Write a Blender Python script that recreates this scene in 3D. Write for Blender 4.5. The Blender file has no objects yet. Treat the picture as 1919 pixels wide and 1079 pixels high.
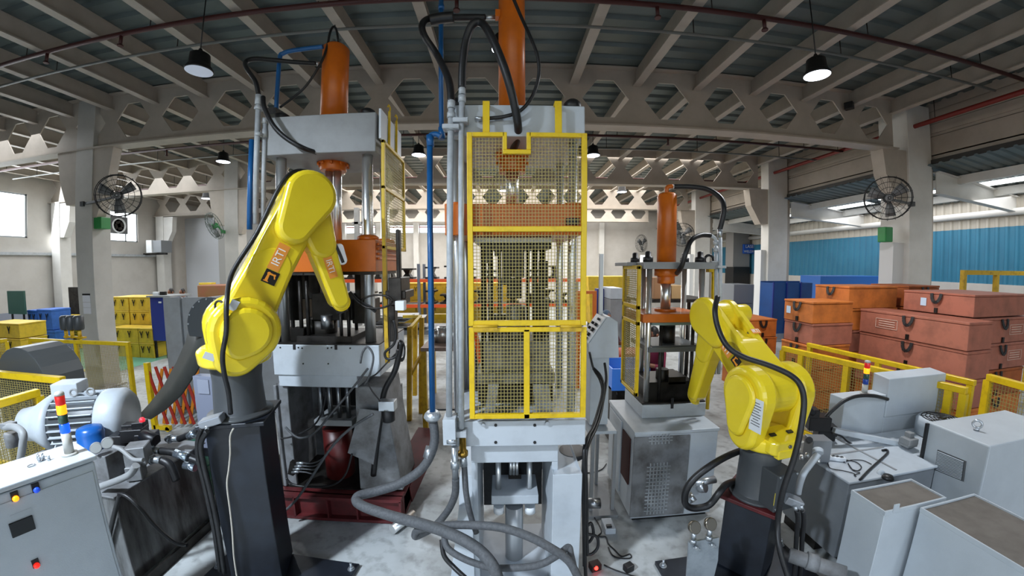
import bpy, bmesh, math, random
from mathutils import Vector, Matrix, Euler
random.seed(7)
S = bpy.context.scene
COL = S.collection

# ---------------------------------------------------------------- camera
# wide action-camera lens, calibrated from the hall's straight lines; image 1919 x 1079
LF, LK = 664.97, 0.26607                       # r = LF*(t + LK*t^3)
PITCH, YAW, ROLL = -0.0612039, -0.0235399, 0.0029096
CAMH = 2.5
def _rot():
    cp, sp, cy, sy, cr, sr = math.cos(PITCH), math.sin(PITCH), math.cos(YAW), math.sin(YAW), math.cos(ROLL), math.sin(ROLL)
    return (Matrix(((cy, -sy, 0), (sy, cy, 0), (0, 0, 1))) @ Matrix(((1, 0, 0), (0, cp, -sp), (0, sp, cp)))
            @ Matrix(((cr, 0, sr), (0, 1, 0), (-sr, 0, cr))))
CR = _rot()
CP = Vector((0, 0, CAMH))
cam = bpy.data.cameras.new('camera')
cam.type = 'PANO'
try:
    pc = cam if hasattr(cam, 'panorama_type') else cam.cycles
    pc.panorama_type = 'FISHEYE_LENS_POLYNOMIAL'
    pc.fisheye_fov = math.radians(175)
    pc.fisheye_polynomial_k0 = 0.0
    pc.fisheye_polynomial_k1 = -8.21573369e-02
    pc.fisheye_polynomial_k2 = 8.51145133e-04
    pc.fisheye_polynomial_k3 = 4.18568030e-05
    pc.fisheye_polynomial_k4 = -1.28208979e-06
except Exception as ex:
    print('pano', ex)
cam.sensor_fit = 'HORIZONTAL'
cam.sensor_width = 36.0
cam.sensor_height = 36.0 * 1079 / 1919
cam.clip_start = 0.02
cam.clip_end = 200
camo = bpy.data.objects.new('camera', cam)
COL.objects.link(camo)
camo.matrix_world = Matrix.Translation(CP) @ (CR @ Matrix.Rotation(math.pi / 2, 3, 'X')).to_4x4()
S.camera = camo

# a tape measure: where the sight line through a photo point meets a real plane of the hall
def ray(x, y):
    dx, dy = x - 959.5, y - 539.5
    r = math.hypot(dx, dy)
    th = r / LF
    t = th
    for _ in range(30):
        t -= (t + LK * t ** 3 - th) / (1 + 3 * LK * t * t)
    s = math.sin(t) / max(r, 1e-9)
    return CR @ Vector((dx * s, math.cos(t), -dy * s))
def P(x, y, X=None, Y=None, Z=None):
    d = ray(x, y)
    t = Y / d.y if Y is not None else X / d.x if X is not None else (Z - CAMH) / d.z
    return CP + d * t

# ---------------------------------------------------------------- view, world, large lights
S.view_settings.view_transform = 'Standard'
S.view_settings.look = 'None'
S.view_settings.gamma = 1.0
S.view_settings.use_curve_mapping = False
S.view_settings.exposure = 0.2
try:
    S.cycles.use_denoising = True
    S.cycles.max_bounces = 8
    S.cycles.diffuse_bounces = 4
    S.cycles.caustics_reflective = False
    S.cycles.caustics_refractive = False
    S.cycles.sample_clamp_indirect = 6.0
except Exception:
    pass
W = bpy.data.worlds.new('sky')
S.world = W
W.use_nodes = True
wn = W.node_tree
bg = wn.nodes['Background']
sky = wn.nodes.new('ShaderNodeTexSky')
sky.sky_type = 'NISHITA'
sky.sun_disc = False
sky.sun_elevation = math.radians(50)
sky.sun_rotation = math.radians(200)
wn.links.new(sky.outputs[0], bg.inputs[0])
bg.inputs[1].default_value = 0.25

def area(name, loc, rot, sx, sy, power, color=(1, 1, 1), spread=180):
    l = bpy.data.lights.new(name, 'AREA')
    l.shape = 'RECTANGLE'
    l.size, l.size_y = sx, sy
    l.energy = power
    l.color = color
    l.spread = math.radians(spread)
    o = bpy.data.objects.new(name, l)
    COL.objects.link(o)
    o.location = loc
    o.rotation_euler = rot
    return o
R = math.radians
# overhead lamps, daylight of the lean-to roof lights and left windows, and unseen fills
area('front_fill', (0.5, -5.8, 2.2), (R(80), 0, 0), 11, 3.4, 60, (0.80, 0.89, 1.0))  # added bluish fill from behind the camera
area('lamp_row_left', (-3.7, -0.7, 5.2), (0, 0, 0), 0.36, 0.36, 560, (0.76, 0.87, 1.0), 155)
area('lamp_row_right', (3.4, -2.4, 5.2), (0, 0, 0), 0.36, 0.36, 70, (0.84, 0.91, 1.0), 150)
area('lean_to_daylight', (11.6, 5.0, 4.2), (0, R(-8), 0), 2.0, 14, 200, (0.95, 0.97, 1.0))
area('left_daylight', (-16.6, 9.5, 4.6), (0, R(-78), 0), 2.6, 9, 330, (0.88, 0.94, 1.0))
area('mid_fill', (0.0, 13.5, 5.9), (0, 0, 0), 14, 5, 900, (1.0, 0.97, 0.93))  # added fill under the closed roof, brightens the middle of the hall
area('back_fill', (-1.0, 18.6, 5.8), (0, 0, 0), 18, 3, 900, (1.0, 0.98, 0.95))  # added fill that brightens the back walls
area('left_bay_fill', (-12.5, 9.0, 5.6), (0, 0, 0), 5, 8, 300, (0.92, 0.96, 1.0))  # soft fill under the closed roof of the left bay
# ---------------------------------------------------------------- materials
def lin(h):
    h = h.lstrip('#')
    out = []
    for i in (0, 2, 4):
        c = int(h[i:i + 2], 16) / 255
        out.append(c / 12.92 if c <= 0.04045 else ((c + 0.055) / 1.055) ** 2.4)
    return (*out, 1)
MATS = {}
def mat(name, col, rough=0.5, metal=0.0, col2=None, scale=4.0, amount=0.5, bump=0.0, bscale=40.0, emit=None, estr=0.0, coat=0.0, stretch=None, lo=0.4, hi=0.65, alpha=1.0, spec=0.5):
    if name in MATS:
        return MATS[name]
    m = bpy.data.materials.new(name)
    m.use_nodes = True
    nt = m.node_tree
    b = nt.nodes['Principled BSDF']
    b.inputs['Base Color'].default_value = lin(col)
    b.inputs['Roughness'].default_value = rough
    b.inputs['Metallic'].default_value = metal
    b.inputs['Specular IOR Level'].default_value = spec
    if coat:
        b.inputs['Coat Weight'].default_value = coat
        b.inputs['Coat Roughness'].default_value = 0.12
    if emit:
        b.inputs['Emission Color'].default_value = lin(emit)
        b.inputs['Emission Strength'].default_value = estr
    if alpha < 1:
        b.inputs['Alpha'].default_value = alpha
    if col2 or bump:
        tc = nt.nodes.new('ShaderNodeTexCoord')
        mp = nt.nodes.new('ShaderNodeMapping')
        nt.links.new(tc.outputs['Object'], mp.inputs[0])
        if stretch:
            mp.inputs['Scale'].default_value = stretch
    if col2:
        n = nt.nodes.new('ShaderNodeTexNoise')
        n.inputs['Scale'].default_value = scale
        n.inputs['Detail'].default_value = 5
        n.inputs['Roughness'].default_value = 0.62
        r = nt.nodes.new('ShaderNodeValToRGB')
        r.color_ramp.elements[0].position = lo
        r.color_ramp.elements[1].position = hi
        r.color_ramp.elements[0].color = lin(col)
        c2 = lin(col2)
        c1 = lin(col)
        r.color_ramp.elements[1].color = tuple(c1[i] * (1 - amount) + c2[i] * amount for i in range(3)) + (1,)
        nt.links.new(mp.outputs[0], n.inputs['Vector'])
        nt.links.new(n.outputs[0], r.inputs[0])
        nt.links.new(r.outputs[0], b.inputs['Base Color'])
    if bump:
        n2 = nt.nodes.new('ShaderNodeTexNoise')
        n2.inputs['Scale'].default_value = bscale
        n2.inputs['Detail'].default_value = 3
        bp = nt.nodes.new('ShaderNodeBump')
        bp.inputs['Strength'].default_value = bump
        bp.inputs['Distance'].default_value = 0.01
        nt.links.new(mp.outputs[0], n2.inputs['Vector'])
        nt.links.new(n2.outputs[0], bp.inputs['Height'])
        nt.links.new(bp.outputs[0], b.inputs['Normal'])
    MATS[name] = m
    return m
M = dict(
    yellow=mat('robot yellow paint', 'E9CF2A', 0.25, coat=0.4, col2='DDC01E', scale=3, amount=0.5),
    guard=mat('guard yellow paint', 'DDB90C', 0.4, col2='A98408', scale=9, amount=0.6, lo=0.5, hi=0.75),
    guard_old=mat('worn yellow paint', 'C9A21C', 0.5, col2='6B5418', scale=12, amount=0.7, lo=0.5, hi=0.75),
    wire=mat('yellow mesh wire', 'A8995A', 0.5, 0.2),
    orange=mat('orange machine paint', 'CF6A12', 0.35, col2='B0560E', scale=5, amount=0.5),
    press=mat('light grey machine paint', 'B9C0C6', 0.42, col2='8C9195', scale=6, amount=0.4, lo=0.45, hi=0.85),
    press_dim=mat('mid grey machine paint', '8F9192', 0.5, col2='7A7B7A', scale=5, amount=0.5),
    dirty=mat('oil stained grey paint', '7C7E80', 0.5, col2='403C38', scale=5, amount=0.8, lo=0.4, hi=0.7),
    cabinet=mat('pale grey cabinet paint', 'B6BDC2', 0.38, col2='A7AEB3', scale=3, amount=0.5, bump=0.08, bscale=160),
    chrome=mat('chromed steel', 'E4E4E2', 0.3, 0.9),
    steel=mat('brushed steel', '9D9FA1', 0.36, 1.0, col2='6F7072', scale=14, amount=0.6),
    dark=mat('dark oily steel', '3A3734', 0.45, 0.7, col2='1C1A18', scale=9, amount=0.8),
    black=mat('black rubber', '131314', 0.45, col2='242426', scale=20, amount=0.6),
    hose=mat('grey braided hose', '55575A', 0.6, col2='3C3E41', scale=60, amount=0.7, bump=0.3, bscale=300),
    blackpaint=mat('blue black paint', '14181F', 0.4, col2='20262F', scale=5, amount=0.7),
    robotgrey=mat('dark grey casting paint', '3F4244', 0.42, col2='34373A', scale=5, amount=0.5),
    blue=mat('blue painted pipe', '1A5E9A', 0.35, col2='14497A', scale=3, amount=0.6),
    bluecab=mat('deep blue paint', '1A2F86', 0.4),
    pipe=mat('grey painted pipe', 'B4B9BD', 0.4, col2='8A8E91', scale=10, amount=0.5),
    redpipe=mat('dark red pipe paint', '421A17', 0.5),
    redframe=mat('maroon steel primer', '5A1A1C', 0.55, col2='3A1012', scale=6, amount=0.7),
    white=mat('white plastic', 'E9ECEE', 0.35),
    brass=mat('brass', 'B08A3E', 0.3, 1.0),
    galv=mat('galvanised fitting', 'B9BEC2', 0.33, 0.85),
)

# ---------------------------------------------------------------- builders
def basis(d):
    d = Vector(d).normalized()
    up = Vector((0, 0, 1)) if abs(d.z) < 0.95 else Vector((1, 0, 0))
    a = d.cross(up).normalized()
    return a, a.cross(d).normalized(), d
class B:
    """collects shapes in world space; done() links them as ONE mesh object"""
    def __init__(s):
        s.bm = bmesh.new()
    def _hex(s, c):
        v = [s.bm.verts.new(p) for p in c]
        for f in ((0, 3, 2, 1), (4, 5, 6, 7), (0, 1, 5, 4), (1, 2, 6, 5), (2, 3, 7, 6), (3, 0, 4, 7)):
            s.bm.faces.new([v[i] for i in f])
        return s
    def box(s, x0, x1, y0, y1, z0, z1):
        x0, x1 = min(x0, x1), max(x0, x1)
        y0, y1 = min(y0, y1), max(y0, y1)
        z0, z1 = min(z0, z1), max(z0, z1)
        return s._hex([(x0, y0, z0), (x1, y0, z0), (x1, y1, z0), (x0, y1, z0), (x0, y0, z1), (x1, y0, z1), (x1, y1, z1), (x0, y1, z1)])
    def obox(s, c, size, m=None):
        m = m or Matrix.Identity(3)
        c = Vector(c)
        h = [t / 2 for t in size]
        pts = [c + m @ Vector((sx * h[0], sy * h[1], sz * h[2])) for sz in (-1, 1) for sx, sy in ((-1, -1), (1, -1), (1, 1), (-1, 1))]
        return s._hex(pts)
    def bar(s, a, b, w, h, up=None):
        """rectangular bar from a to b, w across and h along up"""
        a, b = Vector(a), Vector(b)
        d = (b - a).normalized()
        u = Vector(up) if up else (Vector((0, 0, 1)) if abs(d.z) < 0.95 else Vector((0, 1, 0)))
        side = d.cross(u).normalized()
        u = side.cross(d).normalized()
        pts = []
        for p in (a, b):
            pts += [p - side * w / 2 - u * h / 2, p + side * w / 2 - u * h / 2, p + side * w / 2 + u * h / 2, p - side * w / 2 + u * h / 2]
        return s._hex(pts)
    def cyl(s, a, b, r0, r1=None, seg=16, cap=True):
        r1 = r0 if r1 is None else r1
        a, b = Vector(a), Vector(b)
        p, q, d = basis(b - a)
        A, Bv = [], []
        for i in range(seg):
            t = 2 * math.pi * i / seg
            o = p * math.cos(t) + q * math.sin(t)
            A.append(s.bm.verts.new(a + o * r0))
            Bv.append(s.bm.verts.new(b + o * r1))
        for i in range(seg):
            j = (i + 1) % seg
            f = s.bm.faces.new((A[i], A[j], Bv[j], Bv[i]))
            f.smooth = True
        if cap:
            s.bm.faces.new(A[::-1])
            s.bm.faces.new(Bv)
        return s
    def lathe(s, a, axis, prof, seg=24):
        """prof: (distance along axis, radius) pairs"""
        a = Vector(a)
        p, q, d = basis(axis)
        rings = []
        for t, r in prof:
            if r < 1e-5:
                rings.append([s.bm.verts.new(a + d * t)])
            else:
                rings.append([s.bm.verts.new(a + d * t + (p * math.cos(2 * math.pi * i / seg) + q * math.sin(2 * math.pi * i / seg)) * r) for i in range(seg)])
        for r0, r1 in zip(rings, rings[1:]):
            for i in range(seg):
                j = (i + 1) % seg
                if len(r0) == 1 and len(r1) == 1:
                    continue
                if len(r0) == 1:
                    f = s.bm.faces.new((r0[0], r1[j], r1[i]))
                elif len(r1) == 1:
                    f = s.bm.faces.new((r0[i], r0[j], r1[0]))
                else:
                    f = s.bm.faces.new((r0[i], r0[j], r1[j], r1[i]))
                f.smooth = True
        for rr, rev in ((rings[0], True), (rings[-1], False)):
            if len(rr) > 2:
                s.bm.faces.new(rr[::-1] if rev else rr)
        return s
    def tube(s, pts, r, seg=10, sub=6, closed=False):
        """smooth tube through the points"""
        pts = [Vector(p) for p in pts]
        path = []
        n = len(pts)
        if n == 2 or sub <= 1:
            path = pts
        else:
            for i in range(n - 1):
                p0 = pts[max(i - 1, 0)]; p1 = pts[i]; p2 = pts[i + 1]; p3 = pts[min(i + 2, n - 1)]
                for k in range(sub):
                    t = k / sub
                    path.append(0.5 * ((2 * p1) + (p2 - p0) * t + (2 * p0 - 5 * p1 + 4 * p2 - p3) * t * t + (3 * p1 - p0 - 3 * p2 + p3) * t ** 3))
            path.append(pts[-1])
        rings = []
        pa = None
        for i, p in enumerate(path):
            d = (path[min(i + 1, len(path) - 1)] - path[max(i - 1, 0)]).normalized()
            if pa is None:
                pa, _, _ = basis(d)
            pa = (pa - d * pa.dot(d)).normalized()
            pb = d.cross(pa)
            rr = r(i / (len(path) - 1)) if callable(r) else r
            rings.append([s.bm.verts.new(p + (pa * math.cos(2 * math.pi * k / seg) + pb * math.sin(2 * math.pi * k / seg)) * rr) for k in range(seg)])
        for r0, r1 in zip(rings, rings[1:]):
            for i in range(seg):
                f = s.bm.faces.new((r0[i], r0[(i + 1) % seg], r1[(i + 1) % seg], r1[i]))
                f.smooth = True
        s.bm.faces.new(rings[0][::-1])
        s.bm.faces.new(rings[-1])
        return s
    def prism(s, poly, vec, smooth=False):
        """closed polygon swept along vec"""
        vec = Vector(vec)
        A = [s.bm.verts.new(Vector(p)) for p in poly]
        Bv = [s.bm.verts.new(Vector(p) + vec) for p in poly]
        n = len(A)
        fa = s.bm.faces.new(A[::-1])
        fb = s.bm.faces.new(Bv)
        for i in range(n):
            f = s.bm.faces.new((A[i], A[(i + 1) % n], Bv[(i + 1) % n], Bv[i]))
            f.smooth = smooth
        return s
    def loft(s, rings, smooth=True):
        V = [[s.bm.verts.new(Vector(p)) for p in r] for r in rings]
        n = len(V[0])
        for r0, r1 in zip(V, V[1:]):
            for i in range(n):
                f = s.bm.faces.new((r0[i], r0[(i + 1) % n], r1[(i + 1) % n], r1[i]))
                f.smooth = smooth
        s.bm.faces.new(V[0][::-1])
        s.bm.faces.new(V[-1])
        return s
    def quad(s, *p):
        s.bm.faces.new([s.bm.verts.new(Vector(q)) for q in p])
        return s
    def bolt(s, c, axis, r=0.012, h=0.012):
        c = Vector(c)
        return s.cyl(c, c + Vector(axis).normalized() * h, r, seg=6)
    def done(s, name, m, parent=None, bevel=0.0, seg=2, label=None, smooth=False, angle=0.6):
        bmesh.ops.recalc_face_normals(s.bm, faces=s.bm.faces)
        me = bpy.data.meshes.new(name)
        if parent is not None:
            off = Matrix.Translation(-WORLD[parent.name])
            bmesh.ops.transform(s.bm, matrix=off, verts=s.bm.verts)
        s.bm.to_mesh(me)
        s.bm.free()
        if isinstance(m, str):
            m = M[m]
        for mm in (m if isinstance(m, (list, tuple)) else [m]):
            me.materials.append(mm)
        if smooth:
            for p in me.polygons:
                p.use_smooth = True
        o = bpy.data.objects.new(name, me)
        COL.objects.link(o)
        WORLD[o.name] = WORLD[parent.name] if parent is not None else Vector((0, 0, 0))
        if parent is not None:
            o.parent = parent
        if bevel:
            bv = o.modifiers.new('bevel', 'BEVEL')
            bv.width = bevel
            bv.segments = seg
            bv.limit_method = 'ANGLE'
            bv.angle_limit = angle
        if label:
            o['label'] = label
        return o
WORLD = {}
def thing(name, label, cat, loc, group=None):
    o = bpy.data.objects.new(name, None)
    o.empty_display_size = 0.1
    COL.objects.link(o)
    o.location = loc
    WORLD[o.name] = Vector(loc)
    o['label'] = label
    o['category'] = cat
    if group:
        o['group'] = group
    return o
def tag(o, label, cat, group=None, kind=None):
    o['label'] = label
    o['category'] = cat
    if group:
        o['group'] = group
    if kind:
        o['kind'] = kind
    return o
def struct(o):
    o['kind'] = 'structure'
    return o
def copy_thing(root, loc, rz=0.0, label=None, scale=1.0):
    r = root.copy()
    COL.objects.link(r)
    r.location = loc
    r.rotation_euler = (0, 0, rz)
    r.scale = (scale, scale, scale)
    WORLD[r.name] = Vector(loc)
    if label:
        r['label'] = label
    for ch in list(root.children):
        c = ch.copy()
        COL.objects.link(c)
        c.parent = r
        for g in list(ch.children):
            d = g.copy()
            COL.objects.link(d)
            d.parent = c
    return r
def text(body, size, frame, m, parent, name='lettering', depth=0.002):
    """flat raised lettering; frame = (origin, right, up) in world space, centred"""
    cu = bpy.data.curves.new('t', 'FONT')
    cu.body = body
    cu.size = size
    cu.extrude = depth / 2
    cu.align_x = 'CENTER'
    cu.align_y = 'CENTER'
    t = bpy.data.objects.new('t', cu)
    COL.objects.link(t)
    dg = bpy.context.evaluated_depsgraph_get()
    me = bpy.data.meshes.new_from_object(t.evaluated_get(dg))
    bpy.data.objects.remove(t)
    o, x, y = (Vector(v) for v in frame)
    x.normalize(); y.normalize()
    z = x.cross(y)
    mx = Matrix((x, y, z)).transposed().to_4x4()
    mx.translation = o - WORLD[parent.name]
    me.transform(mx)
    me.materials.clear()
    me.materials.append(m)
    ob = bpy.data.objects.new(name, me)
    COL.objects.link(ob)
    ob.parent = parent
    WORLD[ob.name] = WORLD[parent.name]
    return ob
def mesh_wires(b, o, ux, uy, nx, ny, r):
    """welded wire mesh: thin square bars over the rectangle o, ux, uy"""
    o, ux, uy = Vector(o), Vector(ux), Vector(uy)
    for i in range(1, nx):
        p = o + ux * (i / nx)
        b.bar(p, p + uy, r, r, up=ux.cross(uy))
    for j in range(1, ny):
        p = o + uy * (j / ny)
        b.bar(p, p + ux, r, r, up=ux.cross(uy))
    return b
# ================================================================ the hall
def floor_material():
    m = bpy.data.materials.new('worn painted concrete')
    m.use_nodes = True
    nt = m.node_tree
    b = nt.nodes['Principled BSDF']
    tc = nt.nodes.new('ShaderNodeTexCoord')
    n1 = nt.nodes.new('ShaderNodeTexNoise'); n1.inputs['Scale'].default_value = 1.3; n1.inputs['Detail'].default_value = 7
    n2 = nt.nodes.new('ShaderNodeTexNoise'); n2.inputs['Scale'].default_value = 9; n2.inputs['Detail'].default_value = 6
    r1 = nt.nodes.new('ShaderNodeValToRGB')
    r1.color_ramp.elements[0].position = 0.34; r1.color_ramp.elements[0].color = lin('7C7D7A')
    r1.color_ramp.elements[1].position = 0.56; r1.color_ramp.elements[1].color = lin('B0B4B4')
    r2 = nt.nodes.new('ShaderNodeValToRGB')
    r2.color_ramp.elements[0].position = 0.3; r2.color_ramp.elements[0].color = lin('8E8B86')
    r2.color_ramp.elements[1].position = 0.5; r2.color_ramp.elements[1].color = (1, 1, 1, 1)
    mx = nt.nodes.new('ShaderNodeMixRGB'); mx.blend_type = 'MULTIPLY'; mx.inputs[0].default_value = 0.5
    for n in (n1, n2):
        nt.links.new(tc.outputs['Object'], n.inputs['Vector'])
    nt.links.new(n1.outputs[0], r1.inputs[0]); nt.links.new(n2.outputs[0], r2.inputs[0])
    nt.links.new(r1.outputs[0], mx.inputs[1]); nt.links.new(r2.outputs[0], mx.inputs[2])
    nt.links.new(mx.outputs[0], b.inputs['Base Color'])
    b.inputs['Roughness'].default_value = 0.42
    return m
struct(B().box(-18, 13.5, -7, 22.2, -0.15, 0).done('floor', floor_material()))
green = mat('green floor paint', '5FA08A', 0.3, col2='4A8A76', scale=2, amount=0.6)
yline = mat('yellow floor line', 'B9A24A', 0.5)
struct(B().box(-14.6, -9.6, 7.6, 9.4, 0.0, 0.003).box(-14.6, -4.0, 9.8, 11.0, 0, 0.003).box(-14.6, -9.6, 9.4, 9.8, 0, 0.003).done('trim_1', green))
struct(B().box(-14.6, -9.6, 7.45, 7.6, 0, 0.004).box(-14.6, -4, 11.0, 11.15, 0, 0.004).done('trim_2', yline))

cream = mat('cream painted steel', 'B3A99D', 0.55, col2='A0978B', scale=2, amount=0.6)
creamlt = mat('pale painted column', 'D8D6D1', 0.5, col2='C9C6C0', scale=2, amount=0.6)
wallm = mat('off white wall', 'C2BEB8', 0.7, col2='B3AEA7', scale=1.5, amount=0.6)
deckm = mat('bare roof sheeting', '66706F', 0.5, 0.25, col2='57605F', scale=1.5, amount=0.7)
skirtm = mat('grey wall dado', '8A8F9C', 0.6)

# roof sheeting: trapezoidal ribs running across the hall
ZR = 6.16
b = B()
y = -6.8
prof = []
while y < 22.0:
    prof += [(y, ZR), (y + 0.20, ZR), (y + 0.235, ZR + 0.055), (y + 0.315, ZR + 0.055)]
    y += 0.35
vs = [[b.bm.verts.new((x, yy, zz)) for yy, zz in prof] for x in (-17.4, 9.9)]
for i in range(len(prof) - 1):
    b.bm.faces.new((vs[0][i], vs[0][i + 1], vs[1][i + 1], vs[1][i]))
struct(b.done('ceiling', deckm))
struct(B().box(-17.6, 13.4, -7, 22.4, ZR + 0.09, ZR + 0.15).done('roof_lining', deckm))

GY = [6.5, 11.08, 15.8, 20.3]
HX0, HS = -7.571, 1.182
GZ0, GZ1 = 5.06, 6.13
def girder(yc, k0, k1):
    b = B()
    zc = 5.58
    x_of = lambda k: HX0 + HS * k
    for side in (-0.012, 0.012):
        for k in range(k0, k1 + 1):
            xc = x_of(k)
            xl, xr = xc - HS / 2, xc + HS / 2
            hw, tw, hh = 0.44, 0.16, 0.35
            V = lambda x, z: b.bm.verts.new((x, yc + side, z))
            L = [V(xl, GZ0), V(xl, zc), V(xl, GZ1)]
            Rr = [V(xr, GZ0), V(xr, zc), V(xr, GZ1)]
            H = [V(xc - hw, zc), V(xc - tw, zc + hh), V(xc + tw, zc + hh), V(xc + hw, zc), V(xc + tw, zc - hh), V(xc - tw, zc - hh)]
            for f in ((L[0], Rr[0], H[4], H[5]), (L[0], H[5], H[0], L[1]), (L[1], H[0], H[1], L[2]), (L[2], H[1], H[2], Rr[2]), (H[2], H[3], Rr[1], Rr[2]), (H[3], H[4], Rr[0], Rr[1])):
                b.bm.faces.new(f)
            if side > 0:
                pts = [(xc - hw, zc), (xc - tw, zc + hh), (xc + tw, zc + hh), (xc + hw, zc), (xc + tw, zc - hh), (xc - tw, zc - hh)]
                for i in range(6):
                    (xa, za), (xb, zb) = pts[i], pts[(i + 1) % 6]
                    b.quad((xa, yc - 0.012, za), (xb, yc - 0.012, zb), (xb, yc + 0.012, zb), (xa, yc + 0.012, za))
    xa, xb = x_of(k0) - HS / 2, x_of(k1) + HS / 2
    b.box(xa, xb, yc - 0.15, yc + 0.15, GZ0 - 0.03, GZ0)
    b.box(xa, xb, yc - 0.13, yc + 0.13, GZ1, GZ1 + 0.025)
    return struct(b.done('girder', cream))
for yc in GY:
    girder(yc, -8, 13)
# purlins between the girders
pl = None
k = -16
while True:
    x = 1.294 + HS * (k / 2 if False else k)
    k += 1
    if x < -17:
        continue
    if x > 9:
        break
    if pl is None:
        b = B()
        b.box(-0.012, 0.012, -6.5, 21.2, 5.84, 6.155)
        b.box(-0.075, 0.075, -6.5, 21.2, 5.83, 5.85)
        pl = struct(b.done('purlin', cream))
        pl.location.x = x
    else:
        c = pl.copy(); COL.objects.link(c); c.location.x = x
# columns
def column(x0, x1, y0, y1, z1, m=creamlt, hform=True):
    b = B()
    if hform:
        b.box(x0, x1, y0, y0 + 0.03, 0, z1).box(x0, x1, y1 - 0.03, y1, 0, z1)
        b.box((x0 + x1) / 2 - 0.05, (x0 + x1) / 2 + 0.05, y0, y1, 0, z1)
        b.box(x0 + 0.03, x1 - 0.03, y0 + 0.05, y1 - 0.05, 0, z1 - 0.9)
    else:
        b.box(x0, x1, y0, y1, 0, z1)
    b.box(x0 - 0.08, x1 + 0.08, y0 - 0.08, y1 + 0.08, 0, 0.03)
    return struct(b.done('column', m, bevel=0.008, seg=1))
for yc in GY[:3]:
    column(-9.0, -8.5, yc - 0.12, yc + 0.3, 6.1, mat('left column paint', 'B9B6B0', 0.5, col2='A9A6A0', scale=2, amount=0.6), hform=False)
    # haunch plates where the girder lands on the column
    b = B()
    b.prism([(-8.5, yc - 0.1, 5.05), (-7.95, yc - 0.1, 5.05), (-8.1, yc - 0.1, 4.3), (-8.4, yc - 0.1, 3.6), (-8.5, yc - 0.1, 3.6)], (0, 0.2, 0))
    b.prism([(-9.0, yc - 0.1, 5.05), (-9.6, yc - 0.1, 5.05), (-9.5, yc - 0.1, 4.4), (-9.3, yc - 0.1, 3.9), (-9.0, yc - 0.1, 3.9)], (0, 0.2, 0))
    struct(b.done('haunch', cream))
    column(8.72, 9.45, yc - 0.1, yc + (0.6 if yc < 8 else 0.28), 6.1, hform=False)
    b = B()
    b.prism([(8.72, yc - 0.05, 5.05), (8.02, yc - 0.05, 5.05), (8.1, yc - 0.05, 4.5), (8.45, yc - 0.05, 3.9), (8.72, yc - 0.05, 3.9)], (0, 0.3, 0))
    b.box(9.45, 9.62, yc, yc + 0.25, 0, 6.1)
    struct(b.done('haunch', cream))
    struct(B().box(8.40 if yc < 8 else 8.54, 8.72, yc + 0.02, yc + 0.35, 0, 3.05).done('column_casing', mat('white column casing', 'D5D6D6', 0.5)))
    # lean-to rafters
    b = B()
    b.prism([(9.6, yc - 0.09, 4.66), (12.72, yc - 0.09, 4.32), (12.72, yc - 0.09, 3.95), (9.6, yc - 0.09, 4.18)], (0, 0.02, 0))
    b.prism([(9.6, yc - 0.17, 4.66), (12.72, yc - 0.17, 4.32), (12.72, yc - 0.17, 4.30), (9.6, yc - 0.17, 4.64)], (0, 0.18, 0))
    b.prism([(9.6, yc - 0.17, 4.18), (12.72, yc - 0.17, 3.95), (12.72, yc - 0.17, 3.93), (9.6, yc - 0.17, 4.16)], (0, 0.18, 0))
    struct(b.done('rafter', creamlt))
# wall columns and corbels on the left wall
for yc in (11.08, 15.8):
    b = B().box(-16.75, -16.3, yc - 0.12, yc + 0.3, 0, 5.05)
    b.prism([(-16.3, yc - 0.1, 5.0), (-15.75, yc - 0.1, 5.0), (-15.8, yc - 0.1, 4.3), (-16.1, yc - 0.1, 3.75), (-16.3, yc - 0.1, 3.75)], (0, 0.25, 0))
    struct(b.done('wall_column', creamlt))
# walls with their window openings
def wall_with_holes(name, axis, at, a0, a1, z0, z1, holes, m, th=0.15):
    """axis 'x': wall in the plane x=at, running along y; holes (a, b, za, zb)"""
    b = B()
    cuts = sorted({a0, a1, *[h[0] for h in holes], *[h[1] for h in holes]})
    for p, q in zip(cuts, cuts[1:]):
        mid = (p + q) / 2
        hs = sorted([h for h in holes if h[0] <= mid <= h[1]], key=lambda h: h[2])
        z = z0
        for h in hs + [(0, 0, z1, z1)]:
            if h[2] > z + 1e-4:
                if axis == 'x':
                    b.box(at, at - th, p, q, z, h[2])
                else:
                    b.box(p, q, at, at + th, z, h[2])
            z = h[3]
    return struct(b.done(name, m))
LW = -16.9
wl_holes = [(P(-40, 366, X=LW).y, P(52, 364, X=LW).y, 3.72, 5.27), (13.2, 14.85, 3.77, 5.1)]
wall_with_holes('wall_left', 'x', LW, -7, 22.2, 0, 6.3, wl_holes, wallm)
BW = 21.4
bw_holes = [(-9.5, -7.7, 4.5, 5.0), (-7.1, -5.35, 4.5, 5.0), (-5.05, -3.1, 4.5, 5.0), (-2.7, -0.8, 4.5, 5.0)]
wall_with_holes('wall_back', 'y', BW, -17.2, 13.4, 0, 6.3, bw_holes, wallm)
struct(B().box(LW, LW + 0.02, -7, 21.4, 0, 1.15).done('baseboard_left', skirtm))
b = B()
for x in (-14.4, -12.0, -9.6, -7.4, -5.2, -2.9, -0.7, 1.5, 3.7, 5.9):
    b.box(x - 0.15, x + 0.15, BW - 0.25, BW, 0, 5.1)
struct(b.done('trim_3', creamlt))
glassm = mat('bright window pane', 'EAF2F8', 0.2, emit='F2F7FC', estr=5.0)
framem = mat('window frame', '9AA0A4', 0.4)
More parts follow.
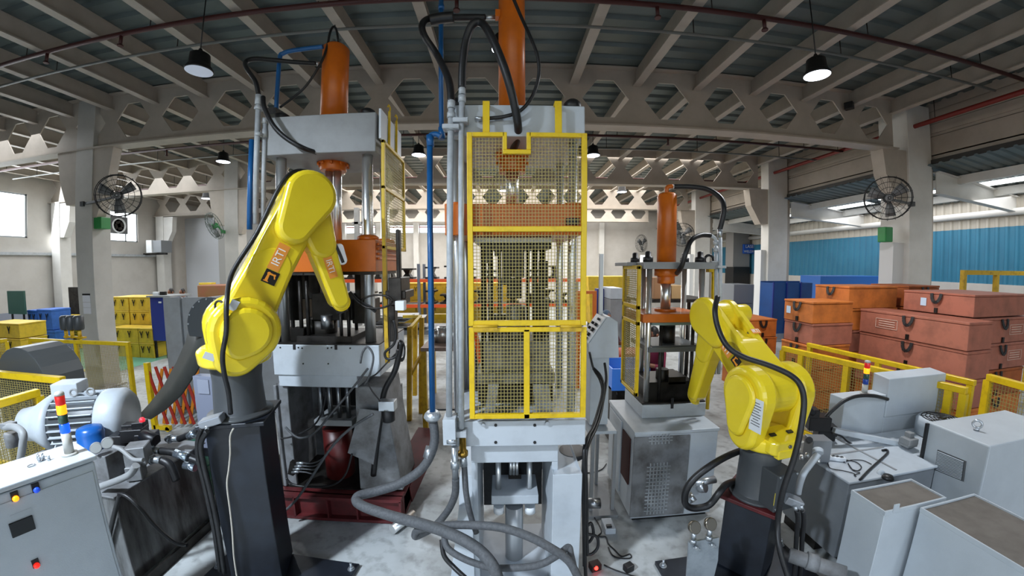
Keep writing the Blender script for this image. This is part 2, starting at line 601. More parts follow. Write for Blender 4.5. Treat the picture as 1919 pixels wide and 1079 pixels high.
for i, (p, q, za, zb) in enumerate(wl_holes):
    w = struct(B().box(LW - 0.1, LW - 0.04, p, p + 0.05, za, zb).box(LW - 0.1, LW - 0.04, q - 0.05, q, za, zb).box(LW - 0.1, LW - 0.04, p, q, za, za + 0.05)
               .box(LW - 0.1, LW - 0.04, p, q, zb - 0.05, zb).box(LW - 0.1, LW - 0.04, q - (0.06 if i == 0 else 0.62), q - (0.05 if i == 0 else 0.56), za, zb).done('window_%d' % (i + 1), framem))
    B().box(LW - 0.085, LW - 0.075, p + 0.05, q - 0.05, za + 0.05, zb - 0.05).done('pane', glassm, w)
for i, (p, q, za, zb) in enumerate(bw_holes):
    w = struct(B().box(p, p + 0.04, BW + 0.04, BW + 0.1, za, zb).box(q - 0.04, q, BW + 0.04, BW + 0.1, za, zb).box(p, q, BW + 0.04, BW + 0.1, za, za + 0.04)
               .box(p, q, BW + 0.04, BW + 0.1, zb - 0.04, zb).done('window_%d' % (i + 3), framem))
    B().box(p + 0.04, q - 0.04, BW + 0.06, BW + 0.07, za + 0.04, zb - 0.04).done('pane', glassm, w)
    B().box(p, q, BW + 0.03, BW + 0.06, zb - 0.16, zb - 0.10).done('red_band', mat('red sun louvre', '9C4A44', 0.5), w)
# right: siding above the lean-to opening, lean-to roof and its blue and cream wall
b = B()
for z in (4.86, 5.02, 5.22, 5.5, 5.78, 6.0):
    b.box(9.5, 9.56, -7, 21.4, z, z + (0.13 if z < 5 else 0.2))
    b.box(9.53, 9.57, -7, 21.4, z - 0.06, z + 0.2)
struct(b.done('wall_right', cream))
struct(B().box(9.42, 9.58, -7, 21.4, 4.78, 4.90).done('trim_4', mat('dark eaves channel', '3A3835', 0.5)))
XW = 12.75
def sheeting(z0, z1, name, m):
    b = B()
    prof = []
    y = -6.5
    while y < 21.5:
        prof += [(XW, y), (XW, y + 0.12), (XW - 0.04, y + 0.15), (XW - 0.04, y + 0.21)]
        y += 0.24
    vs = [[b.bm.verts.new((x, yy, zz)) for x, yy in prof] for zz in (z0, z1)]
    for i in range(len(prof) - 1):
        b.bm.faces.new((vs[0][i], vs[0][i + 1], vs[1][i + 1], vs[1][i]))
    return struct(b.done(name, m))
sheeting(2.12, 3.60, 'wall_right.001', mat('blue wall sheeting', '2E7896', 0.4, col2='286A88', scale=1.5, amount=0.6))
sheeting(3.60, 4.5, 'wall_right.002', mat('cream wall sheeting', 'B8B1A4', 0.5))
struct(B().box(XW - 0.06, XW + 0.15, -7, 22.2, 0, 2.12).done('wall_right.003', wallm))
struct(B().cyl((XW - 0.15, -6, 3.95), (XW - 0.15, 20, 3.95), 0.09, seg=12).done('trim_5', creamlt))
# lean-to roof with two strips of roof light
b = B()
y = -6.8
prof = []
while y < 22:
    prof += [(y, 0), (y + 0.14, 0), (y + 0.165, 0.03), (y + 0.215, 0.03)]
    y += 0.24
def zlean(x):
    return 4.74 - (x - 9.5) * 0.115
vs = [[b.bm.verts.new((x, yy, zlean(x) + dz)) for yy, dz in prof] for x in (9.3, 13.3)]
for i in range(len(prof) - 1):
    b.bm.faces.new((vs[0][i], vs[0][i + 1], vs[1][i + 1], vs[1][i]))
struct(b.done('ceiling.001', deckm))
skym = mat('translucent roof light', 'F4F6F4', 0.4, emit='F4F8FA', estr=2.2)
for i, (x0, x1, y0, y1) in enumerate(((11.2, 11.55, 9.6, 13.6), (11.2, 11.55, 4.6, 9.2), (12.1, 12.4, 12.4, 14.5))):
    struct(B().prism([(x0, y0, zlean(x0) - 0.01), (x1, y0, zlean(x1) - 0.01), (x1, y1, zlean(x1) - 0.01), (x0, y1, zlean(x0) - 0.01)], (0, 0, 0.008)).done('window_%d' % (i + 7), skym))
b = B()
for x in (10.4, 11.8):
    b.box(x - 0.06, x + 0.06, -6.5, 21, zlean(x) - 0.2, zlean(x) - 0.01)
struct(b.done('purlin.050', creamlt))
# partition across the far left bay
struct(B().box(-16.2, -13.9, 16.9, 17.0, 0, 5.05).done('wall_partition', mat('white partition', 'C9CBD0', 0.6)))
struct(B().box(-13.9, -11.2, 16.5, 17.0, 0, 4.6).done('wall_partition.001', mat('grey partition', '9C9A96', 0.6)))
# front end of the hall, behind the camera, open at its doorway
struct(B().box(-17, -5.5, -6.9, -6.75, 0, 6.3).box(6.5, 13.4, -6.9, -6.75, 0, 6.3).box(-5.5, 6.5, -6.9, -6.75, 5.6, 6.3).done('wall_front', wallm))
struct(B().box(13.2, 13.4, -7, 22.2, 2, 6.3).done('wall_right.004', wallm))
# ================================================================ measuring helpers for upright machine parts
def fb(b, x0, y0, x1, y1, Y, depth):
    """upright block whose front face at distance Y spans the photo rectangle"""
    xm, ym = (x0 + x1) / 2, (y0 + y1) / 2
    return b.box(P(x0, ym, Y=Y).x, P(x1, ym, Y=Y).x, Y, Y + depth, P(xm, y1, Y=Y).z, P(xm, y0, Y=Y).z)
def vc(b, x, w, y0, y1, Y, seg=18, k=1.0):
    """upright cylinder at distance Y"""
    ym = (y0 + y1) / 2
    a, c = P(x - w / 2, ym, Y=Y), P(x + w / 2, ym, Y=Y)
    r = abs(c.x - a.x) / 2 * k
    xc = (a.x + c.x) / 2
    return b.cyl((xc, Y, P(x, y1, Y=Y).z), (xc, Y, P(x, y0, Y=Y).z), r, seg=seg)
def pts(Y, *xy):
    out = []
    for q in xy:
        out.append(P(q[0], q[1], Y=q[2] if len(q) > 2 else Y))
    return out

# ================================================================ centre press
F0 = 2.42
press = thing('hydraulic_press', 'tall grey hydraulic press behind the mesh guard at the centre of the hall', 'press', (0.08, 2.8, 0))
b = B(); fb(b, 845, 197, 1096, 256, F0, 0.78)
b.done('crown', 'press', press, bevel=0.008)
b = B(); zt = P(960, 197, Y=F0).z
for x in (-0.33, 0.49):
    for yy in (2.52, 3.08):
        b = B().lathe((x, yy, zt), (0, 0, 1), [(0, 0.062), (0.055, 0.062), (0.075, 0.045), (0.085, 0.03)], 14)
        b.done('column_nut', 'black', press)
zb = 1.0
for x in (-0.33, 0.49):
    for yy in (2.52, 3.08):
        B().cyl((x, yy, 1.35), (x, yy, zt), 0.032, seg=20).done('column', 'chrome', press)
b = B().lathe((0.07, 2.8, zt), (0, 0, 1), [(0, 0.105), (1.35, 0.105), (1.36, 0.09), (1.37, 0.0)], 32)
b.box(-0.06, -0.02, 2.74, 2.80, P(930, 33, Y=2.8).z - 0.03, P(930, 33, Y=2.8).z + 0.03)
b.done('main_cylinder', 'orange', press)
z1 = P(960, 262, Y=2.8).z
b = B().lathe((0.07, 2.8, P(960, 300, Y=2.8).z), (0, 0, 1), [(0, 0.13), (0.02, 0.135), (z1 - P(960, 300, Y=2.8).z, 0.135)], 28)
b.lathe((0.07, 2.8, P(960, 325, Y=2.8).z), (0, 0, 1), [(0, 0.10), (0.01, 0.106), (0.14, 0.106)], 28)
for k in range(10):
    t = k * math.pi / 5
    b.bolt((0.07 + 0.118 * math.cos(t), 2.8 + 0.118 * math.sin(t), P(960, 303, Y=2.8).z), (0, 0, -1), 0.012, 0.03)
b.done('cylinder_flange', 'orange', press, bevel=0.003, seg=1)
B().cyl((0.07, 2.8, P(960, 384, Y=2.8).z - 0.02), (0.07, 2.8, P(960, 320, Y=2.8).z), 0.05, seg=24).done('ram_rod', 'chrome', press)
b = B(); fb(b, 833, 381, 1092, 440, F0 + 0.02, 0.74)
for x in (-0.33, 0.49):
    for yy in (2.52, 3.08):
        b.cyl((x, yy, P(960, 381, Y=F0).z), (x, yy, P(960, 381, Y=F0).z + 0.02), 0.062, seg=16)
b.done('platen', 'orange', press, bevel=0.006)
b = B(); fb(b, 1062, 408, 1086, 420, F0 - 0.01, 0.03)
b.done('platen_clamp', 'black', press)
# tooling between platen and bed
b = B(); fb(b, 888, 443, 1036, 454, 2.55, 0.5)
b.done('upper_die_plate', mat('pale steel', 'A7AAA8', 0.4, 0.4), press, bevel=0.004, seg=1)
b = B()
for x0, y0, x1, y1, yy, d in ((902, 455, 1034, 466, 2.6, .4), (907, 466, 921, 492, 2.62, .1), (940, 466, 983, 500, 2.66, .25), (1012, 488, 1028, 540, 2.8, .12), (950, 520, 978, 560, 2.85, .15), (940, 500, 958, 534, 2.7, .1), (965, 500, 983, 520, 2.7, .1), (926, 466, 935, 478, 2.6, .1)):
    fb(b, x0, y0, x1, y1, yy, d)
b.done('upper_die', 'dark', press, bevel=0.004, seg=1)
for x, w, yy in ((906, 10, 2.68), (919, 10, 2.68), (1003, 10, 2.68), (1017, 12, 2.68), (936, 7, 2.95), (990, 7, 2.95)):
    vc(B(), x, w, 455, 700, yy).done('guide_post', 'dark', press)
b = B(); vc(b, 967, 38, 572, 640, 2.72, 24); fb(b, 905, 640, 1030, 700, 2.55, 0.5); fb(b, 893, 700, 1040, 720, 2.5, 0.6)
b.done('lower_die', mat('die steel', '77766F', 0.42, 0.6, col2='3F3D39', scale=8, amount=0.8), press, bevel=0.004, seg=1)
b = B(); fb(b, 896, 722, 1036, 752, 2.72, 0.35); fb(b, 960, 640, 985, 722, 2.9, 0.1); fb(b, 1005, 560, 1030, 640, 2.95, 0.1); fb(b, 918, 590, 948, 640, 2.9, 0.1); fb(b, 1000, 530, 1018, 690, 3.0, 0.1); fb(b, 890, 640, 902, 760, 3.0, 0.1)
b.done('dark_die_base', 'dark', press)  # die base and dark plates added to darken the view behind the mesh
for x0, x1, t in ((915, 935, -1), (998, 1028, 1)):
    b = B()
    b.prism([P(x0, 720, Y=2.5), P(x1, 720, Y=2.5), P(x1 + 8 * t, 772, Y=2.5), P(x0 + 6 * t, 772, Y=2.5)], (0, 0.05, 0))
    b.done('chute', 'steel', press)
# bed
zbt = P(990, 788, Y=2.4).z
b = B(); b.box(P(846, 810, Y=2.4).x, P(1097, 810, Y=2.4).x, 2.4, 3.2, P(990, 835, Y=2.4).z, zbt)
b.done('bed', 'press', press, bevel=0.006)
b = B()
for x, y in ((929, 796), (1002, 796), (929, 828), (1002, 828)):
    c = P(x, y, Y=2.4)
    b.cyl((c.x, 2.396, c.z), (c.x, 2.41, c.z), 0.011, seg=14)
b.done('tapped_holes', 'black', press)['kind'] = 'stuff'
b = B()
for x, y in ((906, 794), (1025, 791)):
    c = P(x, y, Y=2.4)
    b.bolt((c.x, 2.4, c.z), (0, -1, 0), 0.014, 0.02)
b.done('bolts', 'galv', press)['kind'] = 'stuff'
z0 = P(960, 866, Y=2.46).z
xl, xr = P(884, 900, Y=2.46).x, P(1045, 900, Y=2.46).x
b = B().box(xl, xr, 2.46, 3.1, z0, P(960, 835, Y=2.46).z)
b.done('bed_beam', 'press', press, bevel=0.005)
for x0, x1 in ((xl, xl + 0.045), (xr - 0.045, xr)):
    b = B().box(x0, x1, 2.46, 3.1, 0.02, z0)
    b.done('leg', 'press', press, bevel=0.004)
b = B().box(xl, xr, 2.44, 3.14, 0.0, 0.03).done('foot_plate', 'press', press)
b = B()
cx0, cx1 = P(1036, 900, Y=2.38).x, P(1091, 900, Y=2.38).x
zc0, zc1 = P(1060, 888, Y=2.38).z, P(1060, 868, Y=2.55).z
b.loft([[(cx0, 2.38, 0.0), (cx1, 2.38, 0.0), (cx1, 2.95, 0.0), (cx0, 2.95, 0.0)], [(cx0, 2.38, zc0), (cx1, 2.38, zc0), (cx1, 2.95, zc0), (cx0, 2.95, zc0)],
        [(cx0 + 0.03, 2.5, zc1), (cx1 - 0.02, 2.5, zc1), (cx1 - 0.02, 2.95, zc1), (cx0 + 0.03, 2.95, zc1)]], smooth=False)
b.done('leg_box', 'press', press, bevel=0.005)
b = B()
dx0, dx1 = P(858, 900, Y=2.4).x, P(884, 900, Y=2.4).x
b.loft([[(dx0 - .1, 2.42, 0), (dx1, 2.42, 0), (dx1, 2.95, 0), (dx0 - .1, 2.95, 0)], [(dx0, 2.42, .75), (dx1, 2.42, .75), (dx1, 2.95, .75), (dx0, 2.95, .75)], [(dx0, 2.5, .95), (dx1, 2.5, .95), (dx1, 2.95, .95), (dx0, 2.95, .95)]], smooth=False)
b.done('leg_box', 'press', press, bevel=0.005)
b = B(); fb(b, 903, 867, 1017, 879, 3.12, 0.02)
b.done('tread_plate', mat('tread plate', 'A5A8A8', 0.4, 0.6, bump=0.6, bscale=60), press)
b = B(); fb(b, 921, 928, 1009, 944, 2.62, 0.3)
b.done('ejector_plate', 'press', press, bevel=0.004)
b = B(); vc(b, 963.5, 33, 944, 1046, 2.744, 28)
b.done('ejector_cylinder', mat('grey cylinder paint', 'A4A7A9', 0.3, 0.3), press)
for x in (934, 992):
    b = B(); vc(b, x, 10, 862, 924, 2.72, 18)
    b.lathe(P(x, 926, Y=2.72), (0, 0, 1), [(0, 0.042), (0.02, 0.042), (0.028, 0.03)], 18)
    b.done('guide_rod', 'chrome', press)
    b = B(); vc(b, x + 1, 20, 946, 958, 2.72, 18)
    b.done('rod_cap', 'white', press)
b = B()
for x in (957, 963, 969):
    vc(b, x, 6, 862, 888, 2.8, 10)
b.done('ejector_pins', 'chrome', press)
b = B(); fb(b, 953, 888, 977, 903, 2.85, .1); fb(b, 943, 905, 985, 915, 2.95, 0.15)
b.done('coupling_block', 'dark', press, bevel=0.004, seg=1)
b = B().box(xl + 0.05, xr - 0.05, 3.06, 3.08, 0.30, z0 - 0.09)
b.done('dark_backing', 'black', press)  # black sheet added to darken the opening below the bed
b = B(); b.lathe(P(1073, 842, Y=2.75), (0, 0, -1), [(0, 0.11), (0.035, 0.105), (0.06, 0.08), (0.07, 0)], 24)
b.done('rubber_foot', 'black', press)

# guard door of the centre press
GYp = 2.33
guard = thing('machine_guard', 'bright yellow wire mesh guard frame hanging on the centre press', 'guard', (P(988, 500, Y=GYp).x, GYp, P(988, 785, Y=GYp).z))
def gp(x, y, dy=0.0):
    p = P(x, y, Y=GYp); return Vector((p.x, GYp + dy, p.z))
t_ = abs(P(990, 500, Y=GYp).x - P(980, 500, Y=GYp).x)
xL, xR = gp(876, 500).x, gp(1100, 500).x
zT, zM, zH1, zH0, zB = gp(990, 248).z, gp(990, 428).z, gp(990, 606).z, gp(990, 618).z, gp(990, 784).z
xn0, xn1, zn = gp(945, 265).x, gp(992, 265).x, gp(970, 280).z
b = B()
def gbox(x0, x1, z0, z1, d=0.03, dy=0):
    b.box(x0, x1, GYp + dy, GYp + dy + d, z0, z1)
gbox(xL, xL + t_, zH1 - t_ / 2, zT); gbox(xR - t_, xR, zH1 - t_ / 2, zT)
gbox(xL + t_, xn0, zT - t_ * .8, zT); gbox(xn1, xR - t_, zT - t_ * .8, zT)
gbox(xn0 - t_ * .3, xn0 + t_ * .5, zn, zT); gbox(xn1 - t_ * .5, xn1 + t_ * .3, zn, zT); gbox(xn0 - t_ * .3, xn1 + t_ * .3, zn - t_ * .8, zn)
gbox(xL + t_, xR - t_, zM - t_ * .5, zM + t_ * .5)
gbox(xL + t_, xR - t_, zH1 - t_ * .55, zH1 + t_ * .5)
b.done('upper_frame', 'guard', guard, bevel=0.003)
b = B()
xL2, xR2 = gp(879, 700).x, gp(1099, 700).x
gbox(xL2, xL2 + t_, zB, zH0 + t_ * .4); gbox(xR2 - t_, xR2, zB, zH0 + t_ * .4)
gbox(xL2 + t_, xR2 - t_, zB, zB + t_ * .9); gbox(xL2 + t_, xR2 - t_, zH0 - t_ * .5, zH0 + t_ * .4)
xm0, xm1 = gp(982, 700).x, gp(993, 700).x
gbox(xm0, xm1, zB, zH0)
b.done('lower_frame', 'guard', guard, bevel=0.003)
for x0, x1 in ((886, 932), (1050, 1090)):
    b = B(); gbox(gp(x0, 615).x, gp(x1, 615).x, gp(x0, 621).z, gp(x0, 609).z, 0.012, -0.012)
    b.cyl((gp(x0, 615).x, GYp - 0.008, gp(x0, 612).z), (gp(x1, 615).x, GYp - 0.008, gp(x0, 612).z), 0.01, seg=10)
    b.done('hinge', 'guard_old', guard)
for x in (911, 1047):
    b = B(); gbox(gp(x - 6.5, 217).x, gp(x + 6.5, 217).x, zT - 0.01, gp(x, 188).z, 0.014, 0.012)
    b.box(gp(x - 6.5, 217).x, gp(x + 6.5, 217).x, GYp + 0.02, F0 - 0.002, gp(x, 190).z - 0.004, gp(x, 188).z + 0.004)
    b.done('hanger_strap', 'guard', guard, bevel=0.002, seg=1)
wr = 0.0036
for i, (x0, x1, z0, z1, nx, nz) in enumerate(((xL + t_, xR - t_, zM + t_ * .5, zT - t_ * .8, 33, 26), (xL + t_, xR - t_, zH1 + t_ * .5, zM - t_ * .5, 33, 26), (xL2 + t_, xm0, zB + t_ * .9, zH0 - t_ * .5, 15, 24), (xm1, xR2 - t_, zB + t_ * .9, zH0 - t_ * .5, 15, 24))):
    b = B()
    yy = GYp + 0.02
    for k in range(1, nx):
        x = x0 + (x1 - x0) * k / nx
        if i == 0 and xn0 < x < xn1:
            b.box(x - wr / 2, x + wr / 2, yy, yy + wr, z0, zn - t_ * .8)
        else:
            b.box(x - wr / 2, x + wr / 2, yy, yy + wr, z0, z1)
    for k in range(1, nz):
        z = z0 + (z1 - z0) * k / nz
        if i == 0 and z > zn - t_ * .8:
            b.box(x0, xn0, yy + wr, yy + 2 * wr, z - wr / 2, z + wr / 2).box(xn1, x1, yy + wr, yy + 2 * wr, z - wr / 2, z + wr / 2)
        else:
            b.box(x0, x1, yy + wr, yy + 2 * wr, z - wr / 2, z + wr / 2)
    o = b.done('wire_mesh', 'wire', guard)
    o['kind'] = 'stuff'
b = B()
for dx in (-0.02, 0.0, 0.018):
    b.tube([gp(890 + dx * 100, 624, 0.05), gp(893 + dx * 150, 650, 0.06), gp(897 + dx * 60, 685, 0.05)], 0.006, 6)
tag(b.done('air_hose', mat('orange air hose', 'E8641A', 0.4)), 'bundle of three short orange air hoses behind lower left of the centre guard', 'hose')

# ================================================================ left press
L0, L1 = 3.26, 4.0
lp = thing('hydraulic_press', 'tall grey hydraulic press with orange ram behind the tall yellow robot', 'press', (-1.7, 3.63, 0))
lx0, lx1 = -2.27, -1.165
ltop, lbot = 3.92, 3.555
B().box(lx0, lx1, L0, L1, lbot, ltop).done('crown', 'press_dim', lp, bevel=0.008)
for x in (lx0 + 0.12, lx1 - 0.12):
    for yy in (L0 + 0.12, L1 - 0.12):
        B().cyl((x, yy, 1.72), (x, yy, ltop), 0.05, seg=20).done('column', 'chrome', lp)
        B().lathe((x, yy, ltop), (0, 0, 1), [(0, 0.07), (0.06, 0.07), (0.08, 0.04)], 14).done('column_nut', 'black', lp)
lc = Vector((P(628, 150, Y=3.63).x, 3.63, 0))
b = B().lathe((lc.x, lc.y, ltop - 0.02), (0, 0, 1), [(0, 0.135), (P(628, 90, Y=3.63).z - ltop, 0.135), (P(628, 84, Y=3.63).z - ltop, 0.1)], 32)
b.done('main_cylinder', 'orange', lp)
b = B()
for zz in (0, 1):
    b.cyl((lc.x + 0.03 - 0.06 * zz, lc.y, P(628, 84, Y=3.63).z - 0.03), (lc.x + 0.03 - 0.06 * zz, lc.y, P(628, 75, Y=3.63).z), 0.02, seg=10)
b.done('port_fitting', 'galv', lp)
zf0, zf1, zf2 = P(625, 293, Y=3.63).z, P(625, 308, Y=3.63).z, P(625, 322, Y=3.63).z
b = B().lathe((lc.x, lc.y, zf1), (0, 0, 1), [(0, 0.155), (0.01, 0.165), (lbot - zf1, 0.165)], 28).lathe((lc.x, lc.y, zf2), (0, 0, 1), [(0, 0.125), (0.01, 0.13), (0.15, 0.13)], 28)
for k in range(10):
    t = k * math.pi / 5
    b.bolt((lc.x + 0.147 * math.cos(t), lc.y + 0.147 * math.sin(t), zf1), (0, 0, -1), 0.013, 0.03)
b.done('cylinder_flange', 'orange', lp, bevel=0.003, seg=1)
for dx in (-0.045, 0.045):
    B().cyl((lc.x + dx, lc.y, P(625, 450, Y=3.63).z), (lc.x + dx, lc.y, zf2 + 0.01), 0.04, seg=20).done('ram_rod', 'chrome', lp)
zp1, zp0 = P(660, 449, Y=L0).z, P(660, 509, Y=L0).z
b = B().box(lx0 + 0.02, lx1 - 0.01, L0, L1 - 0.02, zp0, zp1)
for x in (lx0 + 0.12, lx1 - 0.12):
    for yy in (L0 + 0.12, L1 - 0.12):
        b.lathe((x, yy, zp1), (0, 0, 1), [(0, 0.1), (0.03, 0.1), (0.05, 0.07)], 18)
for k in range(4):
    b.box(lx1 - 0.012, lx1 + 0.012, L0 + 0.05, L1 - 0.1, zp0 + 0.11 + k * 0.045, zp0 + 0.13 + k * 0.045)
b.done('platen', 'orange', lp, bevel=0.006)
b = B().box(lx0 + 0.05, lx1 - 0.03, L0 + 0.02, L1 - 0.05, zp0 - 0.03, zp0)
for x, w in ((600, 5), (630, 5), (570, 5)):
    vc(b, x, w, 500, 515, L0 + 0.03, 8)
b.done('clamp_plate', 'dark', lp)
# tooling of the left press
die = mat('blackened die steel', '2A2825', 0.38, 0.75, col2='15130F', scale=7, amount=0.8)
b = B()
for x0, y0, x1, y1, yy, d in ((520, 515, 560, 600, 3.5, .3), (545, 513, 600, 560, 3.55, .3), (585, 550, 660, 600, 3.4, .35), (660, 560, 700, 606, 3.45, .2), (665, 512, 676, 560, 3.5, .1), (545, 640, 570, 615, 3.35, .12)):
    fb(b, x0, min(y0, y1), x1, max(y0, y1), yy, d)
vc(b, 528, 36, 614, 640, 3.42, 18)
b.done('die_block', die, lp, bevel=0.006, seg=1)
for x, w, y0, y1, yy in ((564, 7, 512, 632, 3.38), (577, 7, 512, 632, 3.38), (640, 6, 585, 632, 3.38), (654, 6, 575, 632, 3.38), (668, 6, 560, 632, 3.7), (548, 7, 512, 632, 3.75)):
    vc(B(), x, w, y0, y1, yy, 10).done('guide_post', 'dark', lp)
b = B(); vc(b, 608, 46, 595, 634, 3.55, 24)
b.done('lower_die', 'dark', lp)
b = B(); vc(b, 614, 22, 590, 615, 3.41, 20)
b.done('workpiece', 'steel', lp)
b = B(); fb(b, 556, 630, 660, 642, 3.32, 0.5)
b.done('die_shoe', 'dark', lp, bevel=0.003, seg=1)
zbd1, zbd0 = P(600, 646, Y=L0).z, P(600, 704, Y=L0).z
b = B().box(lx0 + 0.05, lx1 + 0.0, L0, L1 + 0.1, zbd0, zbd1)
b.done('bed', 'press', lp, bevel=0.008)
B().box(lx0 + 0.05, lx1, L0 + 0.005, L1 + 0.1, zbd1, zbd1 + 0.012).done('bed_top', 'dark', lp)
b = B()
for x in (552, 630):
    fb(b, x - 2.5, 645, x + 2.5, 655, L0 - 0.003, 0.01)
for x, y in ((526, 651), (560, 651), (567, 652), (615, 652), (622, 651), (657, 652), (569, 681), (616, 681)):
    c = P(x, y, Y=L0); b.cyl((c.x, L0 - 0.004, c.z), (c.x, L0 + 0.004, c.z), 0.008, seg=10)
b.done('slots', 'black', lp)['kind'] = 'stuff'
zlb = P(600, 725, Y=L0 + 0.02).z
b = B().box(lx0 + 0.08, P(670, 715, Y=L0 + 0.02).x, L0 + 0.02, L1, zlb, zbd0)
b.done('bed_beam', 'press', lp, bevel=0.006)
b = B()
x0, x1 = P(519, 800, Y=L0 + .03).x, P(526, 800, Y=L0 + .03).x
b.box(x0, x0 + 0.03, L0 + 0.03, L1, 0.28, zlb).box(x0, x0 + 0.13, L0 + 0.06, L0 + 0.09, 0.28, zlb).box(x0, x0 + 0.12, L1 - 0.05, L1, 0.28, zlb)
b.done('leg', 'dirty', lp, bevel=0.004, seg=1)
# right leg: slanted box with a gusset flange
b = B()
xa = P(665, 740, Y=L0 + .03).x
b.prism([(xa, L0 + 0.05, zlb), (xa + 0.28, L0 + 0.05, zlb), (xa + 0.42, L0 + 0.05, 0.28), (xa - 0.02, L0 + 0.05, 0.28)], (0, 0.5, 0))
b.done('leg', 'dirty', lp, bevel=0.006, seg=1)
b = B()
b.prism([P(675, 765, Y=3.2), P(716, 770, Y=3.2), P(700, 870, Y=3.2), P(652, 848, Y=3.2)], (0, 0.015, 0))
b.done('gusset_plate', 'dirty', lp)
b = B(); b.prism([P(722, 720, Y=3.9), P(752, 720, Y=3.9), P(757, 830, Y=3.9), P(728, 845, Y=3.9)], (0, 0.05, 0))
b.done('rear_leg', 'dirty', lp)
b = B()
for i in range(4):
    for j in range(2):
        x = P(601 + i * 17, 740, Y=3.5 + 0.18 * j).x
        b.cyl((x, 3.5 + 0.18 * j, P(620, 785, Y=3.5).z), (x, 3.5 + 0.18 * j, zlb), 0.024, seg=12)
b.done('ejector_pins', 'steel', lp)
b = B(); fb(b, 589, 787, 660, 798, 3.42, 0.4)
b.done('ejector_plate', 'press_dim', lp, bevel=0.004, seg=1)
b = B(); xc = P(635, 830, Y=3.6)
b.cyl((xc.x, 3.6, 0.2), (xc.x, 3.6, P(630, 798, Y=3.6).z), 0.15, seg=28)
b.done('ejector_cylinder', mat('dark red cylinder paint', '4A1412', 0.4), lp)
b = B().box(lx0 + 0.14, -1.42, L1 - 0.02, L1, 0.28, zlb - 0.02)
b.done('dark_backing', 'black', lp)  # black sheet added so the space under this press looks dark
# maroon base frame
b = B()
bx0, bx1, by0, by1 = -2.7, -1.0, 3.16, 4.2
b.box(bx0, bx1, by0, by0 + 0.14, 0.24, 0.27).box(bx0, bx1, by0, by0 + 0.14, 0.01, 0.04).box(bx0, bx1, by0 + 0.06, by0 + 0.075, 0.01, 0.27)
for x in (bx0, -2.1, -1.75, -1.45, bx1 - 0.02):
    b.box(x, x + 0.015, by0, by0 + 0.14, 0.03, 0.25)
b.box(bx0, bx1, by1, by1 + 0.14, 0.24, 0.27).box(bx0, bx1, by1, by1 + 0.14, 0.01, 0.04).box(bx0, bx1, by1 + 0.06, by1 + 0.075, 0.01, 0.27)
b.box(bx0, bx0 + .12, by0 + .14, by1, 0.05, 0.235).box(bx1 - .12, bx1, by0 + .14, by1, 0.05, 0.235)
b.done('base_frame', 'redframe', lp)
B().box(bx0, -1.35, by0 + 0.15, by1, 0.24, 0.275).done('oil_tray', 'dark', lp)
b = B()
pa, pb = P(775, 815, Z=0.55), P(720, 905, Z=0.12)
b.bar((-0.98, 4.4, 0.42), (-1.12, 3.5, 0.20), 0.26, 0.03).bar((-0.86, 4.4, 0.32), (-1.0, 3.5, 0.10), 0.02, 0.2).bar((-1.11, 4.4, 0.32), (-1.25, 3.5, 0.10), 0.02, 0.2)
b.done('sloping_channel', 'redframe', lp)
b = B().box(-1.16, -1.0, 3.3, 3.55, 0.0, 0.22)
b.done('channel_foot', 'redframe', lp)
# side guard of the left press, in the plane of its right side
sg = thing('machine_guard', 'yellow mesh side guard on the right flank of the left press', 'guard', (-1.1, 3.3, 2.4))
XS = -1.12
def sp(x, y):
    return P(x, y, X=XS)
ya, yb = 3.28, 3.98
zt_, zb_ = P(706, 262, Y=ya).z, P(706, 466, Y=ya).z
b = B()
for yy in (ya, yb - 0.03):
    b.box(XS, XS + 0.03, yy, yy + 0.035, zb_, zt_)
for z in (zb_, zt_ - 0.03, zb_ + (zt_ - zb_) * 0.55):
    b.box(XS, XS + 0.03, ya, yb, z, z + 0.03)
b.done('frame', 'guard', sg, bevel=0.003, seg=1)
b = B(); mesh_wires(b, (XS + 0.015, ya, zb_), (0, yb - ya, 0), (0, 0, zt_ - zb_), 22, 36, 0.004)
o = b.done('wire_mesh', 'wire', sg); o['kind'] = 'stuff'
b = B().box(XS, XS + 0.035, ya + 0.0, ya + 0.035, P(712, 680, Y=ya).z, zb_ + 0.02)
b.done('support_bar', 'guard_old', sg)
for i, yy in enumerate((ya + 0.02, ya + 0.26, ya + 0.50)):
    b = B().box(XS - 0.03, XS - 0.01, yy, yy + 0.19, zt_ + 0.02, zt_ + 0.30)
    b.done('light_box', mat('pale sign panel', 'DDE6EE', 0.35), sg)
for yy in (ya + 0.23, ya + 0.47):
    b = B().box(XS - 0.01, XS + 0.01, yy, yy + 0.02, zt_, zt_ + 0.36)
    b.tube([(XS, yy + 0.01, zt_ + 0.36), (XS, yy + 0.03, zt_ + 0.40), (XS, yy - 0.01, zt_ + 0.42), (XS, yy - 0.04, zt_ + 0.39)], 0.008, 6)
    b.done('hanger_hook', 'guard', sg)

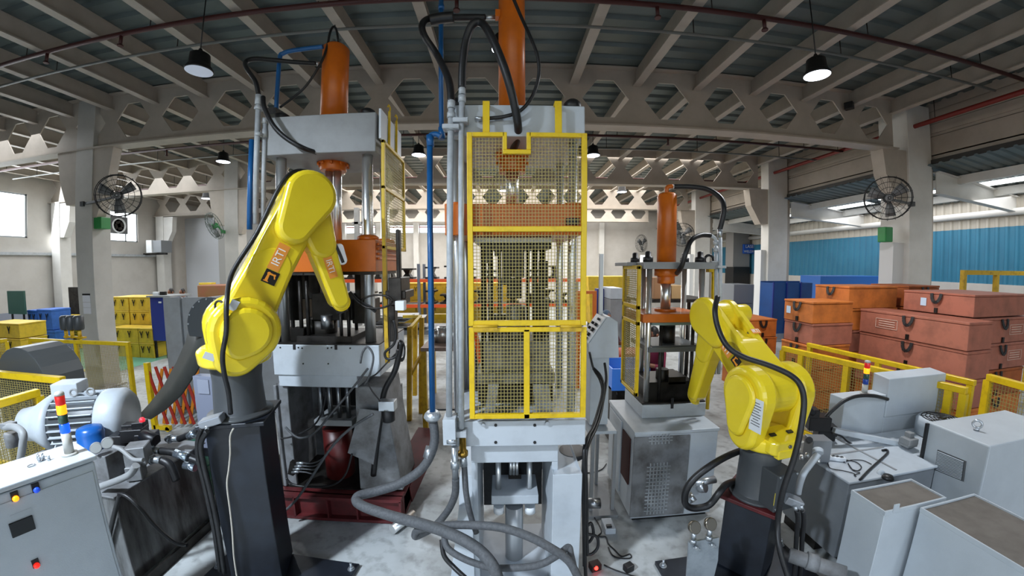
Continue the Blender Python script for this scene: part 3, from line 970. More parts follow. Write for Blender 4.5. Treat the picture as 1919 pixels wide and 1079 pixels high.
# ================================================================ right press
R0 = 3.13
rp = thing('hydraulic_press', 'small grey hydraulic press on a cabinet base behind the right robot', 'press', (1.66, 3.5, 0))
rx0, rx1, ry0, ry1 = 1.225, 2.06, R0, 3.95
zc = P(1210, 808, Y=R0).z
b = B().box(rx0, rx1, ry0, ry1, 0.04, zc - 0.03)
b.done('base_cabinet', 'press', rp, bevel=0.006)
B().box(rx0 + 0.03, rx1 - 0.03, ry0 + 0.03, ry1, 0, 0.04).done('plinth', 'black', rp)
b = B().box(rx0 - 0.01, rx1 + 0.01, ry0 - 0.01, ry1, zc - 0.03, zc)
b.done('cabinet_top', 'press', rp, bevel=0.004)
b = B()
g0, g1 = P(1212, 880, Y=R0 - .02).x, P(1256, 880, Y=R0 - .02).x
b.box(rx0 - 0.012, P(1288, 880, Y=R0 - .012).x, R0 - 0.012, R0, 0.06, zc - 0.05)
b.done('corner_panel', 'dirty', rp, bevel=0.003, seg=1)
b = B()
zz0, zz1 = P(1230, 960, Y=R0).z, P(1230, 865, Y=R0).z
mesh_wires(b, (g0, R0 - 0.016, zz0), (g1 - g0, 0, 0), (0, 0, zz1 - zz0), 7, 14, 0.008)
zz2, zz3 = P(1230, 830, Y=R0).z, P(1230, 812, Y=R0).z
mesh_wires(b, (g0, R0 - 0.016, zz2), (g1 - g0, 0, 0), (0, 0, zz3 - zz2), 7, 3, 0.008)
b.done('vent_grille', mat('perforated steel', 'B5BABE', 0.4, 0.4), rp)['kind'] = 'stuff'
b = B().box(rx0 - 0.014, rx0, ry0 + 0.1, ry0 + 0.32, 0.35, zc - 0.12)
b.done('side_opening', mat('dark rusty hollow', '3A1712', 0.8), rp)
b = B().box(rx0 - 0.016, rx0, ry0 + 0.36, ry1 - 0.05, 0.1, zc - 0.06)
b.done('side_panel', 'press', rp, bevel=0.004)
zb1 = P(1260, 757, Y=3.42).z
b = B().box(P(1203, 765, Y=3.42).x, P(1322, 765, Y=3.42).x, 3.42, 3.95, zc, zb1)
b.done('bed', 'press', rp, bevel=0.006)
b = B().box(P(1204, 765, Y=3.42).x, P(1322, 765, Y=3.42).x, 3.44, 3.95, zb1, zb1 + 0.015)
b.done('bed_top', 'dark', rp)
zc1, zc0 = P(1260, 491, Y=3.42).z, P(1260, 504, Y=3.42).z
b = B(); b.box(P(1206, 498, Y=3.42).x, P(1350, 498, Y=3.42).x, 3.42, 4.0, zc0, zc1)
b.box(P(1175, 495, Y=3.6).x, P(1206, 498, Y=3.42).x, 3.6, 4.0, zc0 + .03, zc1)
b.done('crown', 'press_dim', rp, bevel=0.005)
for x, yy in ((1214, 3.5), (1311, 3.5), (1203, 3.9), (1278, 3.9)):
    b = B(); vc(b, x, 10 if yy < 3.7 else 9, 500, 757, yy, 18)
    b.done('column', 'chrome', rp)
for x, yy in ((1214, 3.5), (1311, 3.5), (1190, 3.9), (1282, 3.9)):
    p = P(x, 490, Y=yy)
    b = B().lathe((p.x, yy, zc1), (0, 0, 1), [(0, 0.05), (0.05, 0.05), (0.055, 0.03), (0.10, 0.03), (0.11, 0.015)], 12)
    b.done('column_nut', 'black', rp)
rc = P(1249, 430, Y=3.68)
b = B().lathe((rc.x, 3.68, zc1), (0, 0, 1), [(0, 0.098), (P(1249, 367, Y=3.68).z - zc1, 0.098), (P(1249, 363, Y=3.68).z - zc1, 0.08)], 28)
b.tube([(rc.x, 3.68, P(1249, 366, Y=3.68).z), (rc.x + 0.0, 3.68, P(1249, 352, Y=3.68).z), (rc.x + 0.06, 3.68, P(1249, 349, Y=3.68).z)], 0.022, 8)
b.done('main_cylinder', 'orange', rp)
b = B().lathe((rc.x, 3.68, P(1247, 517, Y=3.68).z), (0, 0, 1), [(0, 0.12), (zc0 - P(1247, 517, Y=3.68).z, 0.12)], 26)
b.lathe((rc.x, 3.68, P(1247, 531, Y=3.68).z), (0, 0, 1), [(0, 0.085), (0.01, 0.09), (0.1, 0.09)], 26)
b.done('cylinder_flange', 'orange', rp, bevel=0.003, seg=1)
B().cyl((rc.x, 3.68, P(1247, 580, Y=3.68).z), (rc.x, 3.68, P(1247, 528, Y=3.68).z), 0.052, seg=24).done('ram_rod', 'chrome', rp)
b = B(); fb(b, 1205, 588, 1322, 604, 3.42, 0.55)
b.lathe((rc.x, 3.68, P(1247, 587, Y=3.5).z), (0, 0, 1), [(0, 0.11), (0.03, 0.11)], 22)
b.done('platen', 'orange', rp, bevel=0.005)
b = B(); fb(b, 1222, 604, 1310, 609, 3.45, 0.45)
b.done('upper_die_plate', mat('greenish steel', '6F8585', 0.4, 0.3), rp)
b = B(); vc(b, 1250, 26, 609, 648, 3.65, 22)
b.done('punch', 'dark', rp)
b = B(); fb(b, 1215, 650, 1318, 659, 3.45, 0.5); fb(b, 1222, 647, 1310, 650, 3.48, 0.45)
b.done('guide_plate', mat('dull die plate', '5C6062', 0.4, 0.4), rp)
for x, yy in ((1236, 3.5), (1295, 3.5), (1240, 3.85), (1285, 3.85)):
    vc(B(), x, 6, 609, 757, yy, 10).done('guide_post', 'dark', rp)
b = B(); fb(b, 1215, 715, 1300, 752, 3.5, 0.4); vc(b, 1240, 22, 690, 720, 3.62, 16); fb(b, 1252, 706, 1285, 720, 3.5, 0.3)
b.done('lower_die', die, rp, bevel=0.004, seg=1)
b = B(); fb(b, 1257, 745, 1262, 765, 3.415, 0.01)
b.done('slot', 'black', rp)
b = B(); p = P(1328, 487, Y=3.6)
b.tube([(p.x + 0.05 * math.cos(t), 3.6, p.z + 0.05 * math.sin(t)) for t in [k * math.pi / 5 for k in range(11)]], 0.014, 8, sub=2)
b.done('eye_bolt', 'black', rp)
# its side guard
rg = thing('machine_guard', 'yellow slotted side guard standing on the left flank of the small right press', 'guard', (1.2, 3.6, zc))
XG = P(1193, 600, Y=3.45).x
z0, z1 = P(1196, 742, Y=3.45).z, P(1196, 498, Y=3.45).z
b = B()
for yy in (3.44, 3.86):
    b.box(XG, XG + 0.035, yy, yy + 0.035, z0, z1)
for z in (z1 - 0.035, z0, P(1196, 610, Y=3.45).z, P(1196, 580, Y=3.45).z):
    b.box(XG, XG + 0.03, 3.44, 3.895, z, z + 0.04)
b.done('frame', 'guard', rg, bevel=0.003, seg=1)
b = B()
mesh_wires(b, (XG + 0.015, 3.46, z0), (0, 0.42, 0), (0, 0, z1 - z0), 10, 60, 0.006)
b.done('wire_mesh', 'wire', rg)['kind'] = 'stuff'
rg2 = thing('machine_guard', 'narrow yellow guard post on the right flank of the small right press', 'guard', (2.02, 3.6, zc))
b = B(); vc(b, 1332, 7, 505, 765, 3.62, 8)
b.done('post', 'guard', rg2)
b = B(); fb(b, 1328, 503, 1338, 510, 3.6, 0.06)
b.done('bracket', 'guard', rg2)
# ================================================================ robots
class Arm:
    """upright working plane of a six-axis robot: u outward from its turning axis, v across, z up"""
    def __init__(s, jx, jy, az):
        s.o = Vector((jx, jy, 0)); s.u = Vector((math.cos(az), math.sin(az), 0)); s.n = Vector((-math.sin(az), math.cos(az), 0))
    def W(s, u, v, z):
        return s.o + s.u * u + s.n * v + Vector((0, 0, z))
    def at(s, x, y, v=0.0):
        d = ray(x, y)
        o = s.o + s.n * v
        t = ((o - CP).dot(s.n)) / d.dot(s.n)
        p = CP + d * t
        return (p - s.o).dot(s.u), p.z
def outline(c0, r0, c1, r1, k=18):
    d = math.hypot(c1[0] - c0[0], c1[1] - c0[1])
    a = math.atan2(c1[1] - c0[1], c1[0] - c0[0])
    q = math.acos(max(-1, min(1, (r0 - r1) / d)))
    out = []
    for i in range(k + 1):
        t = a + q + (2 * math.pi - 2 * q) * i / k
        out.append((c0[0] + r0 * math.cos(t), c0[1] + r0 * math.sin(t)))
    for i in range(k + 1):
        t = a - q + 2 * q * i / k
        out.append((c1[0] + r1 * math.cos(t), c1[1] + r1 * math.sin(t)))
    return out
def slab(b, A, c0, r0, c1, r1, v0, v1, ch=0.02, ch1=None):
    ch1 = ch if ch1 is None else ch1
    rings = []
    for v, e in ((v0, ch), (v0 + ch * 0.3, ch * 0.3), (v0 + ch, 0), (v1 - ch1, 0), (v1 - ch1 * 0.3, ch1 * 0.3), (v1, ch1)):
        rings.append([A.W(u, v, z) for u, z in outline(c0, r0 - e, c1, r1 - e)])
    return b.loft(rings, smooth=False)
def poly_slab(b, A, poly, v0, v1, ch=0.02):
    """chamfered plate from a (u, z) polygon"""
    n = len(poly)
    cu, cz = sum(p[0] for p in poly) / n, sum(p[1] for p in poly) / n
    def inset(e):
        out = []
        for u, z in poly:
            d = math.hypot(u - cu, z - cz)
            f = max(0.1, (d - e * 1.3) / d)
            out.append((cu + (u - cu) * f, cz + (z - cz) * f))
        return out
    rings = []
    for v, e in ((v0, ch), (v0 + ch, 0), (v1 - ch, 0), (v1, ch)):
        rings.append([A.W(u, v, z) for u, z in inset(e)])
    return b.loft(rings, smooth=False)
orange_sticker = mat('orange sticker', 'E8963C', 0.4)
black_sticker = mat('black sticker', '17130F', 0.4)
icon_orange = mat('orange print', 'F2982C', 0.4)
white_print = mat('white print', 'F3F0EA', 0.4)
def badge(parent, o, right, up, s):
    """black square with an orange robot-arm emblem"""
    o, x, y = Vector(o), Vector(right).normalized(), Vector(up).normalized()
    z = x.cross(y)
    q = lambda a, c, h=0.0: o + x * a * s + y * c * s + z * h
    p = B().prism([q(-.5, -.5), q(.5, -.5), q(.5, .5), q(-.5, .5)], z * 0.002).done('emblem', black_sticker, parent, label='black square sticker with an orange robot arm emblem')
    b = B()
    for poly in (((-.38, -.40), (-.02, -.40), (-.02, -.33), (-.38, -.33)), ((-.31, -.33), (-.09, -.33), (-.13, .2), (-.27, .2)), ((-.2, .14), (.2, .17), (.2, .27), (-.2, .31)), ((.16, .2), (.26, .2), (.36, -.02), (.28, -.06))):
        b.prism([q(a, c, 0.002) for a, c in poly], z * 0.0012)
    b.cyl(q(-.2, .22, 0.002), q(-.2, .22, 0.0035), 0.12 * s, seg=14).cyl(q(.22, .22, 0.002), q(.22, .22, 0.0035), 0.09 * s, seg=12)
    b.done('emblem_print', icon_orange, p)
def sticker(parent, o, right, up, w, h, body='IRTI', size=None):
    o, x, y = Vector(o), Vector(right).normalized(), Vector(up).normalized()
    z = x.cross(y)
    st = B().prism([o - x * w / 2 - y * h / 2, o + x * w / 2 - y * h / 2, o + x * w / 2 + y * h / 2, o - x * w / 2 + y * h / 2], z * 0.0015).done('sticker', orange_sticker, parent)
    text(body, size or h * 0.95, (o + z * 0.0022, x, y), white_print, st)

def robot(label, J, az, sh, el, wr, zb, s=1.0, cam_side=-1, drop=0.33, box=True, wide=0.105):
    """J1 position, azimuth, photo points of shoulder, elbow and wrist, height of the pedestal top"""
    A = Arm(J[0], J[1], az)
    root = thing('industrial_robot', label, 'robot', (J[0], J[1], zb))
    S2, E3, W5 = A.at(*sh), A.at(*el), A.at(*wr)
    A.S2, A.E3, A.W5, A.root = S2, E3, W5, root
    cs = cam_side
    zs = S2[1]
    yb = zs - drop * s                                  # underside of the yellow turntable
    # grey base
    b = B().lathe(A.W(0, 0, zb), (0, 0, 1), [(0, 0.21 * s), (0.02, 0.21 * s), (0.03, 0.165 * s), ((yb - zb) * 0.7, 0.155 * s), (yb - zb, 0.165 * s)], 28)
    b.done('base', 'robotgrey', root, bevel=0.004, seg=1)
    if box:
        bh = min(yb - zb, 0.34 * s) * 0.9
        m3 = Matrix((A.u, A.n, Vector((0, 0, 1)))).transposed()
        b = B().obox(A.W(-0.2 * s, 0, zb + bh / 2 + 0.02), (0.16 * s, 0.2 * s, bh), m3)
        b.done('connector_box', 'robotgrey', root, bevel=0.008)
        b = B()
        for dv in (-0.085 * s, 0.085 * s):
            for dz in (0.03, bh - 0.01):
                b.bolt(A.W(-0.28 * s, dv, zb + 0.02 + dz), -A.u, 0.008, 0.008)
        b.done('box_screws', 'galv', root)['kind'] = 'stuff'
    # turntable and yoke
    b = B().lathe(A.W(0.0, 0, yb), (0, 0, 1), [(0, 0.2 * s), (0.015, 0.225 * s), (0.1 * s, 0.235 * s), (0.13 * s, 0.2 * s)], 32)
    c_lo = (-0.02 * s, yb + (0.14 if drop > 0.3 else 0.10) * s)
    poly_slab(b, A, [((-0.25 if box else -0.08) * s, yb + 0.02), (-0.05 * s, yb - 0.005), (0.10 * s, yb + 0.03), (0.10 * s, yb + 0.13 * s), (-0.07 * s, yb + 0.17 * s), ((-0.26 if box else -0.10) * s, yb + 0.13 * s)], -0.15 * s, 0.15 * s, 0.03 * s)
    b.done('turntable', 'yellow', root, bevel=0.012, seg=3)
    if box:
        for v in (-0.085, 0.085):
            B().obox(A.W(-0.17 * s, v * s, yb + 0.158 * s), (0.03 * s, 0.055 * s, 0.012), Matrix((A.u, A.n, Vector((0, 0, 1)))).transposed() @ Matrix.Rotation(-0.35, 3, 'Y')).done('lifting_slot', 'black', root, bevel=0.004)
        b = B().bolt(A.W(-0.255 * s, 0.0, yb + 0.09 * s), -A.u, 0.014, 0.012)
        b.done('plug_screw', 'steel', root)
        B().obox(A.W(-0.235 * s, 0, yb + 0.03 * s), (0.05 * s, 0.2 * s, 0.07 * s), Matrix((A.u, A.n, Vector((0, 0, 1)))).transposed()).done('rear_cover', 'yellow', root, bevel=0.008)
    for side in (-1, 1):
        v0, v1 = (0.12 * s, 0.27 * s) if side > 0 else (-0.27 * s, -0.12 * s)
        b = B()
        slab(b, A, c_lo, 0.14 * s, S2, 0.215 * s, v0, v1, 0.035 * s)
        b.done('yoke_cheek', 'yellow', root, bevel=0.012, seg=3)
        # raised gear cover on the outer face
        b = B()
        vo0, vo1 = (v1 - 0.01, v1 + 0.04 * s) if side > 0 else (v0 - 0.04 * s, v0 + 0.01)
        slab(b, A, (c_lo[0] + 0.02 * s, c_lo[1] + 0.06 * s), 0.09 * s, S2, 0.155 * s, vo0, vo1, 0.03 * s)
        b.done('gear_cover', 'yellow', root, bevel=0.008, seg=2)
    b = B().cyl(A.W(S2[0], -0.2 * s, zs), A.W(S2[0], 0.2 * s, zs), 0.165 * s, seg=40)
    b.done('shoulder_barrel', 'yellow', root, bevel=0.01)
    # upper arm
    b = B()
    L = math.hypot(E3[0] - S2[0], E3[1] - S2[1])
    d = ((E3[0] - S2[0]) / L, (E3[1] - S2[1]) / L)
    pt = lambda t, off=0.0: (S2[0] + d[0] * L * t - d[1] * off, S2[1] + d[1] * L * t + d[0] * off)
    slab(b, A, S2, 0.17 * s, pt(0.45), 0.145 * s, -wide * s, wide * s, 0.03 * s)
    if wide > 0.12:
        for v0, v1 in ((-wide, -wide * 0.42), (wide * 0.42, wide)):
            slab(b, A, pt(0.40), 0.14 * s, E3, 0.15 * s, v0 * s, v1 * s, 0.02 * s)
        slab(b, A, pt(0.40), 0.11 * s, pt(0.66), 0.09 * s, -wide * 0.5 * s, wide * 0.5 * s, 0.02 * s)
    else:
        slab(b, A, pt(0.35), 0.145 * s, E3, 0.15 * s, -wide * 0.96 * s, wide * 0.96 * s, 0.03 * s)
    b.done('upper_arm', 'yellow', root, bevel=0.014, seg=3)
    b = B()
    for t, off in ((0.2, 0.135), (0.62, 0.11)):
        pu = pt(t, off * s)
        for v in (-0.06 * s, 0.06 * s):
            b.bolt(A.W(pu[0], v, pu[1]), A.W(-d[1], 0, d[0]) - A.o, 0.01, 0.006)
    b.done('arm_screws', 'steel', root)['kind'] = 'stuff'
    # elbow
    b = B()
    slab(b, A, E3, 0.178 * s, pt(0.74), 0.118 * s, cs * 0.20 * s if cs < 0 else 0.09 * s, -0.09 * s if cs < 0 else 0.20 * s, 0.035 * s)
    b.done('elbow_cover', 'yellow', root, bevel=0.012, seg=3)
    b = B().cyl(A.W(E3[0], -0.11 * s, E3[1]), A.W(E3[0], 0.14 * s, E3[1]), 0.135 * s, seg=32)
    b.cyl(A.W(E3[0] - 0.08 * s, -cs * 0.10 * s, E3[1] + 0.03 * s), A.W(E3[0] - 0.08 * s, -cs * 0.24 * s, E3[1] + 0.03 * s), 0.085 * s, seg=24)
    b.done('elbow_motor', 'yellow', root, bevel=0.012, seg=3)
    # forearm
    Lf = math.hypot(W5[0] - E3[0], W5[1] - E3[1])
    e = ((W5[0] - E3[0]) / Lf, (W5[1] - E3[1]) / Lf)
    pf = lambda t, off=0.0: (E3[0] + e[0] * Lf * t - e[1] * off, E3[1] + e[1] * Lf * t + e[0] * off)
    b = B()
    slab(b, A, pf(0.02), 0.15 * s, pf(0.45), 0.105 * s, -0.10 * s, 0.09 * s, 0.035 * s)
    b.done('forearm_housing', 'yellow', root, bevel=0.012, seg=3)
    b = B()
    slab(b, A, pf(0.38), 0.105 * s, pf(1.0), 0.072 * s, -0.075 * s, 0.075 * s, 0.025 * s)
    b.done('forearm', 'yellow', root, bevel=0.01, seg=3)
    b = B()
    slab(b, A, pf(0.84), 0.05 * s, pf(1.03), 0.072 * s, cs * 0.06 * s if cs < 0 else 0.04 * s, -0.04 * s if cs < 0 else 0.06 * s, 0.02 * s)
    b.cyl(A.W(*[(pf(1.0)[0]), -0.05 * s, pf(1.0)[1]]), A.W(pf(1.0)[0], 0.05 * s, pf(1.0)[1]), 0.06 * s, seg=22)
    b.done('wrist', 'yellow', root, bevel=0.008, seg=2)
    b = B().cyl(A.W(*[pf(1.05)[0], 0, pf(1.05)[1]]), A.W(pf(1.14)[0], 0, pf(1.14)[1]), 0.045 * s, seg=20)
    b.done('tool_flange', 'yellow' if s < 1 else 'dark', root, bevel=0.004)
    A.pt, A.pf, A.d, A.e, A.L, A.Lf, A.s = pt, pf, d, e, L, Lf, s
    A.du = A.W(d[0], 0, d[1]) - A.o
    A.dn = A.W(-d[1], 0, d[0]) - A.o
    A.eu = A.W(e[0], 0, e[1]) - A.o
    A.en = A.W(-e[1], 0, e[0]) - A.o
    return A
def pedestal(label, J, rot, half, zt, plate, top_mat, bolts):
    root = thing('robot_pedestal', label, 'pedestal', (J[0], J[1], 0))
    m3 = Matrix.Rotation(rot, 3, 'Z')
    B().obox((J[0], J[1], (zt - 0.03) / 2 + 0.03), (half * 2, half * 2, zt - 0.06), m3).done('post', 'blackpaint', root, bevel=0.006)
    B().obox((J[0], J[1], zt - 0.015), (half * 2 + 0.09, half * 2 + 0.09, 0.03), m3).done('top_plate', top_mat, root, bevel=0.004, seg=1)
    m4 = Matrix.Rotation(bolts, 3, 'Z')
    px_, py_, hx, hy = plate
    B().obox((px_, py_, 0.0175), (hx * 2, hy * 2, 0.035), m4).done('base_plate', 'blackpaint', root, bevel=0.004, seg=1)
    for sx in (-1, 1):
        for q in (-0.88, -0.3, 0.4, 0.9):
            c = Vector((px_, py_, 0.035)) + m4 @ Vector((sx * hx * 0.93, q * hy * 0.95, 0))
            b = B().cyl(c, c + Vector((0, 0, 0.004)), 0.03, seg=14).bolt(c, (0, 0, 1), 0.02, 0.022).cyl(c, c + Vector((0, 0, 0.06)), 0.01, seg=8)
            b.done('anchor_bolt', 'galv', root)
    return root
# --- tall robot on the left
JL, zL = (-1.97, 2.45), 1.43
pedestal('tall black square pedestal under the left yellow robot', JL, R(18), 0.185, zL, (-1.86, 2.21, 0.60, 0.46), 'blackpaint', R(-5))
AL = robot('large yellow six axis robot on a tall black pedestal, arm arched over', JL, R(45), (450, 612), (572, 372), (634, 560), zL, 1.08, -1, 0.24, box=False)
rt = AL.root
vs_ = -0.105 * 1.08 - 0.001
o = AL.W(*[AL.pt(0.44)[0], vs_, AL.pt(0.44)[1]]); 
def on(A, p, v):
    return A.W(p[0], v, p[1])
badge(rt, on(AL, AL.pt(0.375, -0.02), vs_), -AL.dn, AL.du, 0.10)
sticker(rt, on(AL, AL.pt(0.52, -0.01), vs_), AL.du, AL.dn, 0.21, 0.085)
badge(rt, on(AL, AL.pf(0.47), -0.075 * 1.08 - 0.001), -AL.en, -AL.eu, 0.085)
sticker(rt, on(AL, AL.pf(0.66), -0.075 * 1.08 - 0.001), AL.eu, AL.en, 0.2, 0.07)
b = B(); slab(b, AL, (AL.pf(0.52, 0.13)[0], AL.pf(0.52, 0.13)[1]), 0.035, (AL.pf(0.64, 0.12)[0], AL.pf(0.64, 0.12)[1]), 0.042, -0.07, 0.03, 0.012)
b.done('cable_bracket', 'white', rt, label='white plastic cable bracket on the forearm')
b = B(); c = on(AL, AL.pt(0.05, 0.17), -0.03)
b.tube([c + Vector((0.035 * math.cos(t), 0, 0.04 + 0.035 * math.sin(t))) for t in [k * math.pi / 6 for k in range(13)]], 0.008, 8, sub=2)
b.done('lifting_eye', 'black', rt)
b = B()
ped_c = [(432, 775, .2), (428, 735, .24), (420, 700, .26), (417, 665, .27), (424, 620, .27), (425, 565, .24), (436, 510, .08), (482, 436, .04), (524, 352, .06), (552, 322, .02), (588, 326, -.04), (612, 352, -.06), (622, 380, -.04)]
path = []
for x, y, v in ped_c:
    u, z = AL.at(x, y, -v - 0.08)
    path.append(AL.W(u, -v - 0.08, z))
b.tube(path, 0.016, 10)
b.done('dress_cable', 'black', rt)
b = B()
path = []
for x, y in ((622, 446), (634, 470), (643, 492)):
    u, z = AL.at(x, y, -0.06); path.append(AL.W(u, -0.06, z))
b.tube(path, 0.018, 8)
b.done('wrist_cable', 'black', rt)
for (x, y), v, w_, h_, nm in (((438, 572), -0.30, 0.05, 0.07, 'paper_tag'), ((392, 668), -0.28, 0.07, 0.045, 'paper_tag')):
    u_, z_ = AL.at(x, y, v)
    b = B().obox(AL.W(u_, v, z_), (w_, 0.003, h_), Matrix((AL.u, AL.n, Vector((0, 0, 1)))).transposed() @ Matrix.Rotation(0.5, 3, 'Y'))
    b.done(nm, mat('printed paper label', 'DADDE0', 0.5), rt)
# --- lower robot on the right
JR, zR = (2.0, 2.45), 0.70
pedestal('short black square pedestal with a brown top plate under the right robot', JR, R(38), 0.175, zR, (1.90, 2.18, 0.62, 0.44), 'redframe', R(3))
AR = robot('yellow six axis robot on a short black pedestal beside the small press', JR, R(98), (1440, 732), (1345, 592), (1306, 735), zR, 0.97, 1, 0.44, wide=0.145)
rr = AR.root
vs_ = 0.145 * 0.97 + 0.001
sticker(rr, on(AR, AR.pt(0.56, 0.0), vs_), -AR.du, AR.dn, 0.18, 0.08)
badge(rr, on(AR, AR.pt(0.36, 0.02), vs_), AR.dn, AR.du, 0.085)
pq = AR.pt(0.60, 0.147 * 0.97)
sticker(rr, AR.W(pq[0], -0.103, pq[1] + 0.004), -AR.n, AR.du, 0.085, 0.05)
b = B()
lbl = AR.W(AR.S2[0] - 0.16, 0.275 * 0.97, AR.S2[1] - 0.10)
b.obox(lbl, (0.11, 0.003, 0.24), Matrix((AR.u, AR.n, Vector((0, 0, 1)))).transposed())
b.done('rating_label', mat('printed paper label', 'DADDE0', 0.5), rr)
b = B()
for k in range(9):
    b.obox(lbl + AR.n * 0.0022 + Vector((0, 0, 0.09 - k * 0.02)), (0.08 if k % 3 else 0.05, 0.001, 0.006), Matrix((AR.u, AR.n, Vector((0, 0, 1)))).transposed())
b.done('label_lines', mat('grey print', '55585C', 0.5), rr)['kind'] = 'stuff'
b = B().obox(AR.W(-0.265, 0.075, zR + 0.13), (0.004, 0.045, 0.10), Matrix((AR.u, AR.n, Vector((0, 0, 1)))).transposed())
b.done('warning_label', mat('yellow label', 'D8C23A', 0.5), rr)
b = B()
path = []
for x, y, v in ((1342, 556, 0.02), (1339, 580, 0), (1345, 615, 0), (1362, 648, -0.02), (1392, 668, -0.05), (1440, 684, -0.1), (1480, 702, -0.16), (1500, 722, -0.24), (1507, 750, -0.28)):
    u, z = AR.at(x, y, v); 
    path.append(AR.W(u - 0.12, v, z))
path = [P(x, y, Y=yy) for x, y, yy in ((1344, 556, 2.62), (1339, 582, 2.55), (1345, 615, 2.5), (1362, 648, 2.42), (1392, 668, 2.36), (1440, 684, 2.28), (1480, 702, 2.2), (1500, 722, 2.14), (1507, 755, 2.1), (1500, 810, 2.06), (1488, 860, 2.05), (1468, 920, 2.05), (1458, 980, 2.07), (1462, 1030, 1.98), (1478, 1085, 1.9))]
b.tube(path, 0.02, 10)
b.done('dress_cable', 'black', rr)
# ================================================================ foreground: cabinets and power units
def lamp_mat(name, col, strength):
    return mat(name, col, 0.3, emit=col, estr=strength)
lit_red = lamp_mat('lit red lens', 'FF2418', 1.2)
lit_amber = lamp_mat('lit amber lens', 'FF8A10', 2.0)
lit_blue = lamp_mat('lit blue lens', '0A38FF', 3.2)
off_red = mat('dim red lens', 'B0201C', 0.2, emit='C0201C', estr=0.5)
off_green = mat('unlit green lens', '2E4A40', 0.2)
off_blue = mat('unlit blue lens', '1C3F94', 0.2)
def stack_light(label, base, r, h, segs, pole):
    t = thing('signal_tower', label, 'signal light', base)
    x, y, z = base
    b = B().cyl((x, y, z), (x, y, z + 0.012), r * 1.7, seg=22).cyl((x, y, z + 0.012), (x, y, z + pole), r * 1.02, seg=22)
    b.done('pole', mat('grey tower plastic', 'B3B2AC', 0.4), t)
    zz = z + pole
    for nm, mm in segs:
        b = B().lathe((x, y, zz), (0, 0, 1), [(0, r * 0.9), (0.004, r), (h - 0.004, r), (h, r * 0.9)], 22)
        b.done(nm, mm, t)
        zz += h
    B().lathe((x, y, zz), (0, 0, 1), [(0, r), (0.012, r), (0.022, r * 0.8), (0.026, 0)], 22).done('cap', mat('grey tower plastic', 'B3B2AC', 0.4), t)
    return t
# --- left control cabinet
CA = P(175, 853, Z=1.4)
f = Vector((-0.323, -0.946, 0)).normalized()          # along the visible face, towards the camera
nrm = Vector((0.946, -0.323, 0)).normalized()
m3 = Matrix((nrm, -f, Vector((0, 0, 1)))).transposed()
cl = thing('control_cabinet', 'grey control cabinet with a lit amber lamp at the lower left', 'cabinet', (CA.x - 0.2, CA.y - 0.4, 0))
cc = CA - nrm * 0.17 + f * 0.45
B().obox((cc.x, cc.y, 0.68), (0.34, 0.9, 1.36), m3).done('body', 'cabinet', cl, bevel=0.008)
B().obox((cc.x, cc.y, 1.385), (0.365, 0.925, 0.03), m3).done('lid', 'cabinet', cl, bevel=0.006)
def face(x, y):
    d = ray(x, y); o = CA
    t = (o - CP).dot(nrm) / d.dot(nrm)
    return CP + d * t
B().obox(cc + nrm * 0.172 + Vector((0, 0, -0.72)) - Vector((0, 0, 0)), (0.006, 0.86, 1.26), m3).done('door', 'cabinet', cl, bevel=0.003)
fm = Matrix((-f, Vector((0, 0, 1)), nrm)).transposed()
for (x, y), (nm, mm) in (((29, 932), ('amber_lamp', lit_amber)), ((68, 916), ('blue_button', mat('blue button', '2450D8', 0.3, emit='2450D8', estr=0.4))), ((68, 1057), ('red_lamp', lit_red))):
    p = face(x, y)
    b = B().obox(p + Vector((0, 0, 0.012)) + nrm * 0.005, (0.036, 0.05, 0.012), fm)
    q = b.done('lamp_bezel', 'black', cl)
    b = B().lathe(p + nrm * 0.008, nrm, [(0, 0.016), (0.012, 0.016), (0.018, 0.010), (0.02, 0)], 18)
    b.done(nm, mm, cl)
p = face(42, 985)
B().obox(p + nrm * 0.006, (0.115, 0.085, 0.014), fm).done('meter', mat('dark meter glass', '1A1D20', 0.15), cl, bevel=0.003)
B().obox(face(40, 960) + nrm * 0.004, (0.10, 0.018, 0.004), fm).done('name_plate', 'galv', cl)
stack_light('signal tower with lit amber and blue lenses on the left cabinet', tuple(Vector((P(131, 851, Z=1.4).x, P(131, 851, Z=1.4).y, 1.4))), 0.026, 0.058,
            [('blue_lens', lit_blue), ('green_lens', off_green), ('amber_lens', lit_amber), ('red_lens', off_red)], 0.14)
for i, (x, y) in enumerate(((74, 860), (81, 856), (83, 861), (93, 861), (76, 864), (72, 857))):
    p = P(x, y, Z=1.402)
    a = i * 0.9
    b = B().cyl((p.x, p.y, 1.4), (p.x, p.y, 1.408), 0.011, seg=6).cyl((p.x, p.y, 1.408), (p.x, p.y, 1.43), 0.006, seg=10)
    tag(b.done('screw', 'galv'), 'one of the loose bright screws lying on top of the left cabinet', 'screw', 'loose screws on the cabinet')
p = P(60, 872, Z=1.403)
b = B().tube([p + Vector((0.018 * math.cos(t), 0.02 * math.sin(t), 0.002)) for t in [k * 0.7 for k in range(10)]], 0.0025, 6, sub=2)
tag(b.done('key_ring', 'steel'), 'thin wire ring lying beside the loose screws on the left cabinet', 'ring')

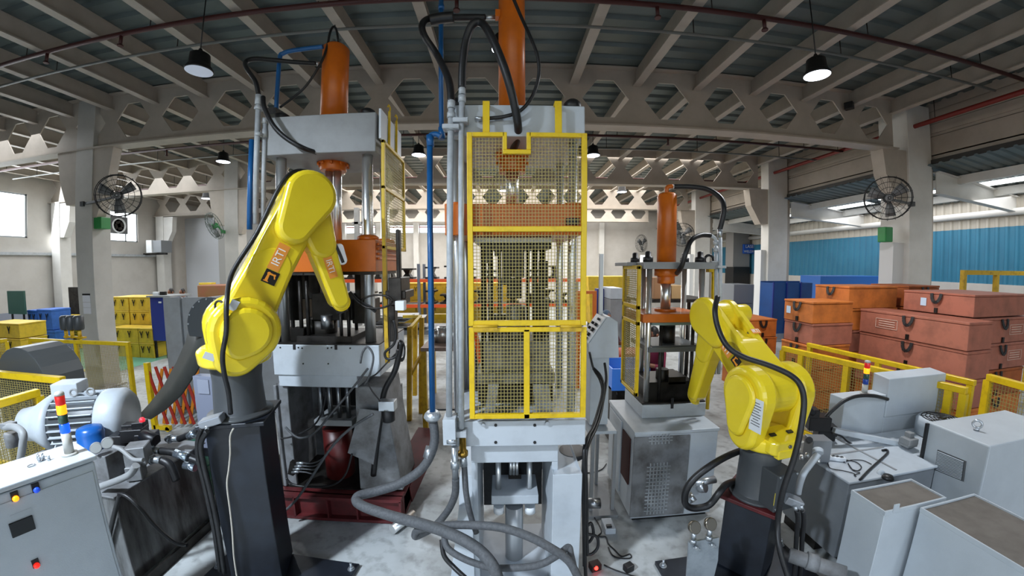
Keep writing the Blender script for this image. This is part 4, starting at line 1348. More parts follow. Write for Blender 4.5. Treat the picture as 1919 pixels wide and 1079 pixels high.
# --- left hydraulic power unit
hu = thing('hydraulic_power_unit', 'oil stained hydraulic power unit with big grey motor at the left', 'machine', (-3.4, 2.7, 0))
b = B()
b.loft([[(-2.92, 2.12, 0.06), (-2.92, 3.1, 0.06), (-4.4, 3.1, 0.06), (-4.4, 2.12, 0.06)], [(-2.95, 2.14, 0.80), (-2.95, 3.08, 0.80), (-4.4, 3.08, 0.80), (-4.4, 2.14, 0.80)]], smooth=False)
b.done('oil_tank', mat('oil streaked steel', '7A7B7B', 0.32, 0.3, col2='2E2B28', scale=6, amount=0.9, stretch=(1.2, 1.2, 0.25), lo=0.35, hi=0.65), hu, bevel=0.01)
B().box(-4.42, -2.93, 2.12, 3.1, 0.80, 0.815).done('tank_lid', 'dirty', hu, bevel=0.004, seg=1)
b = B().box(-2.90, -2.84, 1.9, 3.4, 0.0, 0.05).box(-2.86, -2.84, 1.9, 3.4, 0.05, 0.09)
b.done('sump_rail', 'dark', hu)
# motor
mc = P(168, 786, Z=1.08)
ax = Vector((0.86, 0.42, 0.0)).normalized()
mc = Vector((mc.x, mc.y, 1.08))
b = B().cyl(mc - ax * 0.26, mc + ax * 0.16, 0.245, seg=36)
sd = Vector((-ax.y, ax.x, 0))
b.done('motor_body', 'robotgrey', hu, bevel=0.008)  # darker than the fins, so shade between them is in the colour
for k in range(26):
    t = 2 * math.pi * k / 26
    o = sd * math.cos(t) + Vector((0, 0, 1)) * math.sin(t)
    b = B().bar(mc - ax * 0.24 + o * 0.255, mc + ax * 0.15 + o * 0.255, 0.010, 0.05, up=o)
    b.done('cooling_fin', 'press', hu)
b = B().lathe(mc + ax * 0.16, ax, [(0, 0.275), (0.02, 0.285), (0.16, 0.285), (0.21, 0.24), (0.23, 0.12), (0.235, 0)], 36)
b.done('fan_cover', 'press', hu)
b = B().lathe(mc - ax * 0.26, -ax, [(0, 0.25), (0.03, 0.27), (0.06, 0.27), (0.22, 0.17), (0.34, 0.15), (0.34, 0)], 32)
b.done('bell_housing', 'press', hu)
b = B().obox(mc - ax * 0.17 + Vector((0, 0, 0.30)) + sd * 0.06, (0.24, 0.2, 0.15), Matrix((ax, sd, Vector((0, 0, 1)))).transposed())
b.done('terminal_box', 'press', hu, bevel=0.008)
for k in (-0.05, 0.10):
    b = B(); c = mc + ax * k + Vector((0, 0, 0.27)) - sd * 0.10
    b.tube([c + ax * (0.032 * math.cos(t)) + Vector((0, 0, 0.032 + 0.032 * math.sin(t))) for t in [q * math.pi / 5 for q in range(11)]], 0.009, 8, sub=2)
    b.done('lifting_eye', 'press_dim', hu)
b = B().box(mc.x - 0.3, mc.x + 0.2, mc.y - 0.18, mc.y + 0.22, 0.815, 0.90)
b.done('motor_foot', 'press_dim', hu)
# blue accumulator
p = P(166, 796, Z=1.17)
b = B().lathe((p.x, p.y, 0.82), (0, 0, 1), [(0, 0.09), (0.12, 0.105), (0.20, 0.11), (0.205, 0.105), (0.28, 0.11), (0.325, 0.098), (0.34, 0.06), (0.34, 0)], 28)
b.done('oil_filter', mat('blue filter paint', '1C5CA8', 0.3), hu)
# bent suction pipe at far left
b = B().tube([P(38, 868, Y=2.05), P(43, 835, Y=2.05), P(44, 812, Y=2.06), P(30, 800, Y=2.08), P(12, 800, Y=2.1)], 0.028, 12)
b.done('return_pipe', 'press_dim', hu)
b = B(); c = P(20, 810, Y=2.12)
b.cyl(c - Vector((0, 0, 0.12)), c, 0.05, seg=18).obox(c + Vector((0, 0, 0.06)), (0.09, 0.09, 0.05))
b.done('valve', 'dirty', hu, bevel=0.004, seg=1)
# valve stack
vb = P(250, 818, Y=2.7)
b = B()
for k, (x, y, w, d, h) in enumerate(((228, 822, .16, .14, .10), (252, 812, .18, .14, .11), (276, 822, .16, .12, .12), (245, 800, .12, .1, .07), (262, 797, .1, .1, .08), (225, 835, .1, .1, .1))):
    c = P(x, y, Y=2.62 + 0.02 * k)
    b.obox(c, (w, d, h), Matrix.Rotation(0.4, 3, 'Z'))
b.cyl(P(266, 815, Y=2.6), P(292, 825, Y=2.6), 0.05, seg=14).cyl(P(240, 806, Y=2.6), P(215, 822, Y=2.6), 0.02, seg=10)
b.done('valve_stack', mat('black valve casting', '17171A', 0.4, 0.3), hu, bevel=0.005, seg=1)
b = B().lathe(P(266, 790, Y=2.62), (0, 0, 1), [(0, 0.022), (0.02, 0.024), (0.035, 0.014), (0.037, 0)], 14)
b.done('red_knob', mat('glowing red plug', 'E8303C', 0.3, emit='E8303C', estr=0.8), hu)
for x, y in ((180, 838), (201, 829)):
    c = P(x, y, Y=2.3)
    d = Vector((0.75, -0.6, 0.15)).normalized()
    b = B().cyl(c, c + d * 0.04, 0.044, seg=22)
    g = b.done('pressure_gauge', mat('grey gauge case', '8B8D8E', 0.4), hu, bevel=0.003, seg=1)
    B().cyl(c + d * 0.04, c + d * 0.042, 0.037, seg=22).done('gauge_face', mat('gauge dial', 'A9ABA8', 0.3), g)
b = B().box(P(180, 900, Y=2.3).x, P(205, 900, Y=2.3).x, 2.3, 2.5, 0.815, P(190, 855, Y=2.3).z)
b.done('gauge_block', 'dirty', hu, bevel=0.004, seg=1)
b = B().tube(pts(2.3, (212, 837), (226, 842), (238, 852), (250, 861), (268, 862)), 0.016, 10)
b.done('steel_pipe', 'press_dim', hu)
b = B().tube(pts(2.15, (186, 912), (220, 900), (244, 888), (254, 872)), 0.026, 12)
b.done('steel_pipe', 'press_dim', hu)
b = B(); c = P(258, 850, Y=2.45)
b.obox(c, (0.16, 0.16, 0.16), Matrix.Rotation(0.5, 3, 'Z')).obox(c + Vector((0.02, -0.06, -0.12)), (0.12, 0.12, 0.12), Matrix.Rotation(0.5, 3, 'Z'))
b.done('manifold_block', 'dirty', hu, bevel=0.006, seg=1)
for (x0, y0), (x1, y1), (x2, y2), (x3, y3), yy in (((276, 843), (300, 845), (326, 848), (376, 866), 2.6), ((278, 861), (302, 862), (318, 872), (330, 900), 2.5), ((312, 822), (335, 822), (352, 815), (372, 806), 2.85)):
    b = B().cyl(P(x0, y0, Y=yy), P(x1, y1, Y=yy), 0.03, seg=14).cyl(P(x0 + 4, y0, Y=yy), P(x0 + 8, y0 + 0.3, Y=yy), 0.042, seg=6)
    b.done('hose_fitting', 'galv', hu)
    B().tube([P(x1, y1, Y=yy), P(x2, y2, Y=yy), P(x3, y3, Y=yy)], 0.033, 12).done('pressure_hose', 'black', hu)
for x0, y0, x1, y1, yy in ((328, 849, 352, 857, 2.58), (346, 871, 366, 876, 2.6), (354, 818, 366, 810, 2.83)):
    B().cyl(P(x0, y0, Y=yy), P(x1, y1, Y=yy), 0.036, seg=14).done('crimp_sleeve', mat('bright zinc', 'C8D6E2', 0.2, 0.9), hu)
b = B().tube(pts(2.12, (222, 925), (238, 930), (262, 952), (290, 985), (325, 1015), (350, 1022)), 0.014, 8)
b.done('loose_cable', 'black', hu)
b = B().tube(pts(2.1, (224, 928), (215, 960), (206, 1000), (200, 1040)), 0.018, 8)
b.done('loose_cable', 'black', hu)
gt = thing('oil_drum', 'dark green drum standing between the left power unit and the pedestal', 'drum', (-2.72, 3.42, 0))
c = P(350, 840, Y=3.42)
b = B().lathe((c.x, 3.42, 0), (0, 0, 1), [(0, 0.25), (0.02, 0.26), (c.z * .33, 0.25), (c.z * .35, 0.265), (c.z * .37, 0.25), (c.z * .66, 0.25), (c.z * .68, 0.265), (c.z * .7, 0.25), (c.z - .01, 0.26), (c.z, 0.25), (c.z - .012, 0.23), (c.z - .012, 0)], 28)
b.done('body', mat('dark green paint', '1C5A4A', 0.35, col2='143C33', scale=4, amount=0.6), gt)

# --- junction boxes on the pedestals with their cables
jb = thing('junction_box', 'grey connector box on the back of the left pedestal', 'connector', tuple(P(395, 790, Y=2.2)))
c = P(397, 788, Y=2.2)
B().obox(c, (0.15, 0.1, 0.055), Matrix.Rotation(0.35, 3, 'Z') @ Matrix.Rotation(-0.25, 3, 'Y')).done('housing', mat('grey connector casting', '8E9297', 0.35, 0.4), jb, bevel=0.008)
for x, y in ((379, 793), (388, 797)):
    B().cyl(P(x, y, Y=2.16), P(x - 2, y + 10, Y=2.16), 0.016, seg=12).done('gland', 'galv', jb)
tag(B().tube(pts(2.14, (378, 803), (370, 825), (371, 860), (382, 905), (392, 950), (402, 1000), (412, 1070)), 0.017, 10).done('cable', 'black'), 'outer of two black cables running down the left edge of the left pedestal', 'cable')
tag(B().tube(pts(2.13, (388, 808), (376, 832), (381, 870), (392, 915), (402, 960), (411, 1010), (420, 1075)), 0.017, 10).done('cable', 'black'), 'inner of two black cables running down the left edge of the left pedestal', 'cable')
tag(B().tube(pts(2.1, (437, 803), (431, 818), (431, 850), (428, 880), (425, 910), (431, 960), (435, 1000), (438, 1045), (445, 1090)), 0.0055, 8).done('cable', mat('cream cable', 'B6B0A4', 0.5)), 'thin cream cable hanging down the front of the left pedestal', 'cable')
jb = thing('junction_box', 'grey connector box on the right side of the right pedestal', 'connector', tuple(P(1485, 940, Y=2.15)))
c = P(1486, 938, Y=2.15)
B().obox(c, (0.13, 0.09, 0.06), Matrix.Rotation(-0.35, 3, 'Z') @ Matrix.Rotation(0.35, 3, 'Y')).done('housing', mat('grey connector casting', '8E9297', 0.35, 0.4), jb, bevel=0.008)
for x, y in ((1490, 948), (1501, 946)):
    B().cyl(P(x, y, Y=2.1), P(x + 3, y + 10, Y=2.1), 0.015, seg=12).done('gland', 'galv', jb)
for i, x in enumerate((1494, 1505)):
    tag(B().tube(pts(2.09, (x, 957), (x + 2, 975), (x - 1, 1010), (x - 3, 1050), (x - 8, 1100)), 0.017, 10).done('cable', 'black'), ('inner' if i == 0 else 'outer') + ' black cable dropping from the connector box of the right pedestal', 'cable')
tag(B().tube(pts(2.4, (1405, 838, 2.72), (1368, 852, 2.5), (1335, 870), (1304, 893), (1287, 915), (1283, 935), (1288, 948), (1305, 952), (1330, 945), (1350, 920), (1364, 906, 2.5), (1392, 898, 2.72)), 0.026, 12).done('hose', 'black'), 'thick black hydraulic hose looping beside the right pedestal', 'hose')
b = B().cyl(P(1290, 925, Y=2.5), P(1300, 940, Y=2.45), 0.03, seg=12).cyl(P(1302, 905, Y=2.6), P(1340, 898, Y=2.6), 0.03, seg=12)
b.obox(P(1298, 915, Y=2.62), (0.07, 0.07, 0.07)).cyl(P(1310, 912, Y=2.6), P(1322, 912, Y=2.56), 0.045, seg=16)
tag(b.done('hose_coupling', 'galv'), 'galvanised hose couplings on the front of the small press cabinet', 'fitting')

# --- right hydraulic power unit
ru = thing('hydraulic_power_unit', 'pale grey hydraulic power unit with vertical motor at the right', 'machine', (3.2, 2.7, 0))
B().box(2.72, 3.70, 2.27, 2.92, 0.10, 0.80).box(3.70, 4.66, 2.47, 2.92, 0.10, 0.80).done('oil_tank', mat('mid grey tank paint', '7E8388', 0.4, col2='6C7175', scale=3, amount=0.6), ru, bevel=0.008)
B().box(2.74, 4.6, 2.5, 2.9, 0, 0.10).done('plinth', 'dark', ru)
B().box(2.70, 3.705, 2.25, 2.94, 0.80, 0.82).box(3.705, 4.68, 2.45, 2.94, 0.80, 0.82).done('tank_lid', 'press', ru, bevel=0.004, seg=1)
b = B().box(2.75, 3.55, 2.66, 2.68, 0.82, 0.825).box(3.25, 3.27, 2.3, 2.92, 0.82, 0.826)
b.done('lid_seams', 'press_dim', ru)['kind'] = 'stuff'
b = B().bar(P(1563, 806, Y=2.85), P(1695, 833, Y=2.66), 0.05, 0.05)
b.done('cross_rail', 'press', ru, bevel=0.006)
b = B()
a, c = P(1702, 808, Y=2.62), P(1700, 895, Y=2.45)
b.bar((a.x, 2.6, 0.82), (a.x, 2.6, a.z), 0.06, 0.06).obox((a.x, 2.6, a.z - 0.10), (0.13, 0.1, 0.07)).obox((a.x - 0.02, 2.58, 0.90), (0.12, 0.1, 0.06))
b.done('rail_post', 'press_dim', ru, bevel=0.004, seg=1)
vm = P(1765, 790, Y=2.70)
zc_ = vm.z
b = B().cyl((vm.x, 2.70, 0.82), (vm.x, 2.70, zc_ - 0.04), 0.2, seg=32)
b.done('motor_body', 'press_dim', ru)
b = B().lathe((vm.x, 2.70, zc_ - 0.14), (0, 0, 1), [(0, 0.225), (0.14, 0.225), (0.17, 0.205), (0.172, 0.19)], 36)
b.done('fan_cowl', 'press', ru)
b = B()
for k in range(5):
    rr = 0.04 + k * 0.035
    n = 28
    b.tube([Vector((vm.x + rr * math.cos(2 * math.pi * q / n), 2.70 + rr * math.sin(2 * math.pi * q / n), zc_ + 0.035)) for q in range(n + 1)], 0.005, 5, sub=1)
for k in range(8):
    t = 2 * math.pi * k / 8
    b.bar((vm.x, 2.70, zc_ + 0.034), (vm.x + 0.19 * math.cos(t), 2.70 + 0.19 * math.sin(t), zc_ + 0.034), 0.008, 0.006)
b.done('fan_grille', 'dark', ru)['kind'] = 'stuff'
b = B()
for x, y, w, d, h in ((1532, 790, .2, .16, .14), (1545, 812, .16, .14, .1), (1520, 772, .12, .12, .08), (1556, 805, .1, .12, .1)):
    b.obox(P(x, y, Y=2.95), (w, d, h), Matrix.Rotation(-0.4, 3, 'Z'))
b.cyl(P(1525, 775, Y=2.9), P(1512, 762, Y=2.9), 0.03, seg=12)
b.done('valve_stack', mat('black valve casting', '17171A', 0.4, 0.3), ru, bevel=0.006, seg=1)
b = B(); c = P(1532, 840, Y=2.62)
b.obox(c, (0.17, 0.14, 0.2), Matrix.Rotation(-0.25, 3, 'Z'))
b.done('manifold_block', mat('grey block', '84888C', 0.35, 0.3), ru, bevel=0.005, seg=1)
b = B().cyl(P(1515, 826, Y=2.54), P(1518, 824, Y=2.5), 0.025, seg=14)
b.done('block_port', 'black', ru)
b = B().tube(pts(2.4, (1534, 850), (1522, 866), (1508, 885), (1500, 905), (1496, 925)), 0.026, 12)
b.lathe(P(1534, 849, Y=2.4), Vector((0.4, 0.6, 0.6)), [(0, 0.04), (0.03, 0.04), (0.04, 0.03)], 14)
b.done('bent_pipe', 'press', ru)
for x, y in ((1503, 857), (1513, 853), (1526, 863), (1534, 864)):
    b = B().lathe(P(x, y, Y=2.5), (0, 0, 1), [(-0.02, 0.016), (0.0, 0.018), (0.018, 0.014), (0.022, 0)], 12)
    b.done('cap_nut', 'chrome', ru)
b = B().tube(pts(2.3, (1646, 905), (1648, 890), (1654, 882)), 0.026, 10)
b.done('filler_pipe', 'press', ru)
b = B().lathe(P(1664, 897, Z=0.82), (0, 0, 1), [(0, 0.045), (0.01, 0.045), (0.03, 0.035), (0.032, 0)], 20)
b.done('filler_cap', 'black', ru)
# cables and socket strip on the tank lid
ss = thing('power_strip', 'white socket strip lying on the tank lid of the right power unit', 'power strip', tuple(P(1570, 860, Z=0.82)))
a, c = P(1554, 857, Z=0.84), P(1585, 861, Z=0.84)
B().bar(a, c, 0.05, 0.035).done('housing', 'white', ss, bevel=0.005)
b = B(); dd = (c - a)
for k in (0.25, 0.5, 0.75):
    b.obox(a + dd * k + Vector((0, 0, 0.019)), (0.03, 0.02, 0.004))
b.done('sockets', 'black', ss)['kind'] = 'stuff'
def on_lid(label, *xy, r=0.004, z=0.828):
    tag(B().tube([P(x, y, Z=z) for x, y in xy], r, 6).done('cable', 'black'), label, 'cable')
on_lid('thin black cable looped on the tank lid beside the white socket strip', (1586, 862), (1605, 866), (1615, 875), (1608, 882), (1596, 878), (1590, 868), (1600, 882), (1612, 886), (1602, 890), (1605, 893))
on_lid('thin black cable curving along the front edge of the right tank lid', (1552, 866), (1555, 876), (1566, 880), (1580, 882), (1600, 887), (1604, 892))
on_lid('thin black cable lying from the socket strip to the thick cable on the tank lid', (1582, 866), (1598, 862), (1618, 863), (1634, 870))
on_lid('thick black cable lying diagonally across the right tank lid', (1612, 899), (1630, 880), (1650, 862), (1664, 848), (1662, 843), (1654, 844), r=0.010, z=0.832)
tag(B().tube(pts(2.82, (1560, 812), (1578, 818), (1590, 828), (1612, 837), (1630, 834), (1648, 827), (1668, 827), (1694, 832)), 0.009, 8).done('cable', 'black'), 'black cable pair sagging below the cross rail of the right power unit', 'cable')
# starter boxes behind the tank
sb_ = thing('starter_box', 'low grey switch box carrying a signal tower behind the right tank', 'switch box', tuple(P(1640, 815, Y=3.0)))
zt2 = P(1582, 748, Y=2.96).z
x0, x1 = P(1580, 780, Y=2.96).x, 4.72
xa, xb = P(1662, 735, Y=2.97).x, 4.74
ztm = P(1700, 776, Y=2.96).z
B().box(x0, xa - 0.002, 2.96, 3.14, 0.0, zt2).box(xa - 0.002, xb, 2.96, 3.14, 0.0, ztm).done('body', 'cabinet', sb_, bevel=0.008)
sb2 = thing('starter_box', 'taller grey switch box with sloped lid standing behind the right motor', 'switch box', ((xa + xb) / 2, 3.05, ztm))
zt3 = P(1700, 706, Y=2.97).z
b = B().prism([(xa, 2.95, ztm), (xa, 3.14, ztm), (xa, 3.14, zt3 + 0.02), (xa, 2.95, zt3)], (xb - xa, 0, 0))
b.done('body', 'cabinet', sb2, bevel=0.008)
p = P(1619, 749, Y=3.05)
stack_light('signal tower with lit amber lens behind the right power unit', (p.x, 3.05, zt2), 0.027, 0.056, [('blue_lens', off_blue), ('green_lens', off_green), ('amber_lens', lit_amber), ('red_lens', off_red)], 0.10)
tag(B().tube(pts(2.9, (1544, 792, 2.93), (1550, 780), (1565, 765), (1585, 750), (1610, 742), (1640, 742), (1664, 748, 2.955)), 0.018, 10).done('cable', 'black'), 'black cable arching over the low switch box behind the right robot', 'cable')
# big control cabinet on the right
rc_ = thing('control_cabinet', 'large pale grey control cabinet with lifting eye and vent at the right edge', 'cabinet', (4.4, 2.15, 0))
zcb = 1.15
ca, cb, cd = P(1739, 790, Z=zcb), P(1855, 836, Z=zcb), P(1896, 755, Z=zcb)
wv = (cb - ca)
lv = Vector((1.1, -0.03, 0))
b = B().prism([(q.x, q.y, 0.05) for q in (ca, cb, cb + lv, ca + lv)], (0, 0, zcb - 0.05))
b.done('body', 'cabinet', rc_, bevel=0.012)
b = B().prism([(q.x, q.y, 0.05) for q in (ca - wv * 0.0 + Vector((-0.03, 0, 0)), ca + wv * 0.04 + Vector((-0.03, 0, 0)), ca + wv * 0.04, ca)], (0, 0, zcb - 0.06))
b.done('door_seal', 'black', rc_)
ez = P(1829, 806, Z=zcb)
b = B().cyl((ez.x, ez.y, zcb), (ez.x, ez.y, zcb + 0.025), 0.022, seg=14)
b.tube([Vector((ez.x + 0.034 * math.cos(t) * 0.5, ez.y - 0.034 * math.cos(t) * 0.86, zcb + 0.055 + 0.032 * math.sin(t))) for t in [k * math.pi / 6 for k in range(13)]], 0.010, 8, sub=2)
b.done('lifting_eye', 'galv', rc_)
nv = Vector((-1, 0, 0))
wd = wv.normalized()
vmid = ca.lerp(cb, 0.45); vmid.z = 0
def cface(x, y):
    d = ray(x, y); n = wd.cross(Vector((0, 0, 1))); t = (ca - CP).dot(n) / d.dot(n); return CP + d * t
q0, q1, q2, q3 = cface(1757, 842), cface(1811, 864), cface(1806, 902), cface(1752, 880)
b = B()
nn = Vector((-1, 0, 0))
b.loft([[q + nn * 0.001 for q in (q0, q1, q2, q3)], [q + nn * 0.014 for q in (q0.lerp(q2, .03), q1.lerp(q3, .03), q2.lerp(q0, .03), q3.lerp(q1, .03))]], smooth=False)
vt = b.done('vent', 'robotgrey', rc_)  # dark plate colours in the shaded gaps between the louvres
for k in range(13):
    t = (k + 0.7) / 14
    b = B().bar(q0.lerp(q3, t).lerp(q1.lerp(q2, t), 0.06) + nn * 0.018, q0.lerp(q3, t).lerp(q1.lerp(q2, t), 0.94) + nn * 0.018, 0.010, 0.0055)
    b.done('louvre', mat('vent louvre', 'B9C0C6', 0.4), vt)
b = B().cyl(cface(1858, 940), cface(1858, 940) + nn * 0.01, 0.01, seg=8)
# two open-topped duct boxes
dusty = mat('dusty brown plate', '6E675F', 0.8, col2='5A534B', scale=5, amount=0.7)
def duct(label, x0, x1, y0, y1, zt, skew=0.0):
    t = thing('cable_duct_box', label, 'box', ((x0 + x1) / 2, (y0 + y1) / 2, 0))
    w = 0.012
    b = B().box(x0, x1, y0, y1, 0, zt - 0.03)
    b.done('body', 'cabinet', t, bevel=0.004, seg=1)
    B().box(x0 + w, x1 - w, y0 + w, y1 - w, zt - 0.03, zt - 0.012).done('dusty_top', dusty, t)
    b = B().box(x0, x1, y0, y0 + w, zt - 0.03, zt).box(x0, x1, y1 - w, y1, zt - 0.03, zt).box(x0, x0 + w, y0 + w, y1 - w, zt - 0.03, zt).box(x1 - w, x1, y0 + w, y1 - w, zt - 0.03, zt)
    b.done('rim', 'cabinet', t)
    return t
d1 = duct('smaller grey duct box with brown dusty top at the lower right', 2.50, 3.10, 1.78, 2.06, 0.9)
d2 = duct('larger grey duct box with brown dusty top at the lower right corner', 2.79, 3.36, 0.95, 1.75, 0.9)
b = B(); p = P(1672, 955, Z=0.9)
b.obox((p.x + 0.02, 1.776, 0.915), (0.05, 0.006, 0.06))
b.done('lug', 'cabinet', d1)
# floor cable pipe at right front
tag(B().cyl(P(1480, 1040, Y=1.98), P(1585, 1075, Y=1.75), 0.05, seg=18).cyl(P(1512, 1050, Y=1.9), P(1532, 1057, Y=1.86), 0.06, seg=18).done('pipe', 'dirty'), 'dirty grey pipe lying on the floor between right pedestal and duct box', 'pipe')
# gauge bracket in front of the right pedestal
gb = thing('gauge_bracket', 'galvanised floor bracket carrying two round pressure gauges', 'bracket', (1.55, 2.0, 0))
Yb = 2.06
b = B().prism([P(1291, 1016, Y=Yb), P(1348, 1008, Y=Yb), P(1346, 1050, Y=Yb), P(1336, 1092, Y=Yb), P(1286, 1092, Y=Yb)], (0, 0.012, 0))
b.done('plate', mat('galvanised plate', 'A2AAB0', 0.4, 0.5, col2='868E94', scale=12, amount=0.6), gb)
b = B().box(P(1290, 1070, Y=Yb).x, P(1340, 1070, Y=Yb).x, Yb, Yb + 0.25, 0.0, 0.02)
b.done('foot', 'galv', gb)
for x, y in ((1302, 988), (1332, 982)):
    c = P(x, y, Y=Yb - 0.02)
    d = Vector((0.1, -0.85, 0.45)).normalized()
    b = B().cyl(c - d * 0.02, c + d * 0.012, 0.042, seg=24)
    g = b.done('pressure_gauge', mat('tarnished gauge case', '8A8478', 0.25, 0.9), gb, bevel=0.003, seg=1)
    B().cyl(c + d * 0.012, c + d * 0.014, 0.035, seg=24).done('gauge_face', mat('old dial', '5E5A52', 0.2), g)
    b = B().cyl(c - Vector((0, 0, 0.04)), c - Vector((0, 0, 0.09)), 0.016, seg=12).lathe(c - Vector((0, 0, 0.09)), (0, 0, -1), [(0, 0.024), (0.03, 0.024)], 6)
    b.done('gauge_stem', 'galv', gb)
for x, y in ((1304, 1025), (1334, 1020)):
    c = P(x, y, Y=Yb - 0.005)
    b = B().cyl(c, c + Vector((0, -0.02, 0)), 0.014, seg=6).bar(c + Vector((-0.03, -0.01, 0.01)), c + Vector((0.03, -0.01, -0.015)), 0.01, 0.01)
    b.done('clamp_screw', 'galv', gb)
# ================================================================ crates
c_orange = mat('orange plywood crate', 'CC7430', 0.6, col2='8A4A1C', scale=5, amount=0.7, lo=0.42, hi=0.75)
c_pink = mat('faded red crate', 'B26C56', 0.6, col2='80503F', scale=5, amount=0.7, lo=0.42, hi=0.75)
c_brown = mat('dark orange crate', 'A8551E', 0.6, col2='6E3A18', scale=5, amount=0.7, lo=0.42, hi=0.75)
c_yellow = mat('yellow painted crate', 'D6B32A', 0.55, col2='A3872A', scale=6, amount=0.7, lo=0.45, hi=0.75)
c_blue = mat('blue painted crate', '2C62B8', 0.5, col2='234E94', scale=6, amount=0.6)
c_edge = mat('darkened crate edge', '5A3A22', 0.7)
black_print = mat('black stencil print', '1C1A16', 0.6)
pale_print = mat('pale stencil print', 'D9B8A6', 0.6)
def crate(label, x0, x1, y0, y1, z0, z1, m, group, face='-x', extra=None, cover=0.10):
    """lidded box; handle strap and latch on the face named; vertices around its own base"""
    t = thing('crate', label, 'crate', ((x0 + x1) / 2, (y0 + y1) / 2, z0), group)
    g = 0.006
    h = z1 - z0 - 0.008
    zl = z0 + h * (1 - cover)
    b = B().box(x0, x1, y0, y1, z0, zl - 0.004)
    b.done('body', m, t, bevel=0.006, seg=1)
    b = B().box(x0 - g, x1 + g, y0 - g, y1 + g, zl, z0 + h)
    b.done('lid', m, t, bevel=0.006, seg=1)
    if face == '-x':
        n, w, o = Vector((-1, 0, 0)), Vector((0, 1, 0)), Vector((x0 - g, (y0 + y1) / 2, 0))
    else:
        n, w, o = Vector((0, -1, 0)), Vector((1, 0, 0)), Vector(((x0 + x1) / 2, y0 - g, 0))
    if extra == 'v':
        # dark chain mark painted like a V
        for k in (-0.25, 0.2):
            L = (y1 - y0 if face == '-x' else x1 - x0) * k
            b = B()
            zt = z0 + h * 0.8
            b.bar(o + w * (L - 0.05) + Vector((0, 0, zt)) + n * 0.01, o + w * L + Vector((0, 0, zt - 0.13)) + n * 0.014, 0.02, 0.012)
            b.bar(o + w * (L + 0.05) + Vector((0, 0, zt)) + n * 0.01, o + w * L + Vector((0, 0, zt - 0.13)) + n * 0.014, 0.02, 0.012)
            b.bar(o + w * L + Vector((0, 0, zt - 0.11)) + n * 0.014, o + w * L + Vector((0, 0, zt - 0.19)) + n * 0.014, 0.02, 0.012)
            b.done('rope_handle', 'black', t)
    else:
        b = B()
        zt = z0 + h * 0.94
        pth = [o + w * (0.07 * math.cos(q)) + Vector((0, 0, zt - 0.135 * math.sin(q))) + n * (0.012 + 0.02 * math.sin(q)) for q in [k * math.pi / 8 for k in range(9)]]
        for p, q in zip(pth, pth[1:]):
            b.bar(p, q, 0.010, 0.046, up=(w if abs((q - p).normalized().z) > 0.7 else Vector((0, 0, 1))))
        b.done('handle', 'black', t)
        b = B().obox(o + Vector((0, 0, z0 + 0.045)) + n * 0.006, (0.02 if face == '-x' else 0.045, 0.045 if face == '-x' else 0.02, 0.075))
        b.done('latch', 'dark', t)
    if extra == 'label':
        b = B().obox(o + w * 0.2 + Vector((0, 0, z0 + h * 0.5)) + n * 0.002, (0.004, 0.09, 0.12) if face == '-x' else (0.09, 0.004, 0.12))
        b.done('paper_label', mat('blue white label', 'C4D8EA', 0.5), t)
    if extra == 'stencil':
        b = B()
        c = o + w * 0.35 + Vector((0, 0, z0 + h * 0.5)) + n * 0.001
        for dz in (0.07, -0.07):
            b.bar(c - w * 0.18 + Vector((0, 0, dz)), c + w * 0.18 + Vector((0, 0, dz)), 0.003, 0.008)
        for dw in (-0.18, 0.18):
            b.bar(c + w * dw - Vector((0, 0, 0.07)), c + w * dw + Vector((0, 0, 0.07)), 0.003, 0.008, up=w)
        for dz in (0.035, 0.0, -0.035):
            b.bar(c - w * 0.14 + Vector((0, 0, dz)), c + w * 0.13 + Vector((0, 0, dz)), 0.003, 0.012)
        b.done('stencil', pale_print, t)['kind'] = 'stuff'
    return t
GR = 'stacked orange and faded red crates behind the right fence'
def stack(x0, x1, y0, y1, tops, specs, face='-x'):
    for k, (lab, m, ex) in enumerate(specs):
        dx = [0.0, 0.02, -0.015, 0.01, -0.01, 0.0][k % 6]
        z1 = tops[k]
        z0 = tops[k + 1]
        crate(lab, x0 + dx, x1 + dx, y0, y1, z0, z1, m, GR, face, ex)
stack(4.82, 5.62, 5.0, 5.62, [1.96, 1.61, 1.26, 0.90, 0.54, 0.19], [
    ('orange crate with blue white label, topmost of the front left stack', c_orange, 'label'),
    ('faded red crate second from the top in the front left stack', c_pink, None),
    ('orange crate third from the top in the front left stack behind the fence', c_orange, None),
    ('orange crate fourth from the top in the front left stack behind the fence', c_orange, None),
    ('orange crate at the bottom of the front left stack behind the fence', c_orange, None)])
stack(5.74, 6.84, 5.2, 5.92, [2.19, 1.81, 1.44, 1.07, 0.71, 0.35, 0.0], [
    ('orange crate on top of the tallest stack, long side in view', c_orange, None),
    ('orange crate second from the top in the tallest stack', c_orange, None),
    ('faded red crate with torn grey label scraps in the tallest stack', c_pink, 'label'),
    ('orange crate fourth from the top in the tallest stack behind the fence', c_orange, None),
    ('orange crate fifth from the top in the tallest stack behind the fence', c_orange, None),
    ('orange crate at the bottom of the tallest stack behind the fence', c_orange, None)])
stack(7.05, 7.85, 5.15, 5.9, [2.2, 1.82, 1.45, 1.08, 0.72, 0.36, 0.0], [
    ('dark orange crate between the tallest stack and the red top crate', c_brown, None),
    ('dark orange crate under the one beside the red top crate', c_brown, None),
    ('dark orange crate third down beside the tallest stack', c_brown, None),
    ('dark orange crate fourth down beside the tallest stack', c_brown, None),
    ('dark orange crate fifth down beside the tallest stack', c_brown, None),
    ('dark orange crate at the floor beside the tallest stack', c_brown, None)], '-y')
